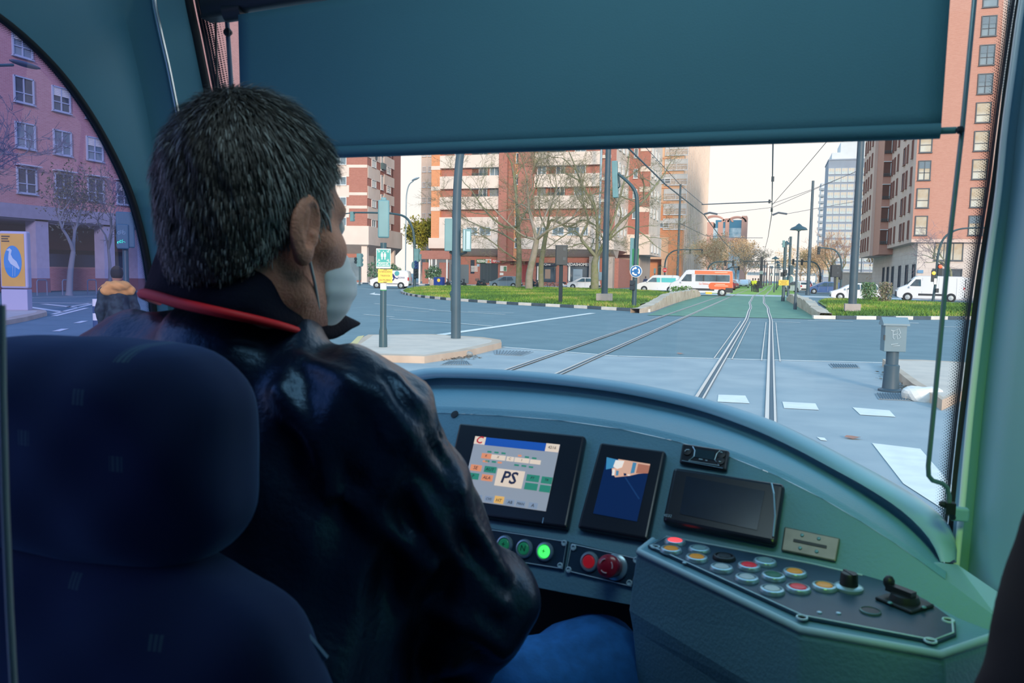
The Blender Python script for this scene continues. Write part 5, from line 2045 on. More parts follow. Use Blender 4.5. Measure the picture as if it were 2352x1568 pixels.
# orange and white minibus
BUS = [(-2.9, .45), (-2.95, .9), (-2.9, 2.1), (-2.8, 2.42), (-2.5, 2.5), (1.3, 2.5), (1.55, 2.42), (2.25, 1.5), (2.95, 1.2), (3.08, .85), (3.05, .42), (2.8, .3), (-2.7, .3)]
V_ORG = mat('bus_orange', 'ee6a35', .35, coat=.5)
t, pane, y_ = vehicle('minibus', 'white minibus with an orange roof band crossing the tracks', 6, 2.5, 2.05, mat('bus_white', 'dcdfe8', .3, coat=.5), BUS, 1.25,
                      ([(2.0, 1.4), (1.5, 2.08), (1.0, 2.1), (.98, 1.4)], [(.62, 1.42), (.62, 2.05), (-2.62, 2.05), (-2.62, 1.42)]), (2.0, -1.95), .36, GD(1612, 79), PI + .1, 'bus', .9, doors=((.8, .5, 2.2), (.92, .5, 2.2)))
pane('windscreen', (2.25, 1.52), (1.55, 2.42))
pane('rear_window', (-2.93, 1.4), (-2.86, 2.15))
mb = MB()
for s_ in (-1, 1):
    mb.prism([V((.7, s_ * (y_(z) + .005), z)) if q else V((-2.86, s_ * (y_(z) + .005), z)) for q, z in ((1, 2.1), (0, 2.1), (0, 2.44), (1, 2.46))], (0, s_ * .01, 0))
    mb.prism([V((x, s_ * (y_(z) + .005), z)) for x, z in ((-2.65, 1.3), (-2.93, 1.3), (-2.88, 2.2), (-2.65, 2.2))], (0, s_ * .008, 0))
mb.prism([V((-2.9, -.9, 2.12)), V((-2.9, .9, 2.12)), V((-2.8, .85, 2.45)), V((-2.8, -.85, 2.45))], (-.03, 0, 0))
local(t, mb, 'orange_band', V_ORG)
mb = MB()
for s_ in (-1, 1):
    pts_ = [(-.95 + .3 * math.cos(a) - .0, .98 + .33 * math.sin(a)) for a in [PI / 2 - PI * k / 10 for k in range(11)]] + [(-2.93, .65), (-2.93, 1.31)]
    mb.prism([V((x, s_ * 1.03, z)) for x, z in pts_], (0, s_ * .012, 0))
local(t, mb, 'orange_flash', V_ORG)
mb = MB()
for s_ in (-1, 1):
    for z, x0, x1 in ((1.15, -1.3, -2.2), (1.0, -1.2, -2.5), (2.3, -1.2, -2.4)):
        mb.box(((x0 + x1) / 2, s_ * (1.05 if z < 2 else y_(z) + .02), z), (abs(x1 - x0), .012, .05))
local(t, mb, 'band_lines', mat('bus_cream', 'f6e2c8', .5))
Rv = Matrix.Rotation(PI + .1, 3, 'Z')
text('La Saleta', .26, root_matrix(t) @ V((-.2, 1.04, 1.18)), Rv @ V((-1, 0, 0)), Rv @ V((0, 1, 0)), V_ORG, t, 'lettering', .004)
mb = MB()
mb.box((-2.6, 0, .6), (.72, 2.1, .5))
local(t, mb, 'rear_bumper', V_BLK, bevel=.05)
mb = MB()
for s_ in (-1, 1):
    mb.box((0, s_ * 1.02, .62), (2.4, .03, .22))
local(t, mb, 'side_strip', V_BLK)
mb = MB()
for s_ in (-1, 1):
    mb.box((-.15, s_ * 1.04, 1.72), (.12, .02, .6))
    mb.box((-1.4, s_ * 1.04, 1.72), (.06, .02, .6))
local(t, mb, 'window_post', V_BLK)
mb = MB()
mb.box((-.7, 1.1, .28), (.6, .12, .22))
local(t, mb, 'yellow_step', S_YEL)

# small white panel van behind the catenary pole
t, pane, y_ = vehicle('van', 'white panel van with a turquoise side panel behind the grass, left of the minibus', 4.6, 1.9, 1.9, V_WHITE, [(x * 1.12, z) for x, z in VAN], 1.15,
                      ([(1.18, 1.18), (.62, 1.66), (.2, 1.68), (.15, 1.18)],), (1.55, -1.4), .33, GD(1514, 92), PI, 'van', .86, doors=((.05, .4, 1.7),))
pane('windscreen', (1.34, 1.2), (.69, 1.85))
mb = MB()
mb.box((-1.2, .9, 1.42), (1.6, .06, .5))
mb.box((-.05, .9, 1.42), (.4, .06, .5))
local(t, mb, 'turquoise_panel', mat('panel_turq', '5fc8cc', .3))
mb = MB()
mb.box((2.3, 0, .62), (.2, 1.5, .4))
local(t, mb, 'grille', V_BLK, bevel=.03)
t, pane, y_ = vehicle('van', 'white delivery van with its rear door open before the stone base', 5.4, 2.25, 2.05, V_WHITE,
                      [(-2.6, .4), (-2.65, .8), (-2.62, 2.1), (-2.5, 2.22), (1.0, 2.25), (1.3, 2.15), (1.95, 1.4), (2.6, 1.15), (2.75, .8), (2.72, .4), (2.5, .28), (-2.4, .28)], 1.2,
                      ([(1.72, 1.35), (1.25, 1.95), (.85, 1.96), (.82, 1.35)],), (1.85, -1.6), .35, GD(2137, 72), PI - .08, 'van', .92, doors=((.72, .5, 2.1), (-.6, .5, 2.1), (-2.0, .5, 2.1)))
pane('windscreen', (1.95, 1.42), (1.3, 2.15))
mb = MB()
mb.box((2.7, 0, .6), (.2, 2.0, .5))
mb.box((-2.62, 0, .5), (.15, 2.0, .25))
mb.box((0, 1.03, .6), (2.0, .03, .18))
local(t, mb, 'bumper', V_BLK, bevel=.04)
mb = MB()
mb.box((-2.7, -.0, 1.2), (.02, 1.7, 1.6))
local(t, mb, 'load_bay', mat('load_dark', '5a6674', .8))
mb = MB()
mb.box((-3.15, -1.0, 1.25), (.9, .06, 1.85))
local(t, mb, 'rear_door', V_WHITE, bevel=.02)
mb = MB()
mb.box((-2.67, .5, .72), (.02, .5, .14))
local(t, mb, 'number_plate', V_PLATE)
t, pane, y_ = vehicle('van', 'pale box van far down the left carriageway', 5, 2.2, 2, V_WHITE, [(x * 1.1, z * 1.1) for x, z in VAN], 1.25, ([(1.1, 1.3), (.65, 1.85), (.15, 1.88), (.1, 1.3)],), (1.5, -1.4), .34, GD(1664, 130), -PI / 2, 'van', .86)
pane('windscreen', (1.32, 1.32), (.69, 2.03))


def motorbike(lab, px, d, heading, m, rider=False, topbox=None, name='motorbike'):
    t = thing(name, lab, 'motorbike', GD(px, d), heading)
    for x in (.62, -.6):
        mb = MB()
        mb.lathe([(.16, -.05), (.29, -.05), (.3, 0), (.29, .05), (.16, .05)], (x, 0, .3), (0, 1, 0), 18)
        w_ = local(t, mb, 'wheel', V_TYRE)
        mb = MB()
        mb.lathe([(.18, -.02), (.18, .02), (.001, .03)], (x, 0, .3), (0, 1, 0), 12)
        local(w_, mb, 'hub', V_HUB)
    mb = MB()
    mb.tube([(.6, 0, .35), (.5, 0, .85), (.42, 0, 1.05)], [.06, .09, .05], 8)
    mb.tube([(.55, 0, .75), (.25, 0, .4), (-.2, 0, .38), (-.4, 0, .6), (-.75, 0, .72)], [.1, .13, .17, .19, .1], 8)
    local(t, mb, 'body', m, smooth=60)
    mb = MB()
    mb.tube([(.1, 0, .74), (-.25, 0, .78), (-.6, 0, .84)], [.1, .14, .1], 8)
    local(t, mb, 'seat', V_BLK, smooth=60)
    mb = MB()
    mb.tube([(.36, -.33, 1.02), (.42, 0, 1.05), (.36, .33, 1.02)], .03, 6)
    mb.ell((.52, 0, .95), (.08, .1, .1))
    local(t, mb, 'handlebar', V_BLK)
    if topbox:
        mb = MB()
        mb.box((-.75, 0, 1.0), (.42, .42, .34))
        local(t, mb, 'top_box', topbox, bevel=.06)
    return t


motorbike('white scooter with a black top box ridden at the far left kerb', 803, 93, 2.6, V_WHITE, topbox=V_BLK)
motorbike('dark scooter parked beside the blue postal box', 1020, 104, .6, V_BLK, topbox=mat('box_maroon', '8a4a58', .5))
motorbike('dark scooter half hidden behind the bent mast', 1059, 104, -.3, V_BLK)
motorbike('black scooter with brown top box before the pizzeria door', 1106, 104, -.4, V_BLK, topbox=mat('box_brown', '7a5f58', .5))
motorbike('dark motorbike between the two left tree trunks', 1229, 106, 1.2, V_BLK, topbox=V_BLK)
motorbike('white scooter just left of the pale glass totem', 1299, 105, .3, V_WHITE)
def bicycle(lab, px, d, heading):
    t = thing('bicycle', lab, 'bicycle', GD(px, d), heading)
    for x in (.52, -.52):
        mb = MB()
        mb.tube([(x + .34 * math.cos(a), 0, .34 + .34 * math.sin(a)) for a in [2 * PI * k / 18 for k in range(19)]], .025, 5)
        local(t, mb, 'wheel', V_TYRE)
    mb = MB()
    for a, b in (((-.52, 0, .34), (-.15, 0, .34)), ((-.15, 0, .34), (-.2, 0, .85)), ((-.2, 0, .8), (.36, 0, .82)), ((.36, 0, .82), (-.15, 0, .34)), ((.36, 0, .95), (.52, 0, .34)), ((-.52, 0, .34), (-.2, 0, .75))):
        mb.tube([a, b], .022, 5)
    local(t, mb, 'frame', mat('bike_frame', '4a6a7a', .4))
    mb = MB()
    mb.tube([(.3, -.25, .98), (.36, 0, .98), (.3, .25, .98)], .02, 5)
    mb.box((-.22, 0, .88), (.24, .14, .05))
    local(t, mb, 'saddle_and_bar', V_BLK)


bicycle('bicycle parked at the white counter before the navy shop', 1261, 105, .9)
bicycle('bicycle leaning left of the white scooter', 1278, 106, .3)

# ================================================================== PEOPLE OUTSIDE
SKIN = mat('skin_far', 'b98a70', .6)


def figure(lab, P, heading, top, legs, hairc, arms=(( -.1, .0), (.1, .0)), hood=None, lean=0.0, seat=False, vest=None, scale=1.0, h=.022):
    """a standing or riding adult, facing +y of its own frame"""
    t = thing('person', lab, 'person', P, heading)
    s = scale
    hip, knee, ank = .93, .5, .08
    J = {}
    for k, x in (('l', -1), ('r', 1)):
        if seat:
            J[k] = [(x * .1, -.1, .78), (x * .17, .32, .7), (x * .17, .26, .22), (x * .17, .4, .16)]
        else:
            J[k] = [(x * .1, 0, hip), (x * .11, .03, knee), (x * .11, -.02, ank), (x * .12, .14, .05)]
    sh = 1.43 if not seat else 1.3
    dy = lean
    A = {}
    for k, x, a in (('l', -1, arms[0]), ('r', 1, arms[1])):
        A[k] = [(x * .19, dy, sh - .02), (x * .26 + a[0] * .3, dy + a[1] * .25 - .03, sh - .3), (x * .25 + a[0], dy + a[1], sh - .55 + abs(a[1]) * .5), (x * .25 + a[0] * 1.1, dy + a[1] * 1.15 + .03, sh - .63 + abs(a[1]) * .55)]
    hz_ = sh + .24
    pel = (0, -.1 if seat else 0, .86 if seat else hip + .02)

    def body(P_):
        d = [s_ell(P_, (0, dy + .01, hz_), (.078, .098, .122)), s_cone(P_, (0, dy, sh + .14), (0, dy, sh), .055, .065),
             s_cone(P_, (-.15, dy, sh - .03), (.15, dy, sh - .03), .07, .07), s_cone(P_, (0, dy, sh - .12), pel, .135, .13), s_cone(P_, (0, dy + .1, hz_ - .02), (0, dy + .12, hz_ - .05), .018, .02)]
        for k in 'lr':
            j = J[k]
            d += [s_cone(P_, j[0], j[1], .085, .06), s_cone(P_, j[1], j[2], .058, .04), s_cone(P_, j[2], j[3], .045, .035)]
            a = A[k]
            d += [s_cone(P_, a[0], a[1], .052, .043), s_cone(P_, a[1], a[2], .042, .03), s_cone(P_, a[2], a[3], .036, .024)]
        return union(d, .03)
    lo, hi = (-.6, -.6, -.03), (.6, .9, 1.95)
    net_obj('body', body, lo, hi, h, SKIN, t, world=False)

    def tr(P_):
        d = [s_cone(P_, (-.05, pel[1], pel[2] + .02), (.05, pel[1], pel[2] + .02), .145, .145)]
        for k in 'lr':
            j = J[k]
            d += [s_cone(P_, j[0], j[1], .1, .078), s_cone(P_, j[1], j[2], .076, .066)]
        return union(d, .03)
    net_obj('trousers', tr, lo, hi, h, legs, t, world=False)

    def shoe(P_):
        return np.minimum(*[s_cone(P_, V(J[k][2]) + V((0, -.02, -.03)), V(J[k][3]), .05, .048) for k in 'lr'])
    net_obj('shoes', shoe, lo, hi, .018, V_BLK, t, world=False)

    def jk(P_):
        d = [s_cone(P_, (-.16, dy, sh - .04), (.16, dy, sh - .04), .088, .088), s_cone(P_, (0, dy, sh - .12), (pel[0], pel[1], pel[2] + .08), .165, .165), s_cone(P_, (0, dy, sh + .02), (0, dy, sh + .07), .09, .08)]
        for k in 'lr':
            a = A[k]
            d += [s_cone(P_, a[0], a[1], .075, .064), s_cone(P_, a[1], a[2], .062, .05)]
        return union(d, .035) + .006 * np.sin(P_[:, 2] * 38 + P_[:, 0] * 11) * np.sin(P_[:, 0] * 23 + 1)
    net_obj('jacket', jk, lo, hi, h, top, t, world=False)

    def hr(P_):
        q = s_ell(P_, (0, dy + .0, hz_ + .025), (.09, .108, .115))
        cut = np.minimum(P_[:, 1] - dy - .055, hz_ + .02 - P_[:, 2])
        return np.maximum(q, np.where((P_[:, 1] - dy > .03) & (P_[:, 2] < hz_ + .045), .05, np.where(P_[:, 2] < hz_ - .06, .05, -1)))
    if hairc is not None:
        net_obj('hair', hr, lo, hi, .012, hairc, t, world=False)
    if vest is not None:
        def vs(P_):
            return np.maximum(union([s_cone(P_, (-.15, dy, sh - .05), (.15, dy, sh - .05), .1, .1), s_cone(P_, (0, dy, sh - .12), (0, pel[1], pel[2] + .15), .178, .178)], .03), np.abs(P_[:, 0]) - .21)
        net_obj('vest', vs, lo, hi, h, vest, t, world=False)
    return t


HAIR_D = mat('hair_dark', '2a2422', .8)
TR_BLUE = mat('trousers_blue', '4a6a8c', .8)
TR_DK = mat('trousers_dark', '2b3340', .8)
P0 = GD(268, 12.2)
CAMO = mat('camo_jacket', '121f2a', .8, col2='33454a', scale=14, detail=2)
face_dir = math.radians(52)
t = figure('person in a camouflage jacket with an orange hood, seen from behind at the left', P0, face_dir, CAMO, TR_DK, HAIR_D, arms=((.03, .1), (-.03, .1)), h=.012, scale=1.0)
HOOD = mat('hood_orange', 'f0aa5a', .75, var=.06, scale=20)


def hoodf(P_):
    a = s_ell(P_, (0, -.09, 1.5), (.185, .14, .085))
    b = s_ell(P_, (0, -.03, 1.52), (.1, .1, .14))
    c_ = np.minimum(s_cone(P_, (-.12, -.02, 1.5), (-.2, .06, 1.44), .07, .05), s_cone(P_, (.12, -.02, 1.5), (.2, .06, 1.44), .07, .05))
    y_ = s_cone(P_, (-.17, -.08, 1.43), (.17, -.08, 1.43), .075, .075)
    r = union([np.maximum(a, -b), c_, y_], .03)
    return np.maximum(r, -s_ell(P_, (0, .02, 1.6), (.105, .115, .13))) + .004 * np.sin(P_[:, 0] * 50 + P_[:, 2] * 60)


net_obj('hood', hoodf, (-.35, -.35, 1.3), (.35, .3, 1.75), .01, HOOD, t, world=False)
figure('person in blue unloading at the open rear door of the white van', GD(2192, 73.5), 1.2, mat('jacket_teal', '5b7f90', .8), mat('trousers_teal', '6f90a0', .8), HAIR_D, arms=((-.02, .3), (.02, .3)))
figure('dark clad pedestrian by the orange tower corner, left of the white panel van', GD(1483, 104), .4, mat('coat_navy', '2b3a58', .8), TR_DK, HAIR_D)
HV = mat('vest_yellow', 'e4e83a', .6)
figure('track worker in a yellow vest standing left of the group on the tracks', GD(1729.5, 108), -.3, TR_DK, TR_DK, HAIR_D, vest=HV, arms=((-.02, .2), (.02, .2)))
figure('track worker bending in bright yellow in the middle of the group on the tracks', GD(1736.5, 106), .6, HV, TR_DK, HAIR_D, lean=.15)
figure('dark clad track worker nearest the stout pole between the tracks', GD(1742, 104), 1.2, TR_DK, TR_DK, HAIR_D, arms=((-.05, .25), (.05, .1)))
hd_ = math.radians(2.6 * 180 / PI)
t = figure('helmeted rider on the white scooter at the far left kerb', GD(802, 93) + V((0, 0, .12)), 2.6 - PI / 2, mat('jacket_rider', '2c3e55', .8), mat('jeans_far', '3f78b8', .8), None, seat=True, arms=((-.02, .4), (.02, .4)), lean=-.05)
mb = MB()
mb.ell((0, -.04, 1.57), (.14, .16, .15), 16)
local(t, mb, 'helmet', mat('helmet_white', 'd0d8de', .3), smooth=180)
# ================================================================== TREES
BARK = mat('bark_grey', '8f8c7c', .9, col2='80855f', scale=2.5, bump=.5, bscale=12)
TWIG = mat('twig', '857c74', .9, col2='8a8a64', scale=1.5)
TWIG_R = mat('twig_warm', 'b08a72', .9, col2='c29a7c', scale=.5)


def tree(lab, P, h, trunk, r, seed, spread=.9, levels=5, twig=None, bark=None, leaves=None, leafn=0, fork=None, twn=1.0, name='bare_tree', lsz=.09):
    """trunk: list of points relative to P; fork: explicit main limbs [(points, radius)] or None"""
    rr = random.Random(seed)
    t = thing(name, lab, 'tree', P)
    mb = MB()
    pts = spline([P + V(q) for q in trunk], 5)
    n = len(pts)
    mb.tube(pts, [r * (1.25 if i == 0 else 1 - .35 * i / n) for i in range(n)], 10)
    limbs = MB()
    tw = MB()
    tips = []

    def grow(p, d, L, rad, lev):
        k = 4 if lev < 3 else 3
        q, pp, dd = [p], p, d.copy()
        for i in range(k):
            dd = (dd + V((rr.gauss(0, .16), rr.gauss(0, .16), rr.gauss(.03, .14)))).normalized()
            pp = pp + dd * L / k
            q.append(pp)
        r1 = rad * .55
        (limbs if lev <= 2 else tw).tube(q, [rad + (r1 - rad) * i / k for i in range(k + 1)], 6 if lev < 2 else (4 if lev < 3 else 3), cap=False)
        if lev >= levels:
            tips.append(pp)
            return
        nb = rr.choice((2, 3, 3)) if lev < levels - 1 else rr.choice((2, 3))
        for b in range(nb):
            a = V((rr.gauss(0, 1), rr.gauss(0, 1), rr.gauss(.1, .8))).normalized()
            nd = (dd * 1.0 + a * spread * .75).normalized()
            src = q[-1] if b < 2 else q[-2]
            grow(src, nd, L * rr.uniform(.58, .82), max(r1 * rr.uniform(.7, .95), .012), lev + 1)
        for i in range(int(1 * twn)):
            a = V((rr.gauss(0, 1), rr.gauss(0, 1), rr.gauss(.1, .7))).normalized()
            grow(q[rr.randrange(1, len(q))], (dd * .5 + a).normalized(), L * .45, max(rad * .3, .012), max(lev + 2, levels - 1))
    if fork:
        for fp, fr in fork:
            q = spline([pts[-1] if len(fp[0]) == 0 else P + V(fp[0])] + [P + V(x) for x in fp[1:]], 5)
            limbs.tube(q, [fr * (1 - .6 * i / len(q)) for i in range(len(q))], 7, cap=False)
            for i in range(4, len(q), 3):
                d = (q[i] - q[i - 1]).normalized()
                a = V((rr.gauss(0, 1), rr.gauss(0, .8), rr.gauss(.2, .7))).normalized()
                grow(q[i], (d * .6 + a * .8).normalized(), h * .17, fr * .4, 2)
            grow(q[-1], (q[-1] - q[-2]).normalized(), h * .2, fr * .4, 2)
    else:
        for b in range(rr.choice((3, 4))):
            a = V((rr.gauss(0, 1), rr.gauss(0, 1), rr.uniform(.3, 1.0))).normalized()
            grow(pts[-1], (V((0, 0, .7)) + a * spread).normalized(), (h - (pts[-1].z - P.z)) * .42, r * .6, 1)
    mb.build('trunk', bark or BARK, t, smooth=60)
    if limbs.v:
        limbs.build('limbs', bark or BARK, t, smooth=60, fix=False)
    tw.build('twigs', twig or TWIG, t, fix=False)
    if leaves is not None and tips:
        lf = MB()
        for i in range(leafn):
            p = rr.choice(tips) + V((rr.gauss(0, .25 + lsz), rr.gauss(0, .25 + lsz), rr.gauss(0, .2 + lsz)))
            u = V((rr.uniform(-1, 1), rr.uniform(-1, 1), rr.uniform(-1, 1))) * lsz
            w = V((rr.uniform(-1, 1), rr.uniform(-1, 1), rr.uniform(-1, 1))) * lsz * .7
            lf.flat([p - u, p + w, p + u, p - w])
        lf.build('leaves', leaves, t, kind='stuff', fix=False)
    return t


def tp(px, py, P, dy=0):                # point of the photograph at the tree's own distance, relative to P
    q = AY(px, py, P.y + dy)
    return tuple(q - P)


LEAF_DRY = mat('leaf_dry', '7d7264', .9)
# the three big silk-floss trees in the left grass: green-grey trunks, long crooked limbs
P = GD(1190, 92)
P.z = .12
tree('leftmost big bare tree in the grass, straight mossy trunk before the silver blue car', P, 13, [(0, 0, -.3), tp(1192, 620, P), tp(1192, 570, P), tp(1190, 520, P)], .36, 3, .9, 6, fork=[
    ([(), tp(1188, 490, P), tp(1185, 450, P, .5), tp(1180, 400, P, 1)], .24), ([(), tp(1160, 520, P, -1), tp(1120, 490, P, -2), tp(1085, 440, P, -2)], .15),
    ([tp(1191, 560, P), tp(1150, 535, P, 1), tp(1105, 520, P, 2), tp(1062, 500, P, 2)], .11), ([(), tp(1210, 480, P, 1), tp(1230, 430, P, 2)], .14), ([tp(1192, 600, P), tp(1160, 578, P, -1), tp(1120, 548, P, -1.5), tp(1090, 530, P, -1.5)], .1)],
     leaves=LEAF_DRY, leafn=160, twn=3)
P = GD(1216, 84)
P.z = .12
tree('middle bare tree in the grass, bottle shaped grey trunk leaning right', P, 13, [(0, 0, -.3), tp(1216, 630, P), tp(1226, 585, P), tp(1233, 550, P)], .42, 9, .9, 6, fork=[
    ([(), tp(1225, 520, P), tp(1215, 480, P, 1), tp(1212, 430, P, 1)], .2), ([(), tp(1258, 530, P, -1), tp(1290, 515, P, -1), tp(1318, 500, P, -2)], .18), ([(), tp(1200, 540, P, -1), tp(1165, 510, P, -2), tp(1125, 470, P, -2)], .13),
    ([(), tp(1250, 500, P, 1), tp(1275, 450, P, 2)], .12)], bark=mat('bark_pale', '9f958c', .9, col2='8c8874', scale=2, bump=.4, bscale=10), twn=3)
P = GD(1244, 94)
P.z = .12
tree('third bare tree in the grass, slim trunk just right of the bottle shaped one', P, 12, [(0, 0, -.3), tp(1243, 610, P), tp(1250, 560, P), tp(1256, 530, P)], .34, 14, .85, 6, fork=[
    ([(), tp(1268, 505, P), tp(1305, 520, P, 1), tp(1340, 505, P, 1), tp(1372, 520, P, 1)], .18), ([(), tp(1262, 490, P, -1), tp(1275, 440, P, -1)], .14), ([(), tp(1240, 490, P, 1), tp(1238, 440, P, 1)], .12)], twn=3)
P = GD(1367, 89)
P.z = .12
tree('right hand big bare tree with long green limbs behind the slender grey pole', P, 14, [(0, 0, -.3), tp(1366, 630, P), tp(1366, 605, P), tp(1370, 590, P)], .48, 21, .9, 6, fork=[
    ([(), tp(1352, 570, P), tp(1335, 545, P, .5), tp(1350, 510, P, 1), tp(1345, 480, P, 1)], .22), ([(), tp(1390, 560, P, .5), tp(1420, 515, P, 1), tp(1470, 470, P, 1), tp(1510, 420, P, 2)], .24),
    ([(), tp(1372, 540, P), tp(1368, 480, P), tp(1340, 430, P), tp(1322, 385, P)], .22), ([(), tp(1400, 530, P, -1), tp(1425, 450, P, -1), tp(1440, 390, P, -1)], .17), ([tp(1400, 550, P), tp(1440, 520, P, -.5), tp(1480, 540, P, -1), tp(1500, 560, P, -1)], .1),
    ([tp(1335, 545, P), tp(1318, 530, P), tp(1290, 545, P, -1), tp(1270, 560, P, -1)], .1)], twn=3)
# street trees by the arcade, left
P = AX(157, yh(157), -41)
P = V((P.x, P.y, 0))
tree('small street tree with drab leaves before the arcade, seen through the side window', P, 7.5, [(0, 0, 0), (.05, .1, 1.5), (.1, .3, 2.7)], .2, 31, .75, 5, bark=mat('bark_slate', '7f8490', .9), twig=mat('twig_slate', '6a6c80', .9), leaves=mat('leaf_drab', '66604f', .9, col2='5a6660', scale=2), leafn=1500, twn=2)
P = AX(250, yh(250), -43)
tree('thin bare street tree behind the bicycle signal', V((P.x, P.y, 0)), 8, [(0, 0, 0), (0, .1, 1.8), (0, 0, 3)], .12, 36, .6, 5, bark=MATS['bark_slate'], twig=MATS['twig_slate'], twn=2)
P = AX(-60, yh(-60), -32)
tree('bare tree whose twigs reach in from the left edge of the side window', V((P.x, P.y, 0)), 9.5, [(0, 0, 0), (0, .1, 2), (0, .2, 3.2)], .2, 44, 1.0, 6, bark=MATS['bark_slate'], twig=MATS['twig_slate'], twn=2)
# right side trees
P = GD(2185, 76)
tree('bare tree with drooping twigs in front of the stone base windows', P, 7.5, [(0, 0, 0), (0, 0, 1.6), (-.1, 0, 2.8)], .16, 53, 1.1, 5, twig=mat('twig_brown', '8a7f86', .9), twn=2)
P = GD(1922, 92)
tree('bushy bare tree behind the black boxed sign on the right', P, 6.8, [(0, 0, 0), (0, 0, 1.3), (0, 0, 2.1)], .2, 57, .8, 6, twig=TWIG_R, twn=2)
P = GD(1905, 110)
tree('bare tree beyond the blue car, left of the bushy one', P, 7, [(0, 0, 0), (0, 0, 1.5), (0, 0, 2.4)], .18, 58, .8, 5, twig=TWIG_R, twn=2)
# warm winter trees lining the far avenue
TWIG_F = mat('twig_far', 'd8b8a0', .9, col2='e2c8a8', scale=.2)
LEAF_F = mat('leaf_far', 'd9b48e', .9, col2='e8c89c', scale=.2)
for k, (px, d, h, lab) in enumerate(((1640, 160, 9, 'warm brown winter tree just beyond the minibus on the far left avenue'), (1664, 190, 11, 'warm brown winter tree before the arched office block'), (1690, 215, 12, 'tall winter tree in the middle of the far left avenue'),
                                     (1712, 200, 10, 'greyish winter tree nearest the tracks on the far left avenue'), (1660, 260, 12, 'distant pale winter tree at the foot of the office block'), (1858, 180, 9, 'winter tree right of the tall tram pole in the distance'),
                                     (1838, 220, 10, 'hazy winter tree left of the tram pole in the distance'), (1880, 165, 8, 'winter tree under the white balcony tower'), (2010, 130, 7.5, 'sunlit winter tree at the left corner of the stone base'))):
    tree(lab, GD(px, d), h, [(0, 0, 0), (0, 0, h * .18), (0, .1, h * .26)], .22, 70 + k, .75, 5, twig=TWIG_F if k != 3 else mat('twig_grey', '8f8a90', .9), bark=mat('bark_far', 'b8a294', .9), leaves=LEAF_F if k != 3 else mat('leaf_grey', '9a948e', .9), leafn=3500, lsz=.17, twn=2, name='winter_tree')
# leafy tree between the two blocks
P = GD(979, 146)
tree('leafy green tree standing between the pillared block and the broad block', P, 10, [(0, 0, 0), (0, 0, 3), (.1, 0, 5)], .25, 90, .4, 5, leaves=mat('leaf_green', '7f8a2c', .8, col2='a8a23a', scale=.6), leafn=6000, lsz=.28, name='leafy_tree')


def shrub(lab, P, w, h, n, m, name='shrub'):
    t = thing(name, lab, 'shrub', P)
    mb = MB()
    for k in range(9):
        a = rnd.uniform(0, 6.28)
        mb.tube([P, P + V((math.cos(a) * w * .2, math.sin(a) * w * .2, h * .5)), P + V((math.cos(a) * w * .42, math.sin(a) * w * .42, h * .92))], [.03, .02, .008], 4)
    mb.build('stems', MATS['twig'], t)
    lf = MB()
    for k in range(n):
        a, q = rnd.uniform(0, 6.28), rnd.random() ** .5
        z = rnd.random()
        rr_ = w * .5 * q * (1 - .5 * abs(z - .45))
        p = P + V((math.cos(a) * rr_, math.sin(a) * rr_, h * (.08 + .92 * z)))
        u = V((rnd.uniform(-1, 1), rnd.uniform(-1, 1), rnd.uniform(-.4, 1))) * .09
        v_ = V((rnd.uniform(-1, 1), rnd.uniform(-1, 1), rnd.uniform(-1, 1))) * .06
        lf.flat([p - u, p + v_, p + u, p - v_])
    lf.build('foliage', m, t, kind='stuff', fix=False)


Q = GD(1996, 62)
Q.z = .12
shrub('leafy green shrub in front of the white estate car', Q, 1.25, 1.5, 900, mat('shrub_green', '5f8560', .7, col2='7a9a6a', scale=4))
Q = GD(2034, 58)
Q.z = .12
shrub('reddish green shrub beside the leafy one in the right grass', Q, 1.15, 1.55, 700, mat('shrub_red', '7a8a68', .7, col2='a08a80', scale=4))
Q = GD(2014, 61)
Q.z = .12
shrub('low bright shrub between the two taller ones', Q, .7, .4, 260, mat('shrub_low', '7fa04a', .7))
Q = GD(1566, 68)
Q.z = .12
shrub('low leafy weeds on top of the left stone wall by the minibus', Q, 2.2, .9, 500, mat('shrub_weed', '6a9448', .7))
# ================================================================== THE TRAM CAB
K_DASH = mat('dash_plastic', (.15, .335, .43), .5, var=.05, scale=5, bump=.12, bscale=220, spec=.35)
K_WALL = mat('cab_lining', (.12, .30, .39), .5, var=.03, scale=3, spec=.4)
K_TRIM = mat('pillar_lining', (.26, .46, .58), .42, var=.03, scale=3, spec=.5)
K_BLIND = mat('blind_cloth', (.065, .20, .25), .8, var=.05, scale=2, bump=.1, bscale=400)
K_BLACK = mat('cab_black', (.012, .016, .024), .45)
K_RUB = mat('rubber_black', (.01, .012, .016), .7)
K_BEZEL = mat('bezel_black', (.012, .016, .028), .28, spec=.5)
K_PLATE = mat('console_plate', (.020, .055, .10), .42, var=.08, scale=30, spec=.5)
K_LINE = mat('plate_line', (.55, .75, .85), .4)
K_STEEL = mat('button_steel', (.42, .58, .66), .3, .6)
K_FLOOR = mat('cab_floor', (.02, .025, .03), .7)


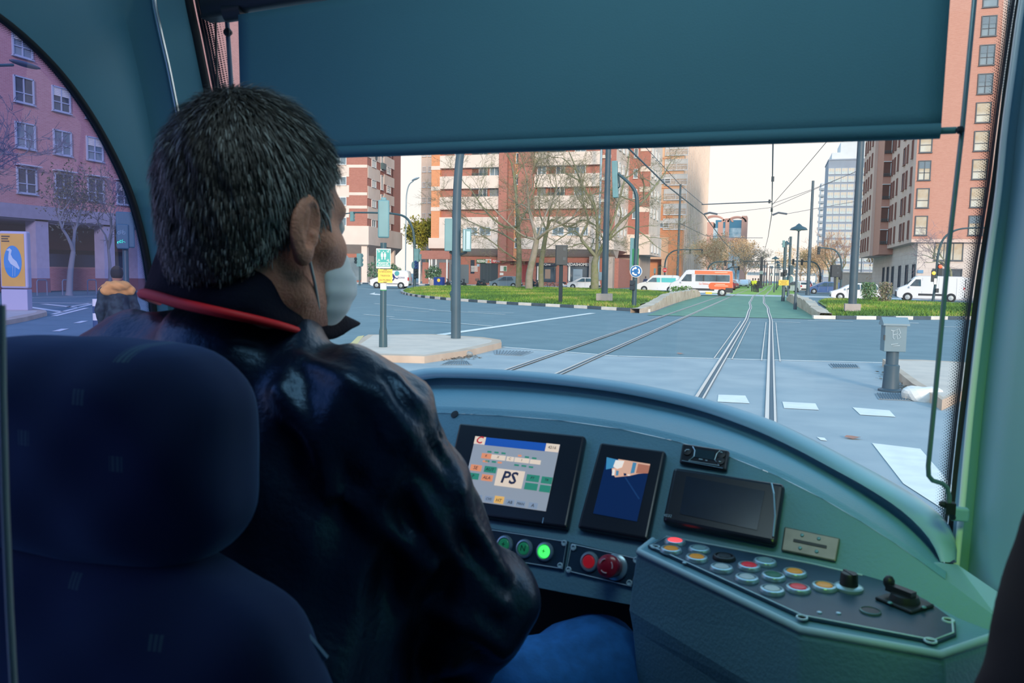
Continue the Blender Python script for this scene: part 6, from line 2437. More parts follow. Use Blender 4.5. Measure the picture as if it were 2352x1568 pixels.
def dotted(name):
    """printed dot screen on the border of a pane: dots shrink from the rubber to the clear glass (UV: u metres along, v 0..1 across)"""
    m = bpy.data.materials.new(name)
    m.use_nodes = True
    t = m.node_tree
    N_ = t.nodes
    uv = N_.new('ShaderNodeTexCoord')
    s = N_.new('ShaderNodeSeparateXYZ')
    t.links.new(uv.outputs['UV'], s.inputs[0])

    def mth(op, a, b=None):
        n = N_.new('ShaderNodeMath')
        n.operation = op
        for i, x in enumerate((a, b)):
            if x is None:
                continue
            if isinstance(x, (int, float)):
                n.inputs[i].default_value = x
            else:
                t.links.new(x, n.inputs[i])
        return n.outputs[0]
    v = s.outputs[1]
    row = mth('MULTIPLY', v, 9.0)
    fr_ = mth('FLOOR', row)
    shift = mth('MULTIPLY', mth('MODULO', fr_, 2.0), .5)
    fu = mth('SUBTRACT', mth('FRACT', mth('ADD', mth('MULTIPLY', s.outputs[0], 260.0), shift)), .5)
    fv = mth('SUBTRACT', mth('FRACT', row), .5)
    d = mth('SQRT', mth('ADD', mth('MULTIPLY', fu, fu), mth('MULTIPLY', fv, fv)))
    r = mth('SUBTRACT', .74, mth('MULTIPLY', v, .74))
    on = mth('LESS_THAN', d, r)
    tr = N_.new('ShaderNodeBsdfTransparent')
    b = N_['Principled BSDF']
    b.inputs['Base Color'].default_value = (.008, .012, .03, 1)
    b.inputs['Roughness'].default_value = .5
    mx = N_.new('ShaderNodeMixShader')
    t.links.new(on, mx.inputs[0])
    t.links.new(tr.outputs[0], mx.inputs[1])
    t.links.new(b.outputs[0], mx.inputs[2])
    t.links.new(mx.outputs[0], N_['Material Output'].inputs[0])
    return m


K_DOTS = dotted('frit_dots')


def frit(name, a, b, parent):
    """a: points along the rubber, b: matching points on the clear side"""
    me = bpy.data.meshes.new(name)
    n = len(a)
    L = [0]
    for i in range(1, n):
        L.append(L[-1] + (a[i] - a[i - 1]).length)
    me.from_pydata([tuple(p) for p in a + b], [], [(i, i + 1, n + i + 1, n + i) for i in range(n - 1)])
    uv = me.uv_layers.new(name='uv')
    for p in me.polygons:
        for li_ in p.loop_indices:
            vi = me.loops[li_].vertex_index
            uv.data[li_].uv = (L[vi % n], 0.0 if vi < n else 1.0)
    me.materials.append(K_DOTS)
    o = bpy.data.objects.new(name, me)
    link(o, parent)
    return o


def cs(pts, n=8):
    return spline([C(*p) for p in pts], n)


# ---- side window, left: the opening follows a quarter arch
XW = -1.12
Wp = [(-260, -95), (-160, -45), (-70, 2), (0, 40), (85, 112), (160, 195), (230, 300), (290, 420), (322, 520), (342, 620), (356, 740), (362, 860), (364, 1000)]
Wc = resample(spline([AX(x, y, XW) for x, y in Wp], 8), 50)
Gp = [(20, -260), (90, -200), (180, -130), (262, -30), (300, 90), (325, 200), (345, 300), (362, 420), (372, 520), (384, 620), (392, 740), (396, 860), (398, 1000)]
Gc = resample(spline([AX(x, y, -1.10) for x, y in Gp], 8), 50)
Hp = [(60, -420), (180, -330), (290, -200), (343, -60), (357, 20), (372, 90), (386, 150), (400, 220), (413, 290), (426, 400), (440, 560), (452, 760), (458, 1000)]
Hc = resample(spline([AX(x, y, -1.05) for x, y in Hp], 8), 50)
Fp = [(330, -420), (365, -330), (400, -200), (422, -60), (437, 20), (450, 80), (462, 140), (472, 190), (482, 240), (497, 350), (512, 560), (520, 760), (522, 1000)]
Fc = resample(spline([AX(x, y, -1.02) for x, y in Fp], 8), 50)
mb = MB()
mid1 = [a.lerp(b, .55) + V((.012, 0, 0)) for a, b in zip(Wc, Gc)]
e1 = [h + (g - h) * .16 + V((-.012, 0, 0)) for g, h in zip(Gc, Hc)]
e2 = [h + (f_ - h) * .16 + V((-.006, 0, 0)) for f_, h in zip(Fc, Hc)]
mb.loft([[p + V((-.012, 0, 0)) for p in Wc], Wc, mid1, Gc, e1, [h + V((.004, -.004, 0)) for h in Hc], e2, Fc, [p + V((-.05, .03, 0)) for p in Fc]])
struct('wall_left', mb, K_WALL, smooth=50)
mb = MB()
mb.tube([h + V((.003, -.004, 0)) for h in Hc], .0045, 8)
struct('edge_glint_left', mb, mat('glint_metal', (.86, .92, .97), .22, .9), smooth=180)  # bright metal line added to carry the window highlight along this edge
mb = MB()
mb.tube(Wc, .006, 6)
mb.tube(Fc, .008, 6)
struct('trim_2', mb, K_RUB, smooth=180)
mb = MB()
mb.flat([V((XW - .012, y, z)) for y, z in ((-.4, 1.0), (1.32, 1.0), (1.32, 2.0), (1.1, 2.3), (.8, 2.5), (-.4, 2.5))])
w2 = struct('window_2', mb, glass_mat('side_glass', (.42, .45, .80), .03, 0, (.42, .36, .66), .035))
inn = []
for i, p in enumerate(Wc):
    a, b = Wc[max(i - 1, 0)], Wc[min(i + 1, 49)]
    d = (b - a).normalized()
    n_ = V((0, -d.z, d.y))
    if n_.y > 0 or (abs(n_.y) < .2 and n_.z > 0):
        n_ = -n_
    inn.append((p, n_))
o = frit('dot_border', [p + V((-.008, 0, 0)) - n_ * .004 for p, n_ in inn], [p + V((-.008, 0, 0)) + n_ * .017 for p, n_ in inn], w2)

# ---- right pillar
Rk = [(-700, 2470, 2484, 2500), (-260, 2384, 2397, 2412), (-60, 2346, 2355, 2368), (0, 2334, 2343, 2350), (150, 2311, 2321, 2329), (300, 2291, 2301, 2309), (450, 2272, 2284, 2294), (650, 2240, 2253, 2266), (900, 2209, 2223, 2236), (1100, 2187, 2199, 2217), (1180, 2180, 2192, 2210), (1290, 2170, 2183, 2199), (1420, 2158, 2172, 2188)]
DR = 1.06
rows = [[], [], [], [], [], []]
for y, a, b, c_ in Rk:
    rows[0].append(C(b, y, DR + .012))
    rows[1].append(C(c_ - 4, y, DR))
    rows[2].append(C(c_ + 2, y, DR - .006))
    rows[3].append(C(c_ + 26, y, DR + .004))
    rows[4].append(C(c_ + 90, y, DR - .10))
    rows[5].append(C(c_ + 210, y, DR - .16))
rows = [resample(spline(r, 6), 40) for r in rows]
rows.append([p + V((.14, -.6, 0)) for p in rows[5]])
mb = MB()
mb.loft(rows)
struct('wall_right', mb, K_TRIM, smooth=60)
mb = MB()
mb.tube([p + V((-.003, -.005, 0)) for p in rows[2]], .0042, 8)
struct('edge_glint_right', mb, mat('glint_white', (.88, .92, .96), .25), smooth=180)  # sky highlight on the pillar edge, put into a white line
rb_ = resample(spline([C(a, y, DR + .016) for y, a, b, c_ in Rk], 6), 40)
mb = MB()
mb.loft([rb_, [p + V((.002, .0, 0)) for p in rows[0]], [p + V((.0, .012, 0)) for p in rows[0]]])
struct('trim_4', mb, K_RUB)

# ---- windscreen
gl_l = [Fc[i] + V((-.01, .03, 0)) for i in range(3, 50, 3)]
gl_r = resample([p + V((.02, .03, 0)) for p in rb_], len(gl_l))
g_rows = []
for a, b in zip(gl_l, gl_r):
    row = []
    for k in range(17):
        u = k / 16
        p = a.lerp(b, u)
        p.y += .62 * (1 - (2 * u - 1) ** 2) ** .8
        row.append(p)
    g_rows.append(row)
mb = MB()
mb.loft(g_rows)
w1 = struct('window_1', mb, glass_mat('windscreen_glass', (.96, .985, .99), .02, 0, (.8, .85, .9), .012), smooth=180)
fi = [Fc[i] + V((.004, .012, 0)) for i in range(2, 40)]
frit('dot_border', fi, [p + (V((.036, .035, 0)) if True else V()) for p in fi], w1)
fr2 = [p + V((.0, .004, 0)) for p in rb_]
frit('dot_border', fr2, [p + V((-.018, .012, 0)) for p in fr2], w1)
# ---- shell of the cab behind and above
mb = MB()
mb.bx(-1.2, .95, -.75, 1.55, 2.62, 2.68)
struct('ceiling', mb, K_WALL)
mb = MB()
mb.bx(-1.2, .95, -.75, 2.0, .6, .66)
struct('floor', mb, K_FLOOR)
mb = MB()
mb.bx(-1.2, .95, -.8, -.72, .6, 2.68)
struct('wall_back', mb, K_WALL)
mb = MB()
mb.bx(-1.16, -1.13, -.75, 1.35, .6, 1.02)
mb.bx(-1.16, -1.13, -.75, -.35, 1.0, 2.68)
mb.bx(-1.16, -1.13, -.75, .75, 2.48, 2.68)
struct('wall_lower_left', mb, K_WALL)
mb = MB()
mb.bx(.80, .84, -.75, 1.0, .6, 2.68)
struct('wall_far_right', mb, K_WALL)

# ---- lights added to the cab, out of view: a fill from above and a green spot
def lamp(name, lab, P, size, power, colr, aim, hm, sz=(.3, .12)):
    t = thing(name, lab, 'lamp', P)
    d = (V(aim) - V(P)).normalized()
    R = d.to_track_quat('-Z', 'Y').to_matrix()
    mb = MB()
    mb.box(V(P) - d * .02, (size[0] + .02, size[1] + .02, .02), R=R)
    mb.build('added_light_housing', K_WALL, t)
    if hm:
        ld = bpy.data.lights.new(name, 'SPOT')
        ld.spot_size, ld.spot_blend, ld.shadow_soft_size, ld.energy, ld.color = math.radians(hm), 1.0, .14, power, colr
    else:
        ld = bpy.data.lights.new(name, 'AREA')
        ld.shape, ld.size, ld.size_y, ld.energy, ld.color = 'RECTANGLE', size[0], size[1], power, colr
    lo = bpy.data.objects.new(name + '_light', ld)
    link(lo, t)
    M = R.to_4x4()
    M.translation = d * .001
    lo.matrix_basis = M


lamp('added_fill_light', 'added fill light above the driver, out of view', V((-.15, .6, 2.55)), (.7, .25), 1.7, (.68, .93, 1.0), V((-.2, 1.3, 1.6)), None)  # added fill that lifts the dark of the cab, no fitting there
lamp('added_green_spot', 'added green spot light for the right pillar, out of view', V((.25, .1, 2.25)), (.05, .1), 13.5, (.45, 1.0, .14), V((.40, 1.05, 1.5)), 42)  # added for the green cast on pillar and console
# ---- roller blind with its guide rods
t = thing('roller_blind', 'large teal roller blind drawn down over the top of the windscreen', 'blind', C(1300, 100, 1.15))
TL, TR, BL, BR = (C(548, 34, 1.38), C(2199, -230, .97), C(553, 352, 1.37), C(2160, 296, .96))
rows = []
for j in range(15):
    v_ = j / 14
    row = []
    for i in range(41):
        u = i / 40
        p = TL.lerp(TR, u).lerp(BL.lerp(BR, u), v_)
        p = p + V((0, 1, 0)) * (.004 * math.sin(u * 9 + v_ * 2) * v_ + .05 * 4 * u * (1 - u) * 0)
        row.append(p)
    rows.append(row)
mb = MB()
mb.loft(rows)
mb.build('blind_cloth', K_BLIND, t, smooth=180, solid=.0012)
mb = MB()
bl, br = C(553, 357, 1.37), C(2160, 300.5, .96)
ax = (br - bl).normalized()
mb.tube([bl, br], .0095, 16)
mb.build('bottom_bar', K_BLIND, t, smooth=50)
mb = MB()
mb.tube([br, C(2196, 299, .955)], .0042, 10)
mb.build('bar_tip', mat('tip_teal', (.10, .25, .26), .4), t, smooth=50)
mb = MB()
mb.tube([C(2194, 299, .955), C(2212, 298.5, .953)], .0022, 8)
mb.ell(C(2205, 298.5, .95), (.005, .005, .005), 10)
mb.build('rod_clip', K_BLACK, t)
mb = MB()
mb.tube([C(478, 14, 1.42), C(2235, -262, .97)], .021, 14)
mb.tube([C(520, 30, 1.40), C(560, 24, 1.39)], .016, 12)
mb.box(C(500, 12, 1.43), (.05, .03, .05))
mb.build('roller', K_BLACK, t, smooth=50)
t = thing('guide_rod', 'thin steel guide rod of the blind along the right pillar, bent at its foot', 'rod', C(2180, 1160, 1.0))
mb = MB()
mb.tube([C(2258, -260, .95), C(2238, 0, .955), C(2210, 298, .955), C(2180, 560, .965), C(2158, 800, .975), C(2138, 1010, .985), C(2132, 1070, .988), C(2133, 1092, .99), C(2142, 1103, .992), C(2165, 1110, .995), C(2176, 1120, .998), C(2180, 1140, 1.0), C(2180, 1162, 1.0)], .0029, 10)
mb.build('rod', mat('rod_steel', (.20, .30, .33), .35, .5), t, smooth=60)
mb = MB()
mb.tube([C(2164, 1157, 1.0), C(2186, 1166, 1.0)], .004, 8)
mb.box(C(2182, 1166, 1.0), (.011, .012, .014))
mb.ell(C(2164, 1157, .998), (.004, .004, .004), 8)
mb.tube([C(2184, 1170, 1.0), C(2188, 1190, 1.005)], .004, 8)
mb.build('clamp', K_BLACK, t)
mb = MB()
mb.box(C(2203, 1180, 1.03), (.022, .012, .018))
mb.build('bracket', K_TRIM, t, bevel=.003)
t = thing('guide_rod', 'dark guide rod and cord of the blind at the left windscreen edge', 'rod', C(524, 60, 1.45))
mb = MB()
mb.tube([C(521, 38, 1.45), C(525, 100, 1.46), C(534, 240, 1.47), C(545, 420, 1.47)], .0042, 8)
mb.build('rod', mat('rod_blue', (.10, .16, .24), .4), t)
mb = MB()
mb.ell(C(523, 74, 1.45), (.008, .008, .008), 10)
mb.tube([C(515, 73, 1.45), C(533, 76, 1.45)], .003, 6)
mb.build('clip', K_BLACK, t)
mb = MB()
mb.tube([C(494, 10, 1.46), C(497, 120, 1.47), C(500, 240, 1.48), C(504, 380, 1.48)], .0022, 6)
mb.ell(C(500, 214, 1.475), (.005, .005, .01), 8)
mb.build('cord', K_BLACK, t)


# ---- dashboard
def FD(px, py, k=(.881, .000207, .00033, 1525, 1232)):
    return 1 / (k[0] + k[1] * (px - k[3]) + k[2] * (py - k[4]))


def FP_(px, py, off=0.0):
    return C(px, py, FD(px, py)) + FN * off


_a, _b, _c = C(1100, 1000, FD(1100, 1000)), C(1500, 1100, FD(1500, 1100)), C(1300, 1220, FD(1300, 1220))
FN = (_b - _a).cross(_c - _a).normalized()
if FN.dot(EYE - _a) < 0:
    FN = -FN
dash = thing('dashboard', 'curved teal grey driving console under the windscreen with screens and switches', 'dashboard', V((-.4, 1.4, .66)))
Tp = [(860, 868, 1.69), (960, 849, 1.66), (1010, 845, 1.65), (1150, 849, 1.61), (1300, 861, 1.555), (1450, 880, 1.495), (1600, 911, 1.43), (1750, 956, 1.35), (1850, 1000, 1.29), (1950, 1052, 1.225), (2050, 1106, 1.16), (2120, 1150, 1.11), (2172, 1195, 1.07), (2196, 1245, 1.04), (2197, 1292, 1.02)]
Bp = [(875, 890, 1.66), (985, 870, 1.63), (1040, 868, 1.615), (1160, 873, 1.58), (1300, 886, 1.525), (1440, 905, 1.465), (1590, 938, 1.40), (1715, 980, 1.325), (1810, 1022, 1.265), (1905, 1072, 1.20), (1995, 1122, 1.135), (2070, 1172, 1.085), (2125, 1225, 1.045), (2152, 1268, 1.02), (2160, 1290, 1.01)]
L2 = [(860, 935), (960, 931), (1020, 932), (1150, 938), (1290, 949), (1430, 969), (1560, 998), (1680, 1033), (1790, 1077), (1890, 1127), (1980, 1180), (2055, 1228), (2112, 1268), (2150, 1296), (2175, 1314)]
NC = 64
Tc = resample(cs(Tp), NC)
Bc = resample(cs(Bp), NC)
Lc = resample(spline([C(x, y, FD(x, y) + .02) for x, y in L2], 8), NC)
L3 = resample(spline([C(x - 4, y + 16, FD(x, y + 16)) for x, y in L2], 8), NC)
mid = []
for a, b in zip(Tc, Bc):
    m_ = a.lerp(b, .45)
    mid.append(m_ + (EYE - m_).normalized() * .012)
top2 = [a.lerp(m_, .35) + V((0, 0, .004)) for a, m_ in zip(Tc, mid)]
rec = [b.lerp(l, .35) + (b - EYE).normalized() * .055 for b, l in zip(Bc, Lc)]
mb = MB()
mb.loft([[p + V((.1, .14, -.10)) if i > 46 else p + V((0, .16, -.10)) for i, p in enumerate(Tc)], [p + V((0, .035, -.012)) for p in Tc], Tc, top2, mid, [a.lerp(b, .8) + (EYE - b).normalized() * .004 for a, b in zip(mid, Bc)], Bc])
mb.build('rim', mat('rim_plastic', (.30, .49, .60), .33, var=.03, scale=6, spec=.6, coat=.25), dash, smooth=180)
mb = MB()
mb.loft([Bc, [b + (b - EYE).normalized() * .045 + V((0, 0, .004)) for b in Bc], rec, [a.lerp(b, .7) + (b - EYE).normalized() * .012 for a, b in zip(Bc, Lc)], Lc])
mb.build('hood_recess', K_DASH, dash, smooth=180)
mb = MB()
mb.loft([Lc, [a.lerp(b, .3) + FN * .006 for a, b in zip(Lc, L3)], [a.lerp(b, .6) + FN * .003 for a, b in zip(Lc, L3)], L3])
mb.build('moulding', K_DASH, dash, smooth=180)
mb = MB()
fas = [FP_(x - 4, y + 16) for x, y in L2] + [FP_(*q) for q in ((2292, 1420), (2292, 1458), (2200, 1428), (2100, 1372), (1980, 1330), (1525, 1240), (1478, 1284), (1310, 1244), (1110, 1209), (860, 1160))]
mb.flat(fas)
mb.build('fascia', K_DASH, dash)
mb = MB()
led = [C(2150, 1290, 1.0), C(2199, 1296, 1.015), C(2262, 1340, .97), C(2316, 1376, .93), C(2293, 1420, .92), FP_(2293, 1436), FP_(2250, 1402), FP_(2174, 1338), FP_(2120, 1292)]
mb.flat(led)
mb.build('ledge', MATS['rim_plastic'], dash)
# lower band with the two switch plates
pA, pB, pC = (1110, 1209, FD(1110, 1209)), (1478, 1284, FD(1478, 1284)), (1300, 1385, 1.165)
A_ = np.array([[1, p[0], p[1]] for p in (pA, pB, pC)])
kb = np.linalg.solve(A_, [1 / p[2] for p in (pA, pB, pC)])


def BP_(px, py, off=0.0):
    return C(px, py, 1 / float(kb @ np.array([1, px, py]))) + BN * off


BN = V((0, 0, 0))
_a, _b, _c = BP_(1110, 1209), BP_(1478, 1284), BP_(1300, 1385)
BN = (_b - _a).cross(_c - _a).normalized()
if BN.dot(EYE - _a) < 0:
    BN = -BN
mb = MB()
mb.flat([BP_(*q) for q in ((860, 1160), (1110, 1209), (1310, 1244), (1478, 1284), (1470, 1392), (1300, 1362), (1190, 1340), (860, 1290))])
mb.flat([BP_(860, 1290), BP_(1190, 1340), BP_(1300, 1362), BP_(1470, 1392), BP_(1470, 1392) + V((0, .5, -.02)), BP_(860, 1290) + V((0, .5, -.02))])
mb.build('lower_band', K_DASH, dash)
mb = MB()
a, b = BP_(800, 1300), BP_(1500, 1400)
mb.prism([a + V((0, .22, .05)), b + V((.3, .2, .05)), V((b.x + .3, b.y + .2, .66)), V((a.x, a.y + .22, .66))], (0, .02, 0))
mb.build('knee_panel', K_BLACK, dash)


def quad_part(q, name, m, parent, P=FP_, off=.004, th=.003, bevel=0, n=None):
    n = n or FN
    mb = MB()
    mb.prism([P(x, y, off) for x, y in q], n * th)
    return mb.build(name, m, parent, bevel=bevel)


class Quad:                              # bilinear place on a screen, u to the right, v down
    def __init__(s, tl, tr, br, bl, off):
        s.c = [FP_(*p, off) for p in (tl, tr, br, bl)]

    def __call__(s, u, v, d=0):
        return s.c[0].lerp(s.c[1], u).lerp(s.c[3].lerp(s.c[2], u), v) + FN * d

    def rect(s, mb, u0, u1, v0, v1, d=.0004, mi=0):
        mb.prism([s(u0, v1, d), s(u1, v1, d), s(u1, v0, d), s(u0, v0, d)], FN * .0003, mi)
        return mb


def scr(name, hexc, e_):
    c_ = lin(hexc)[:3]
    m = mat(name, c_, .3, emit=e_ * .58, spec=.2)
    return m


# main display
d1 = quad_part(((1063, 981), (1350, 1011), (1309, 1222), (1020, 1180)), 'control_display', K_BEZEL, dash, off=.001, th=.014, bevel=.004)
q = Quad((1101, 1013), (1294, 1033), (1262, 1185), (1068, 1157), .0155)
s0 = q.rect(MB(), 0, 1, 0, 1, 0).build('screen', scr('display_grey', '8d949e', .8), d1)
q.rect(MB(), .13, .86, 0, .12).build('header', scr('screen_blue', '1f4f9e', .8), s0) if False else None
def sp(name, rects, m, d=.0005):
    mb = MB()
    for r in rects:
        q.rect(mb, *r, d)
    return mb.build(name, m, d1)


sp('screen_header', [(.0, 1, 0, .125)], scr('screen_blue', '1d4fa0', .8), .0004)
sp('screen_white', [(0, .135, 0, .125), (.85, 1, 0, .125), (.36, .68, .47, .73), (.25, .42, .265, .34), (.435, .52, .27, .34), (.53, .70, .27, .34), (.71, .83, .275, .34)], scr('screen_cream', 'd9c4b0', .85), .0008)
sp('screen_orange', [(.13, .25, .26, .34), (.16, .22, .37, .40), (.56, .6, .225, .25), (.34, .39, .365, .39), (.03, .165, .455, .55), (.19, .325, .585, .68)], scr('screen_orange', 'd98a66', .8), .0008)
sp('screen_green', [(.19, .24, .215, .24), (.275, .325, .215, .24), (.36, .41, .215, .24), (.64, .69, .235, .26), (.725, .775, .24, .265), (.19, .24, .365, .39), (.27, .32, .365, .39), (.54, .595, .375, .40), (.625, .68, .375, .40), (.71, .76, .38, .405),
                    (.2, .345, .455, .55), (.02, .155, .585, .68), (.71, .855, .505, .605), (.88, 1, .51, .61), (.71, .855, .63, .73), (.88, 1, .635, .735)], scr('screen_green', '2f7f6c', .8), .0008)
sp('screen_icons', [(.03, .12, .9, .985), (.16, .25, .9, .985), (.285, .385, .9, .985), (.535, .635, .905, .99), (.66, .76, .905, .99), (.8, .9, .905, .99)], scr('screen_icon', '7f8ea2', .8), .0006)
sp('screen_icon_lit', [(.4, .51, .88, .985)], scr('screen_amber', 'd9a860', .85), .0008)
Uq = (q.c[1] - q.c[0]).normalized()
ink = scr('screen_ink', '2a3350', .5)
text('PS', .030, q(.52, .6, .0016), Uq, FN, ink, d1, 'lettering', .0002, bold=.0006)
text('C', .019, q(.067, .062, .0016), Uq, FN, scr('screen_red', 'b8343c', .7), d1, 'lettering', .0002, bold=.0004)
text('4216', .0075, q(.925, .062, .0016), Uq, FN, mat('screen_faint', '8a8078', .5), d1, 'lettering', .0002)
for s_, u, v, sz in (('K', .19, .3, .006), ('X', .335, .3, .006), ('C', .477, .305, .006), ('I', .615, .305, .006), ('SE', .095, .505, .009), ('AUT', .27, .505, .008), ('P', .087, .635, .008), ('ALA', .257, .635, .008), ('HT', .455, .945, .008), ('CVS', .335, .945, .006), ('X', .205, .945, .009), ('AB', .59, .95, .007), ('MAN', .71, .95, .006), ('A', .85, .95, .008), ('PT', .78, .555, .006), ('TR', .94, .56, .006)):
    text(s_, sz, q(u, v, .0016), Uq, FN, mat('screen_small', '4a4a52', .5), d1, 'lettering', .0001)
mb = MB()
q.rect(mb, .985, .995, 1.09, 1.17, .0)
mb.build('indicator', K_STEEL, d1)
# camera monitor
d2 = quad_part(((1385, 1026), (1534, 1046), (1493, 1250), (1333, 1221)), 'camera_monitor', K_BEZEL, dash, off=.001, th=.014, bevel=.004)
q = Quad((1401, 1062), (1500, 1078), (1470, 1209), (1370, 1190), .0155)
q.rect(MB(), 0, 1, 0, 1, 0).build('screen', scr('monitor_dark', '0e2a58', .5), d2)


def poly_on(parent, name, pts, m, d=.0006):
    mb = MB()
    mb.prism([q(u, v, d) for u, v in pts], FN * .0003)
    return mb.build(name, m, parent)


poly_on(d2, 'picture_sky', [(.0, 0), (.3, .02), (.25, .16), (.05, .22)], scr('pic_sky', '3f88b0', .7))
poly_on(d2, 'picture_houses', [(.28, .0), (1, .0), (1, .16), (.8, .2), (.62, .26), (.3, .33), (.2, .24), (.16, .14)], scr('pic_pink', 'd8a890', .75), .0005)
poly_on(d2, 'picture_white', [(.22, .03), (.42, .02), (.4, .14), (.3, .18), (.2, .15)], scr('pic_white', 'e6dcd2', .8), .0009)
poly_on(d2, 'picture_dark', [(.62, .02), (.7, .02), (.7, .2), (.62, .22)], scr('pic_blue', '4a86a8', .7), .0009)
poly_on(d2, 'picture_red', [(.74, .03), (1, .03), (1, .17), (.74, .2)], scr('pic_red', 'b0705c', .7), .0008)
for k in range(5):
    poly_on(d2, 'picture_street', [(.2 + .09 * k, .2 + .012 * k), (.26 + .09 * k, .2 + .012 * k), (.27 + .09 * k, .3 - .01 * k), (.22 + .09 * k, .31 - .01 * k)], MATS[('pic_white', 'pic_blue', 'pic_pink', 'monitor_dark', 'pic_white')[k]], .0011)
poly_on(d2, 'picture_lines', [(.5, .3), (.53, .29), (.95, .62), (.93, .64)], scr('pic_line', '1c3f70', .5))
# radio
d3 = quad_part(((1570, 1024), (1678, 1041), (1671, 1087), (1563, 1069)), 'radio_unit', K_BEZEL, dash, off=.001, th=.008, bevel=.003)
q = Quad((1570, 1024), (1678, 1041), (1671, 1087), (1563, 1069), .0092)
q.rect(MB(), .3, .72, .2, .62).build('radio_display', mat('radio_lcd', (.02, .05, .07), .2), d3)
mb = MB()
for pl in (((.24, .12), (.3, .3), (.3, .6), (.2, .85), (.85, .85), (.74, .6), (.76, .3), (.82, .12)),):
    mb.tube([q(u, v, .001) for u, v in pl], .0008, 5)
mb.tube([q(.06 + .0 * k, .9, .001) for k in range(1)] + [q(.93, .95, .001)], .0006, 5)
mb.build('radio_outline', K_STEEL, d3)
mb = MB()
for u, v in ((.15, .42), (.86, .3), (.86, .62)):
    mb.lathe([(.006, 0), (.006, .002), (.001, .0025)], q(u, v), FN, 14)
mb.build('radio_keys', K_BLACK, d3)
mb = MB()
for pl in (((.1, .45), (.13, .36), (.19, .34)), ((.84, .24), (.86, .2), (.88, .24)), ((.84, .66), (.86, .7), (.88, .66)), ((.42, .72), (.5, .72)), ((.56, .73), (.6, .73))):
    mb.tube([q(u, v, .003) for u, v in pl], .0007, 4)
mb.build('radio_marks', K_LINE, d3)
# dark monitor
d4 = quad_part(((1553, 1084), (1806, 1123), (1786, 1262), (1527, 1209)), 'dark_monitor', K_BEZEL, dash, off=.001, th=.016, bevel=.006)
q = Quad((1583, 1107), (1762, 1142), (1744, 1231), (1568, 1193), .0175)
q.rect(MB(), 0, 1, 0, 1, 0).build('screen', mat('screen_off', (.018, .03, .055), .2, var=.15, scale=14), d4)
mb = MB()
mb.tube([FP_(1777, 1124, .018), FP_(1783, 1150, .02), FP_(1786, 1200, .02), FP_(1781, 1246, .018)], .0012, 6)
mb.build('glass_edge', K_STEEL, d4)
text('4532', .006, FP_(1541, 1197, .0175), Uq, FN, K_STEEL, d4, 'lettering', .0001)
# card reader
d5 = quad_part(((1803, 1212), (1931, 1239), (1921, 1293), (1795, 1267)), 'card_reader', mat('brass_plate', (.20, .19, .16), .38, .5, var=.12, scale=40), dash, off=.001, th=.004, bevel=.002)
q = Quad((1803, 1212), (1931, 1239), (1921, 1293), (1795, 1267), .0052)
q.rect(MB(), .2, .8, .44, .56).build('card_slot', K_BLACK, d5)
mb = MB()
for u, v in ((.34, .22), (.64, .22), (.34, .76), (.64, .76)):
    mb.lathe([(.0025, 0), (.0022, .0012), (.001, .0014)], q(u, v), FN, 12)
mb.build('screws', mat('screw_teal', (.12, .28, .32), .4, .4), d5)
mb = MB()
mb.lathe([(.0075, 0), (.0075, .001), (.001, .0012)], FP_(1045, 952, .001), FN, 16)
mb.build('dark_hole', K_BLACK, dash)


def ring_button(parent, c, n, r, cap, capm, name='push_button', mark=None, bz=None, ln=None):
    mb = MB()
    mb.lathe([(r, 0), (r, .002), (r * .9, .0045), (r * .74, .005), (r * .7, .003), (r * .62, .0028)], c, n, 28)
    o = mb.build(name, bz or K_STEEL, parent, smooth=35)
    mb = MB()
    mb.lathe([(r * .63, .0), (r * .63, .0042), (r * .55, .0052), (.0003, .0056)], c, n, 26)
    mb.build('lens', capm, o, smooth=35)
    if mark:
        text(mark, r * .85, c + n * .0058, ln, n, mat('button_ink', (.01, .05, .04), .6), o, 'symbol', .0002)
    return o


BTN = {'g': mat('lens_green', (.02, .30, .14), .3, emit=.12), 'G': mat('lens_green_lit', (.05, .95, .12), .3, emit=.9), 'r': mat('lens_red', (.55, .015, .03), .3, emit=.15), 'R': mat('lens_red_lit', (1.0, .06, .07), .3, emit=.95),
       'a': mat('lens_amber', (.62, .26, .015), .3, emit=.12), 'w': mat('lens_white', (.55, .62, .64), .35), 'W': mat('lens_grey', (.22, .36, .38), .35), 'k': mat('lens_black', (.008, .01, .014), .4), 'd': mat('lens_dkgreen', (.02, .16, .08), .35)}
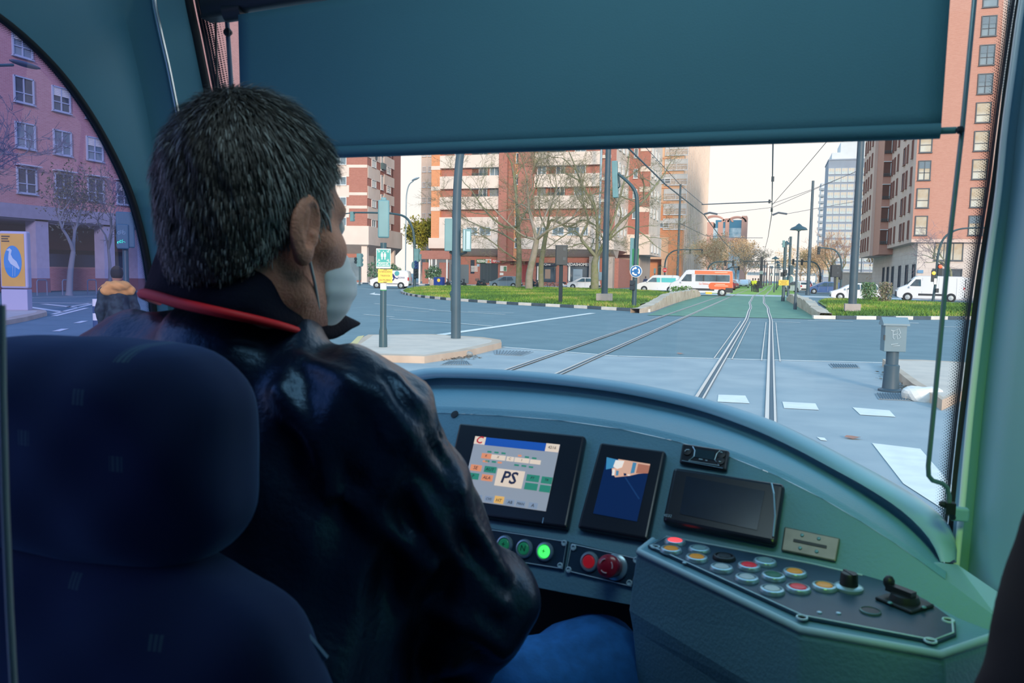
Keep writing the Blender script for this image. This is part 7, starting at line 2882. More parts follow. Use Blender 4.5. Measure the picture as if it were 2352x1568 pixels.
# switch plates on the lower band
Ub = (BP_(1310, 1250) - BP_(1130, 1215)).normalized()
for k, (pl, btns) in enumerate(((((1118, 1212), (1307, 1243), (1297, 1309), (1160, 1286)), ((1163, 1251, 'g', '+'), (1208, 1260, 'g', 'N'), (1255, 1267, 'G', '+'))), (((1314, 1246), (1472, 1283), (1455, 1350), (1302, 1311)), ((1357, 1290, 'r', None),)))):
    mb = MB()
    mb.prism([BP_(x, y, .001) for x, y in pl], BN * .003)
    o = mb.build('switch_plate', K_PLATE, dash)
    mb = MB()
    cx, cy = sum(p[0] for p in pl) / 4, sum(p[1] for p in pl) / 4
    ins = [BP_(cx + (x - cx) * .97, cy + (y - cy) * .93, .0045) for x, y in pl]
    mb.tube(ins + [ins[0]], .0009, 5)
    mb.build('plate_border', K_LINE, o)
    mb = MB()
    for x, y in pl:
        if (x, y) == (1160, 1286):
            continue
        c = BP_(cx + (x - cx) * .91, cy + (y - cy) * .78, .0045)
        mb.lathe([(.0045, -.001), (.0045, .0015), (.003, .002), (.0028, 0)], c, BN, 14)
    mb.build('screws', K_LINE, o)
    for x, y, m_, s_ in btns:
        ring_button(o, BP_(x, y, .004), BN, .0145, None, BTN[m_], mark=s_, ln=Ub)
    if k == 1:
        c = BP_(1417, 1302, .004)
        mb = MB()
        mb.lathe([(.0185, 0), (.0185, .003), (.014, .006), (.0135, .006)], c, BN, 28)
        e_ = mb.build('emergency_stop', K_STEEL, o, smooth=40)
        mb = MB()
        mb.lathe([(.012, .004), (.0125, .014), (.0155, .018), (.0165, .026), (.0155, .031), (.011, .034), (.0005, .035)], c, BN, 30)
        mb.build('mushroom_head', mat('stop_red', (.42, .01, .035), .3, coat=.5), e_, smooth=40)
        mb = MB()
        u2 = BN.orthogonal().normalized()
        v2 = BN.cross(u2)
        for a0 in (0, 2.1, 4.2):
            mb.tube([c + BN * .0352 + (u2 * math.cos(a0 + i * .25) + v2 * math.sin(a0 + i * .25)) * .0095 for i in range(5)], .0009, 5)
        mb.build('turn_arrows', mat('stop_mark', (.8, .55, .6), .4), e_)

# ---- side console at the driver's right hand
ZC = 1.412
con = thing('side_console', 'angular teal side console with a dark switch plate at the right', 'console', V((0, .9, .66)))
tp_ = [(1467, 1262), (1500, 1236), (1560, 1240), (1980, 1320), (2100, 1360), (2205, 1418), (2293, 1452), (2160, 1497), (1840, 1440)]
top = [G(x, y, ZC) for x, y in tp_]
ctr = sum(top, V()) / len(top)
m1 = [V((p.x, p.y, ZC - .012)) + (p - ctr).normalized() * .004 for p in top]
m2 = [V((p.x, p.y, 1.325)) + (p - ctr).normalized() * .012 for p in top]
m3 = [V((p.x, p.y, 1.30)) + (p - ctr).normalized() * .006 for p in top]
m4 = [V((p.x, p.y, 1.10)) - (p - ctr).normalized() * .02 for p in top]
m5 = [V((p.x, p.y, .67)) - (p - ctr).normalized() * .03 for p in top]
mb = MB()
mb.flat(top)
mb.loft([top, m1, m2, m3, m4, m5], 0, True)
cbody = mb.build('console_body', K_DASH, con, bevel=.004)
mb = MB()
mb.tube([top[0] + V((0, 0, -.003)), top[8] + V((0, 0, -.003)), top[7] + V((0, 0, -.003)), top[6] + V((0, 0, -.003))], .0046, 12)
mb.tube([top[0] + V((0, 0, -.003)), top[1] + V((0, 0, -.003))], .0046, 12)
mb.build('edge_highlight', mat('edge_highlight_pale', (.42, .62, .72), .4), con, smooth=60)  # light caught by the console edge, put into a pale tube
pl = [(1488, 1257), (1527, 1236), (1640, 1256), (1860, 1297), (1985, 1326), (2060, 1348), (2130, 1385), (2194, 1432), (2196, 1462), (2150, 1480), (1842, 1422)]
plp = [G(x, y, ZC + .001) for x, y in pl]
mb = MB()
mb.prism(plp, (0, 0, .003))
cp = mb.build('switch_plate', K_PLATE, con)
mb = MB()
ins = [p + (ctr - p).normalized() * .003 + V((0, 0, .0035)) for p in plp]
mb.tube([ins[4], ins[3], ins[2], ins[1], ins[0], ins[10], ins[9], ins[8], ins[7]], .0011, 5)
mb.build('plate_border', K_LINE, cp)
mb = MB()
for x, y in ((1842, 1419), (2137, 1472), (2178, 1425), (1505, 1256)):
    c = G(x, y, ZC + .004)
    mb.lathe([(.0065, 0), (.0062, .0016), (.0048, .0016), (.0046, 0)], c, Zv, 18)
mb.build('screw_rings', K_LINE, cp)
mb = MB()
for x, y in ((1882, 1407), (1572, 1293), (1926, 1409)):
    mb.lathe([(.003, 0), (.0025, .0014), (.0004, .0018)], G(x, y, ZC + .004), Zv, 12)
mb.build('studs', K_STEEL, cp)
Uc = (G(1900, 1350, ZC) - G(1600, 1290, ZC)).normalized()
for x, y, m_ in ((1550, 1247, 'R'), (1541, 1266, 'a'), (1606, 1265, 'W'), (1600, 1285, 'a'), (1663, 1283, 'k'), (1657, 1308, 'w'), (1720, 1304, 'r'), (1757, 1294, 'W'), (1715, 1332, 'w'), (1776, 1327, 'd'), (1825, 1319, 'a'), (1773, 1359, 'w'), (1833, 1355, 'r'), (1893, 1351, 'a')):
    ring_button(cp, G(x, y, ZC + .004), Zv, .0148, None, BTN[m_], bz=K_BLACK if m_ == 'k' else None)
c = G(1949, 1352, ZC + .004)
mb = MB()
mb.lathe([(.0165, 0), (.0165, .003), (.0135, .005)], c, Zv, 26)
kn = mb.build('rotary_knob', K_STEEL, cp, smooth=40)
mb = MB()
mb.lathe([(.0105, .003), (.0095, .018), (.0085, .0195), (.0005, .02)], c, Zv, 22)
mb.box(c + V((0, 0, .015)), (.004, .02, .011), rz=.5)
mb.build('knob_grip', K_BLACK, kn, smooth=40)
c = G(2077, 1386, ZC + .004)
mb = MB()
mb.box(c + V((0, 0, .002)), (.046, .042, .004), rz=-.75)
kn = mb.build('selector_switch', K_BLACK, cp, bevel=.002)
mb = MB()
mb.lathe([(.0165, 0), (.016, .005), (.014, .011), (.0005, .012)], c, Zv, 24)
mb.box(c + V((-.004, .003, .013)), (.032, .010, .008), rz=2.4)
mb.ell(c + V((-.015, .014, .018)), (.0065, .0065, .008), 10)
mb.build('selector_lever', K_BLACK, kn, smooth=40)
mb = MB()
for a_ in (-1, 1):
    mb.ell(c + V((.017 * a_, -.016, .005)), (.003, .003, .0015), 8)
mb.build('lever_screws', mat('screw_teal'  , (.12, .28, .32)), kn)
c = G(1999, 1405, ZC + .004)
mb = MB()
mb.lathe([(.0115, 0), (.011, .002), (.0095, .0025), (.009, .001)], c, Zv, 26)
kn = mb.build('key_lock', mat('lock_ring', (.10, .18, .18), .35, .5), cp, smooth=40)
mb = MB()
mb.lathe([(.0092, 0), (.0092, .0018), (.0004, .002)], c, Zv, 22)
mb.build('lock_core', K_BLACK, kn)

# ---- driver's seat
SE = C(233, 1030, .71)
K_SEAT = bpy.data.materials.new('seat_velour')


def seat_material():
    m = K_SEAT
    m.use_nodes = True
    t = m.node_tree
    b = t.nodes['Principled BSDF']
    b.inputs['Roughness'].default_value = .95
    b.inputs['Sheen Weight'].default_value = .5
    b.inputs['Sheen Tint'].default_value = (.10, .28, .55, 1)
    co = t.nodes.new('ShaderNodeTexCoord')
    s = t.nodes.new('ShaderNodeSeparateXYZ')
    t.links.new(co.outputs['Object'], s.inputs[0])

    def mth(op, a, b_=None, c_=None):
        n = t.nodes.new('ShaderNodeMath')
        n.operation = op
        for i, x in enumerate((a, b_, c_)):
            if x is None:
                continue
            if isinstance(x, (int, float)):
                n.inputs[i].default_value = x
            else:
                t.links.new(x, n.inputs[i])
        return n.outputs[0]
    tot = None
    for px, py in ((161, 915), (455, 1068), (242, 1072), (42, 1008), (535, 900), (495, 1372), (137, 1350), (338, 1487), (690, 1445), (224, 820), (640, 1250)):
        r = ray(px, py)
        k = (SE.y - .075 - EYE.y) / r.y
        p = EYE + r * k - root_matrix(seat).translation
        ax_ = mth('LESS_THAN', mth('ABSOLUTE', mth('SUBTRACT', s.outputs[0], p.x)), .0062)
        az = mth('LESS_THAN', mth('ABSOLUTE', mth('SUBTRACT', s.outputs[2], p.z)), .0062)
        st = mth('GREATER_THAN', mth('FRACT', mth('MULTIPLY', s.outputs[0], 230.0)), .35)
        g = mth('MULTIPLY', mth('MULTIPLY', ax_, az), st)
        tot = g if tot is None else mth('ADD', tot, g)
    mx = t.nodes.new('ShaderNodeMix')
    mx.data_type = 'RGBA'
    t.links.new(mth('MINIMUM', tot, 1.0), mx.inputs['Factor'])
    mx.inputs['A'].default_value = (.004, .016, .072, 1)
    mx.inputs['B'].default_value = (.035, .085, .12, 1)
    t.links.new(mx.outputs['Result'], b.inputs['Base Color'])


seat = thing('driver_seat', 'dark blue velour driver seat with headrest and small woven squares', 'seat', V((SE.x, SE.y, .66)))
seat_material()


def rbox(P_, c, h, r, pw=4):
    q = np.abs(P_ - np.array(c, float)) / np.array(h, float)
    k = (q[:, 0] ** pw + q[:, 1] ** 3 + q[:, 2] ** pw) ** (1 / pw)
    return (k - 1) * min(h)


def head_f(P_):
    q = P_.copy()
    q[:, 1] = q[:, 1] - .35 * (q[:, 0] - SE.x) ** 2
    return rbox(q, (SE.x, SE.y - .01, SE.z + .004), (.150, .06, .096), .05, 4.0) + .0015 * np.sin(P_[:, 0] * 60) * np.sin(P_[:, 2] * 55)


def back_f(P_):
    zt = 1.548
    zc_ = (zt + .95) / 2
    q = P_.copy()
    q[:, 1] = q[:, 1] + (q[:, 2] - zc_) * .06
    w_ = .245
    d = rbox(q, (SE.x, SE.y, zc_), (w_, .07, (zt - .95) / 2), .05, 3.4)
    return d + .0012 * np.sin(P_[:, 0] * 50 + 1) * np.sin(P_[:, 2] * 45)


net_obj('headrest', head_f, (SE.x - .2, SE.y - .12, SE.z - .14), (SE.x + .2, SE.y + .12, SE.z + .14), .005, K_SEAT, seat)
net_obj('backrest', back_f, (SE.x - .3, SE.y - .13, .92), (SE.x + .3, SE.y + .13, 1.6), .007, K_SEAT, seat)
net_obj('cushion', lambda P_: rbox(P_, (SE.x, SE.y + .28, 1.06), (.25, .28, .065), .05, 4), (SE.x - .3, SE.y - .05, .96), (SE.x + .3, SE.y + .62, 1.16), .01, K_SEAT, seat)
mb = MB()
mb.lathe([(.16, 0), (.14, .06), (.06, .08), (.06, .36), (.18, .38), (.001, .38)], (SE.x, SE.y + .26, .66), n=20)
mb.build('pedestal', K_BLACK, seat)
mb = MB()
for sx_ in (-.06, .06):
    mb.tube([V((SE.x + sx_, SE.y + .005, SE.z - .12)), V((SE.x + sx_, SE.y, SE.z - .02))], .007, 8)
mb.build('headrest_rods', K_STEEL, seat)
mb = MB()
mb.tube([C(706, 1460, .66), C(748, 1510, .67)], .003, 6)
mb.build('belt_strap', mat('strap_blue', (.10, .2, .33), .5), seat)
t = thing('grab_rail', 'thin pale vertical rail at the left edge, behind the driver seat', 'rail', C(20, 1568, .42))
mb = MB()
mb.tube([C(4, 700, .46), C(6, 900, .46), C(12, 1150, .46), C(22, 1400, .46), C(34, 1620, .46), C(60, 2100, .48)], .0021, 8)
mb.build('rail_tube', mat('rail_grey', (.34, .40, .42), .5), t, smooth=60)
# dark garment hanging at the extreme right
t = thing('coat', 'dark brown coat edge at the right border beside the side console', 'coat', C(2360, 1568, .52))
cpts = [(2455, 1290, .55, .045), (2406, 1340, .55, .042), (2390, 1390, .54, .034), (2384, 1450, .53, .036), (2376, 1530, .52, .048), (2358, 1640, .5, .058), (2340, 1900, .5, .07)]


def coat_f(P_):
    d = [s_cone(P_, C(*a[:3]), C(*b[:3]), a[3] * .47, b[3] * .47) for a, b in zip(cpts, cpts[1:])]
    d.append(s_cone(P_, C(2570, 1400, .5), C(2500, 1900, .5), .05, .06))
    d.append(s_cone(P_, C(2640, 1260, .52), C(2660, 1900, .52), .07, .10))
    d.append(s_cone(P_, C(2640, 1300, .52), C(2455, 1330, .55), .06, .024))
    return union(d, .02) + .0012 * np.sin(P_[:, 2] * 90 + P_[:, 0] * 60)


lo_ = C(2420, 1500, .52)
net_obj('coat_cloth', coat_f, (lo_.x - .16, lo_.y - .18, lo_.z - .26), (lo_.x + .24, lo_.y + .2, lo_.z + .26), .006, mat('coat_brown', (.012, .008, .014), .95), t)
# ================================================================== THE DRIVER
D_SKIN = mat('skin', (.62, .27, .18), .5, var=.10, scale=28, spec=.35, bump=.2, bscale=260)
D_JACK = mat('jacket_navy', (.0042, .0085, .024), .36, var=.15, scale=6, spec=.7, bump=.12, bscale=120)
D_COLL = mat('collar_cloth', (.0035, .006, .016), .75, spec=.08, bump=.15, bscale=200)
D_JACK.node_tree.nodes['Principled BSDF'].inputs['Specular Tint'].default_value = (.35, .65, 1.0, 1)
D_RED = mat('piping_red', (.78, .012, .022), .6)
D_HAIR = mat('hair_base', (.042, .036, .031), .8, col2=(.07, .062, .054), scale=40)
D_HAIR2 = mat('hair_dark_strand', (.052, .045, .038), .55)
D_GREY = mat('hair_grey_strand', (.24, .245, .23), .5)
D_MASK = mat('mask_white', (.84, .90, .92), .8, var=.04, scale=20)
D_JEAN = mat('jeans_denim', (.02, .17, .50), .85, var=.14, scale=60, bump=.1, bscale=300)
N0 = V((-.585, .787, 1.738))
pel = V((-.585, .705, 1.17))
rr_, ff_ = V((.996, -.087, 0)), V((.087, .996, 0))
drv = thing('person', 'driver in a dark jacket with red piping and white mask, seated before the console', 'person', V((pel.x, pel.y, .66)))
H0 = C(598, 516, .92)
HM = Matrix.Translation(H0 + V((0, 0, -.004))) @ Matrix.Rotation(-math.radians(13), 4, 'Z') @ Matrix.Rotation(math.radians(-3), 4, 'X') @ Matrix.Scale(1.03, 4)
HI = np.array(HM.inverted())


def hl(P_):
    return P_ @ HI[:3, :3].T + HI[:3, 3]


SR = N0 + rr_ * .168 + V((0, 0, -.122))
SL = N0 - rr_ * .18 + V((0, 0, -.094))
ER = C(1086, 1392, .95)
HR = C(1030, 1560, 1.10)
EL = SL + V((-.07, .09, -.27))
HLh = EL + V((.12, .30, .02))
hipR, hipL = V((-.485, .76, 1.165)), V((-.685, .76, 1.165))
kR = C(1366, 1552, 1.15)
aR = V((kR.x + .02, kR.y + .06, .76))
kL = V((-.76, 1.17, 1.21))
aL = V((-.76, 1.24, .76))


def head_sdf(q):
    d = [s_ell(q, (0, -.012, .04), (.078, .1, .098)), s_ell(q, (0, .03, -.045), (.062, .068, .085)), s_ell(q, (0, .078, .028), (.05, .02, .016))]
    d.append(s_cone(q, (0, .088, .018), (0, .112, -.028), .009, .014))
    for s_ in (-1, 1):
        d.append(s_cone(q, (s_ * .046, .058, -.02), (s_ * .06, .03, -.015), .022, .02))
        d.append(s_cone(q, (s_ * .055, .0, -.07), (s_ * .025, .06, -.098), .022, .02))
        d.append(s_cone(q, (s_ * .014, .098, -.06), (0, .101, -.06), .008, .009))
    d.append(s_cone(q, (0, .068, -.1), (0, .074, -.105), .022, .02))
    r = union(d, .022)
    d2 = s_cone(q, (0, -.012, -.045), (0, -.005, -.2), .056, .058)
    r = smin(r, d2, .03)
    for s_ in (-1, 1):
        r = np.maximum(r, -s_ell(q, (s_ * .032, .1, .01), (.016, .016, .011)))
    return r


def ear_sdf(q, s_):
    p = q.copy()
    p[:, 0] *= s_
    p = p - np.array((.083, -.014, -.004))
    a = math.radians(5)
    x = p[:, 0] * math.cos(a) + p[:, 1] * math.sin(a)
    y = -p[:, 0] * math.sin(a) + p[:, 1] * math.cos(a)
    b = math.radians(12)
    y2 = y * math.cos(b) - p[:, 2] * math.sin(b)
    z2 = y * math.sin(b) + p[:, 2] * math.cos(b)
    e_ = np.stack([x, y2, z2], 1)
    out = s_ell(e_, (0, 0, .004), (.0085, .021, .034))
    lobe = s_ell(e_, (-.001, .006, -.026), (.007, .011, .012))
    o = smin(out, lobe, .008)
    o = np.maximum(o, -s_ell(e_, (.008, .003, .006), (.0085, .0145, .026)))
    anti = s_cone(e_, (.002, -.004, .018), (.002, -.004, -.012), .004, .0045)
    trag = s_cone(e_, (.001, .014, -.008), (.002, .012, -.002), .005, .004)
    o = union([o, anti, trag], .004)
    return o


def body_sdf(P_):
    d = [s_cone(P_, N0 + V((.0, .01, .05)), N0 + V((0, .02, -.06)), .054, .056), s_cone(P_, SL, SR, .05, .05), s_cone(P_, N0 + V((-.06, .0, -.24)), pel + V((-.05, .02, .05)), .10, .11), s_cone(P_, N0 + V((.06, .0, -.24)), pel + V((.05, .02, .05)), .10, .11)]
    for a, b, c_ in ((SR, ER, HR), (SL, EL, HLh)):
        d += [s_cone(P_, a, b, .052, .042), s_cone(P_, b, c_, .042, .027)]
    for a, b, c_ in ((hipR, kR, aR), (hipL, kL, aL)):
        d += [s_cone(P_, a, b, .085, .058), s_cone(P_, b, c_, .055, .04)]
    return union(d, .03)


def hand_sdf(P_, w, e_):
    """palm, four bent fingers and a thumb beyond the wrist w, forearm coming from e_; palm turned down"""
    f = (V(w) - V(e_)).normalized()
    u = f.cross(V((0, 0, 1))).normalized()
    n = u.cross(f)
    sgn = 1 if V(w).x > -.55 else -1
    pw = V(w)
    d = [s_cone(P_, pw, pw + f * .045 + u * .018, .026, .016), s_cone(P_, pw, pw + f * .05 - u * .018, .026, .016), s_cone(P_, pw + f * .07 - u * .026, pw + f * .075 + u * .026, .014, .013)]
    fl = []
    for k, L in enumerate((.066, .075, .07, .054)):
        b = pw + f * .078 + u * (.03 - .02 * k) * -sgn
        m = b + f * L * .45 - n * .008
        c_ = m + f * L * .28 - n * .018
        g = c_ + f * L * .12 - n * .02
        fl.append(np.minimum(np.minimum(s_cone(P_, b, m, .0095, .009), s_cone(P_, m, c_, .009, .008)), s_cone(P_, c_, g, .008, .007)))
    th = [s_cone(P_, pw + f * .02 - u * .022 * sgn, pw + f * .05 - u * .05 * sgn, .013, .011), s_cone(P_, pw + f * .05 - u * .05 * sgn, pw + f * .085 - u * .052 * sgn, .0105, .008)]
    p = union(d, .015)
    for q in fl:
        p = smin(p, q, .004)
    return smin(p, np.minimum(*th), .006)


def net_into(mb, f, lo, hi, h):
    v, q = surf_net(f, lo, hi, h)
    mb.add([tuple(x) for x in v], [tuple(int(i) for i in x) for x in q if min(x) >= 0])


mb = MB()
v, q = surf_net(head_sdf, (-.11, -.14, -.22), (.11, .15, .16), .0042)
mb.add([HM @ V(x) for x in v], [tuple(int(i) for i in x) for x in q if min(x) >= 0])
for s_ in (-1, 1):
    v, q = surf_net(lambda Q: ear_sdf(Q, s_), (min(s_ * .06, s_ * .115), -.055, -.06), (max(s_ * .06, s_ * .115), .035, .06), .0019)
    mb.add([HM @ V(x) for x in v], [tuple(int(i) for i in x) for x in q if min(x) >= 0])
net_into(mb, body_sdf, (-1.0, .5, .70), (.0, 1.45, 1.85), .012)
for w_, e_ in ((HR, ER), (HLh, EL)):
    w2_ = V(w_)
    net_into(mb, lambda Q: hand_sdf(Q, w2_, e_), w2_ - V((.2, .2, .2)), w2_ + V((.2, .2, .2)), .0038)
mb.build('body', D_SKIN, drv, smooth=180, fix=False)
for s_ in (-1, 1):
    mb = MB()
    mb.ell(HM @ V((s_ * .032, .084, .01)), (.0125, .0125, .0125), 14)
    ey = mb.build('eye', mat('eye_white', (.7, .7, .68), .2), drv, smooth=180)
    mb = MB()
    mb.ell(HM @ V((s_ * .033, .0935, .01)), (.005, .004, .005), 10)
    mb.build('iris', mat('iris_brown', (.03, .02, .012), .2), ey, smooth=180)
    mb = MB()
    mb.tube([HM @ V(p) for p in ((s_ * .014, .0985, .032), (s_ * .032, .0955, .036), (s_ * .048, .083, .03))], .002, 6)
    mb.build('eyebrow', D_HAIR2, drv)


# hair: a close cap plus short strands combed down and forward from the crown
def cap_sdf(q):
    d = np.minimum(s_ell(q, (0, -.014, .043), (.0845, .1065, .1055)), s_ell(q, (0, -.055, -.03), (.064, .058, .075)))
    d = union([s_ell(q, (0, -.014, .043), (.0845, .1065, .1055)), s_ell(q, (0, -.058, -.015), (.061, .054, .075))], .02)
    ax_ = np.abs(q[:, 0])
    low = -.066 + np.clip((q[:, 1] + .082) * .6, 0, .2)                 # nape rises towards the ear
    low = np.where(q[:, 1] > -.02, .03, low)
    low = np.where((q[:, 1] > .005) & (q[:, 1] < .03), -.005, low)         # sideburn
    low = np.where(q[:, 1] > .03, .05 + (q[:, 1] - .03) * .5, low)
    keep = low - q[:, 2]
    keep = np.maximum(keep, q[:, 1] - .074)
    return np.maximum(d, keep * .8) + .0012 * np.sin(q[:, 0] * 160 + q[:, 2] * 90) * np.sin(q[:, 1] * 150)


v, q = surf_net(cap_sdf, (-.11, -.15, -.12), (.11, .12, .18), .0042)
mb = MB()
mb.add([HM @ V(x) for x in v], [tuple(int(i) for i in x) for x in q if min(x) >= 0])
hair = mb.build('hair', D_HAIR, drv, smooth=180, fix=False)
mb = MB()
crown = V((.01, -.045, .14))
rg = random.Random(12)
eps = .002
gx = [(cap_sdf(v + np.array(e_)) - cap_sdf(v - np.array(e_))) / (2 * eps) for e_ in ((eps, 0, 0), (0, eps, 0), (0, 0, eps))]
gn = np.stack(gx, 1)
gn /= np.maximum(np.linalg.norm(gn, axis=1), 1e-6)[:, None]
dd = s_ell(v, (0, -.014, .043), (.0845, .1065, .1055))
for it in range(24000):
    i = rg.randrange(len(v))
    p = V(v[i])
    n_ = V(gn[i])
    if (p - V((0, -.02, .02))).dot(n_) < 0:
        continue
    fl = (p - crown)
    fl = fl + V((0, .02, -.045)) + V((rg.gauss(0, .012), rg.gauss(0, .012), rg.gauss(0, .012)))
    tg = fl - n_ * fl.dot(n_)
    if tg.length < 1e-4:
        continue
    tg.normalize()
    near = max(0, 1 - (p - crown).length / .12)
    L = rg.uniform(.008, .017) + .006 * near
    lift = rg.uniform(.08, .22) + .25 * near * rg.random() + (.5 if p.y > .045 and p.z > .08 else 0) * rg.random()
    if p.z < -.02:
        L *= .55
    w_ = n_.cross(tg) * rg.uniform(.0004, .0009)
    p = p + V((rg.gauss(0, .002), rg.gauss(0, .002), rg.gauss(0, .002)))
    a = p - n_ * .001
    m_ = p + tg * L * .55 + n_ * L * lift * .6
    tip = p + tg * L + n_ * L * (lift * .75)
    side = 1 - min(1, max(0, (p.z - .0) / .13))
    g_ = .10 + .14 * side + (.62 * side if p.x > .02 and p.y > -.06 else 0) + (.25 if p.y > .0 and p.z < .07 else 0)
    mb.add([HM @ q_ for q_ in (a - w_, a + w_, m_ + w_ * .8, m_ - w_ * .8, tip)], [(0, 1, 2, 3), (3, 2, 4)], 1 if rg.random() < g_ else 0)
mb.build('hair_strands', [D_HAIR2, D_GREY], hair, fix=False, kind='stuff')


# face mask with its ear loops
def mask_sdf(q):
    d = union([s_ell(q, (0, .052, -.058), (.066, .075, .068)), s_cone(q, (0, .11, -.03), (0, .128, -.06), .016, .014), s_cone(q, (0, .128, -.06), (0, .095, -.115), .014, .016)], .03)
    d = np.maximum(d, .036 + .25 * np.abs(q[:, 2] + .05) - q[:, 1])
    return np.maximum(d, q[:, 2] - .004 - np.clip(.05 - np.abs(q[:, 0]), 0, .05) * .3) + .0006 * np.sin(q[:, 2] * 300)


v, q = surf_net(mask_sdf, (-.09, .0, -.15), (.09, .16, .04), .0038)
mb = MB()
mb.add([HM @ V(x) for x in v], [tuple(int(i) for i in x) for x in q if min(x) >= 0])
mk_ = mb.build('face_mask', D_MASK, drv, smooth=180, fix=False)
mb = MB()
for s_ in (-1, 1):
    mb.tube([HM @ p for p in spline([V((s_ * .079, .006, .026)), V((s_ * .081, .022, .012)), V((s_ * .072, .038, -.01)), V((s_ * .06, .052, -.028))], 5)], .0014, 6)
    mb.tube([HM @ p for p in spline([V((s_ * .083, -.006, -.034)), V((s_ * .077, .01, -.062)), V((s_ * .064, .03, -.088)), V((s_ * .05, .048, -.104))], 5)], .0018, 6)
mb.build('ear_loops', mat('loop_white', (.55, .6, .6), .7), mk_, smooth=180)


# jacket
def wr(P_):
    x, y, z = P_[:, 0], P_[:, 1], P_[:, 2]
    along = (P_ - np.array(SR)) @ np.array((ER - SR).normalized())
    a = np.sin(along * 62 + 4 * np.sin(x * 19 + z * 9) + y * 25)
    b = np.sin(z * 41 + 3.0 * np.sin(x * 15 + y * 11) - x * 22)
    c_ = np.sin((x + z * .8) * 75 + 2 * np.sin(y * 30))
    return .0042 * a + .0036 * b + .0014 * c_


def jacket_sdf(P_):
    d = [s_cone(P_, SL + V((0, 0, -.004)), N0 + V((0, .005, -.085)), .07, .098), s_cone(P_, SR + V((0, 0, -.004)), N0 + V((0, .005, -.095)), .064, .098),
         s_cone(P_, N0 + V((-.085, -.0, -.2)), pel + V((-.085, .02, .10)), .13, .15), s_cone(P_, N0 + V((.075, -.0, -.22)), pel + V((.085, .02, .10)), .13, .15),
         s_cone(P_, N0 + V((0, .07, -.22)), pel + V((0, .12, .12)), .12, .14)]
    for a, b, c_ in ((SR, ER, HR), (SL, EL, HLh)):
        w2 = b + (c_ - b) * .86
        d += [s_cone(P_, a, a + (b - a) * .45, .062, .058), s_cone(P_, a + (b - a) * .45, b, .058, .058), s_cone(P_, b, w2, .068, .050)]
    r = union(d, .055)
    r = np.maximum(r, 1.13 - P_[:, 2])
    return r + wr(P_)


from mathutils.bvhtree import BVHTree
_v, _q = surf_net(jacket_sdf, (-1.05, .5, 1.1), (-.05, 1.4, 1.80), .014)
_bv = BVHTree.FromPolygons([tuple(p) for p in _v], [tuple(int(i) for i in f_) for f_ in _q if min(f_) >= 0])


def on_jacket(px, py):
    r = ray(px, py).normalized()
    h_ = _bv.ray_cast(EYE, r)
    return h_[0] if h_[0] is not None else C(px, py, .88)


FOLDS = [([(905, 870), (950, 925), (1000, 985), (1032, 1050)], .007), ([(868, 905), (925, 990), (985, 1075), (1075, 1195), (1150, 1320)], .010), ([(985, 985), (1030, 1065), (1058, 1130)], .006),
         ([(818, 1150), (880, 1210), (985, 1300)], .010), ([(955, 1120), (1010, 1230), (1060, 1300), (1150, 1390)], .008), ([(700, 830), (790, 870), (860, 930), (900, 1010)], .007), ([(640, 900), (720, 1010), (760, 1130)], .008), ([(1000, 1400), (1080, 1440), (1150, 1490)], .009)]
FSEG = []
for pl_, r_ in FOLDS:
    q_ = spline([on_jacket(*p) for p in pl_], 4)
    FSEG += [(a, b, r_) for a, b in zip(q_, q_[1:])]
flo = np.array([min(min(a[i], b[i]) for a, b, r_ in FSEG) for i in range(3)]) - .06
fhi = np.array([max(max(a[i], b[i]) for a, b, r_ in FSEG) for i in range(3)]) + .06


def jacket_folds(P_):
    d = jacket_sdf(P_)
    m_ = np.all((P_ > flo) & (P_ < fhi), axis=1) & (np.abs(d) < .05)
    if m_.any():
        Q_ = P_[m_]
        f_ = np.full(len(Q_), 1.0)
        for a, b, r_ in FSEG:
            f_ = np.minimum(f_, s_cone(Q_, a, b, r_, r_))
        d[m_] = smin(d[m_], f_, .016)
    return d


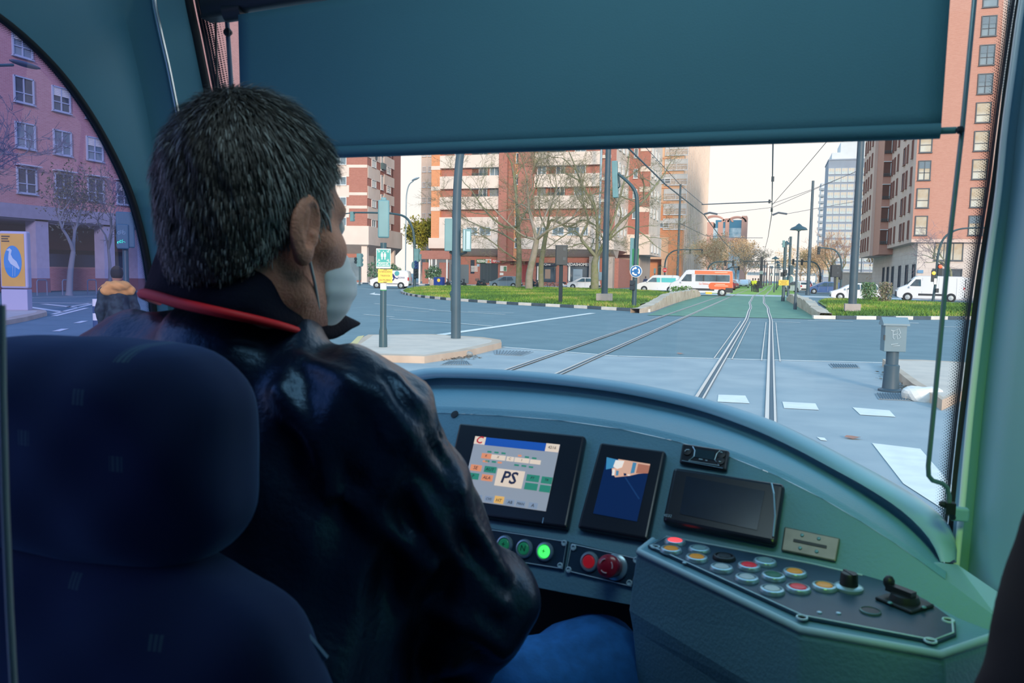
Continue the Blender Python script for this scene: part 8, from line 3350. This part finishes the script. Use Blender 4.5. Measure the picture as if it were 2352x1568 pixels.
net_obj('jacket', jacket_folds, (-1.05, .5, 1.1), (-.05, 1.4, 1.80), .0065, D_JACK, drv)
top_ = [(470, 640, 1.14), (420, 590, 1.10), (376, 560, 1.02), (372, 545, .945), (400, 540, .895), (455, 551, .865), (530, 574, .855), (600, 600, .868), (665, 637, .90), (735, 688, .965), (800, 722, 1.03), (836, 741, 1.07)]
bot_ = [(440, 720, 1.14), (380, 700, 1.08), (338, 684, 1.0), (326, 674, .93), (350, 678, .875), (420, 698, .838), (510, 718, .822), (590, 735, .832), (660, 752, .862), (715, 770, .92), (760, 783, .97), (790, 770, 1.01)]
tc_, bc_ = resample(cs(top_), 46), resample(cs(bot_), 46)
mid_ = [a.lerp(b, .5) + (EYE - b).normalized() * .010 + V((0, 0, .0)) for a, b in zip(tc_, bc_)]
for i in range(46):
    mid_[i] = mid_[i] + V((0, 0, 1)) * .0025 * math.sin(i * .9) + (EYE - mid_[i]).normalized() * .004 * math.sin(i * 1.3)
mb = MB()
mb.loft([tc_, [a.lerp(m_, .5) + (EYE - a).normalized() * .004 for a, m_ in zip(tc_, mid_)], mid_, [m_.lerp(b, .6) + (EYE - b).normalized() * .006 for m_, b in zip(mid_, bc_)], bc_])
mb.build('collar', D_COLL, drv, smooth=180, solid=.006, sub=1)
mb = MB()
mb.tube([p + (EYE - p).normalized() * .0035 for p in bc_[6:38]], [.0036 + .0024 * math.sin(math.pi * i / 31) for i in range(32)], 8)
mb.build('red_piping', D_RED, drv, smooth=180)
# seam over the right shoulder
mb = MB()
sp_ = []
dep = bpy.context.evaluated_depsgraph_get() if False else None
# jeans and shoes


def jean_sdf(P_):
    d = [s_cone(P_, hipL, hipR, .12, .12)]
    for a, b, c_ in ((hipR, kR, aR), (hipL, kL, aL)):
        d += [s_cone(P_, a, b, .105, .079), s_cone(P_, b, c_, .077, .062)]
    x, y, z = P_[:, 0], P_[:, 1], P_[:, 2]
    return union(d, .03) + .002 * np.sin(y * 70 + 3 * np.sin(x * 22)) * np.sin(z * 28 + 1) + .0012 * np.sin((x - y) * 110)


net_obj('jeans', jean_sdf, (-.95, .6, .70), (.0, 1.45, 1.4), .009, D_JEAN, drv)
mb = MB()
for a in (aR, aL):
    mb.tube([a + V((0, -.07, -.06)), a + V((0, 0, -.05)), a + V((.0, .1, -.065)), a + V((0, .17, -.075))], [.035, .045, .042, .028], 12)
mb.build('shoes', K_BLACK, drv, smooth=180)
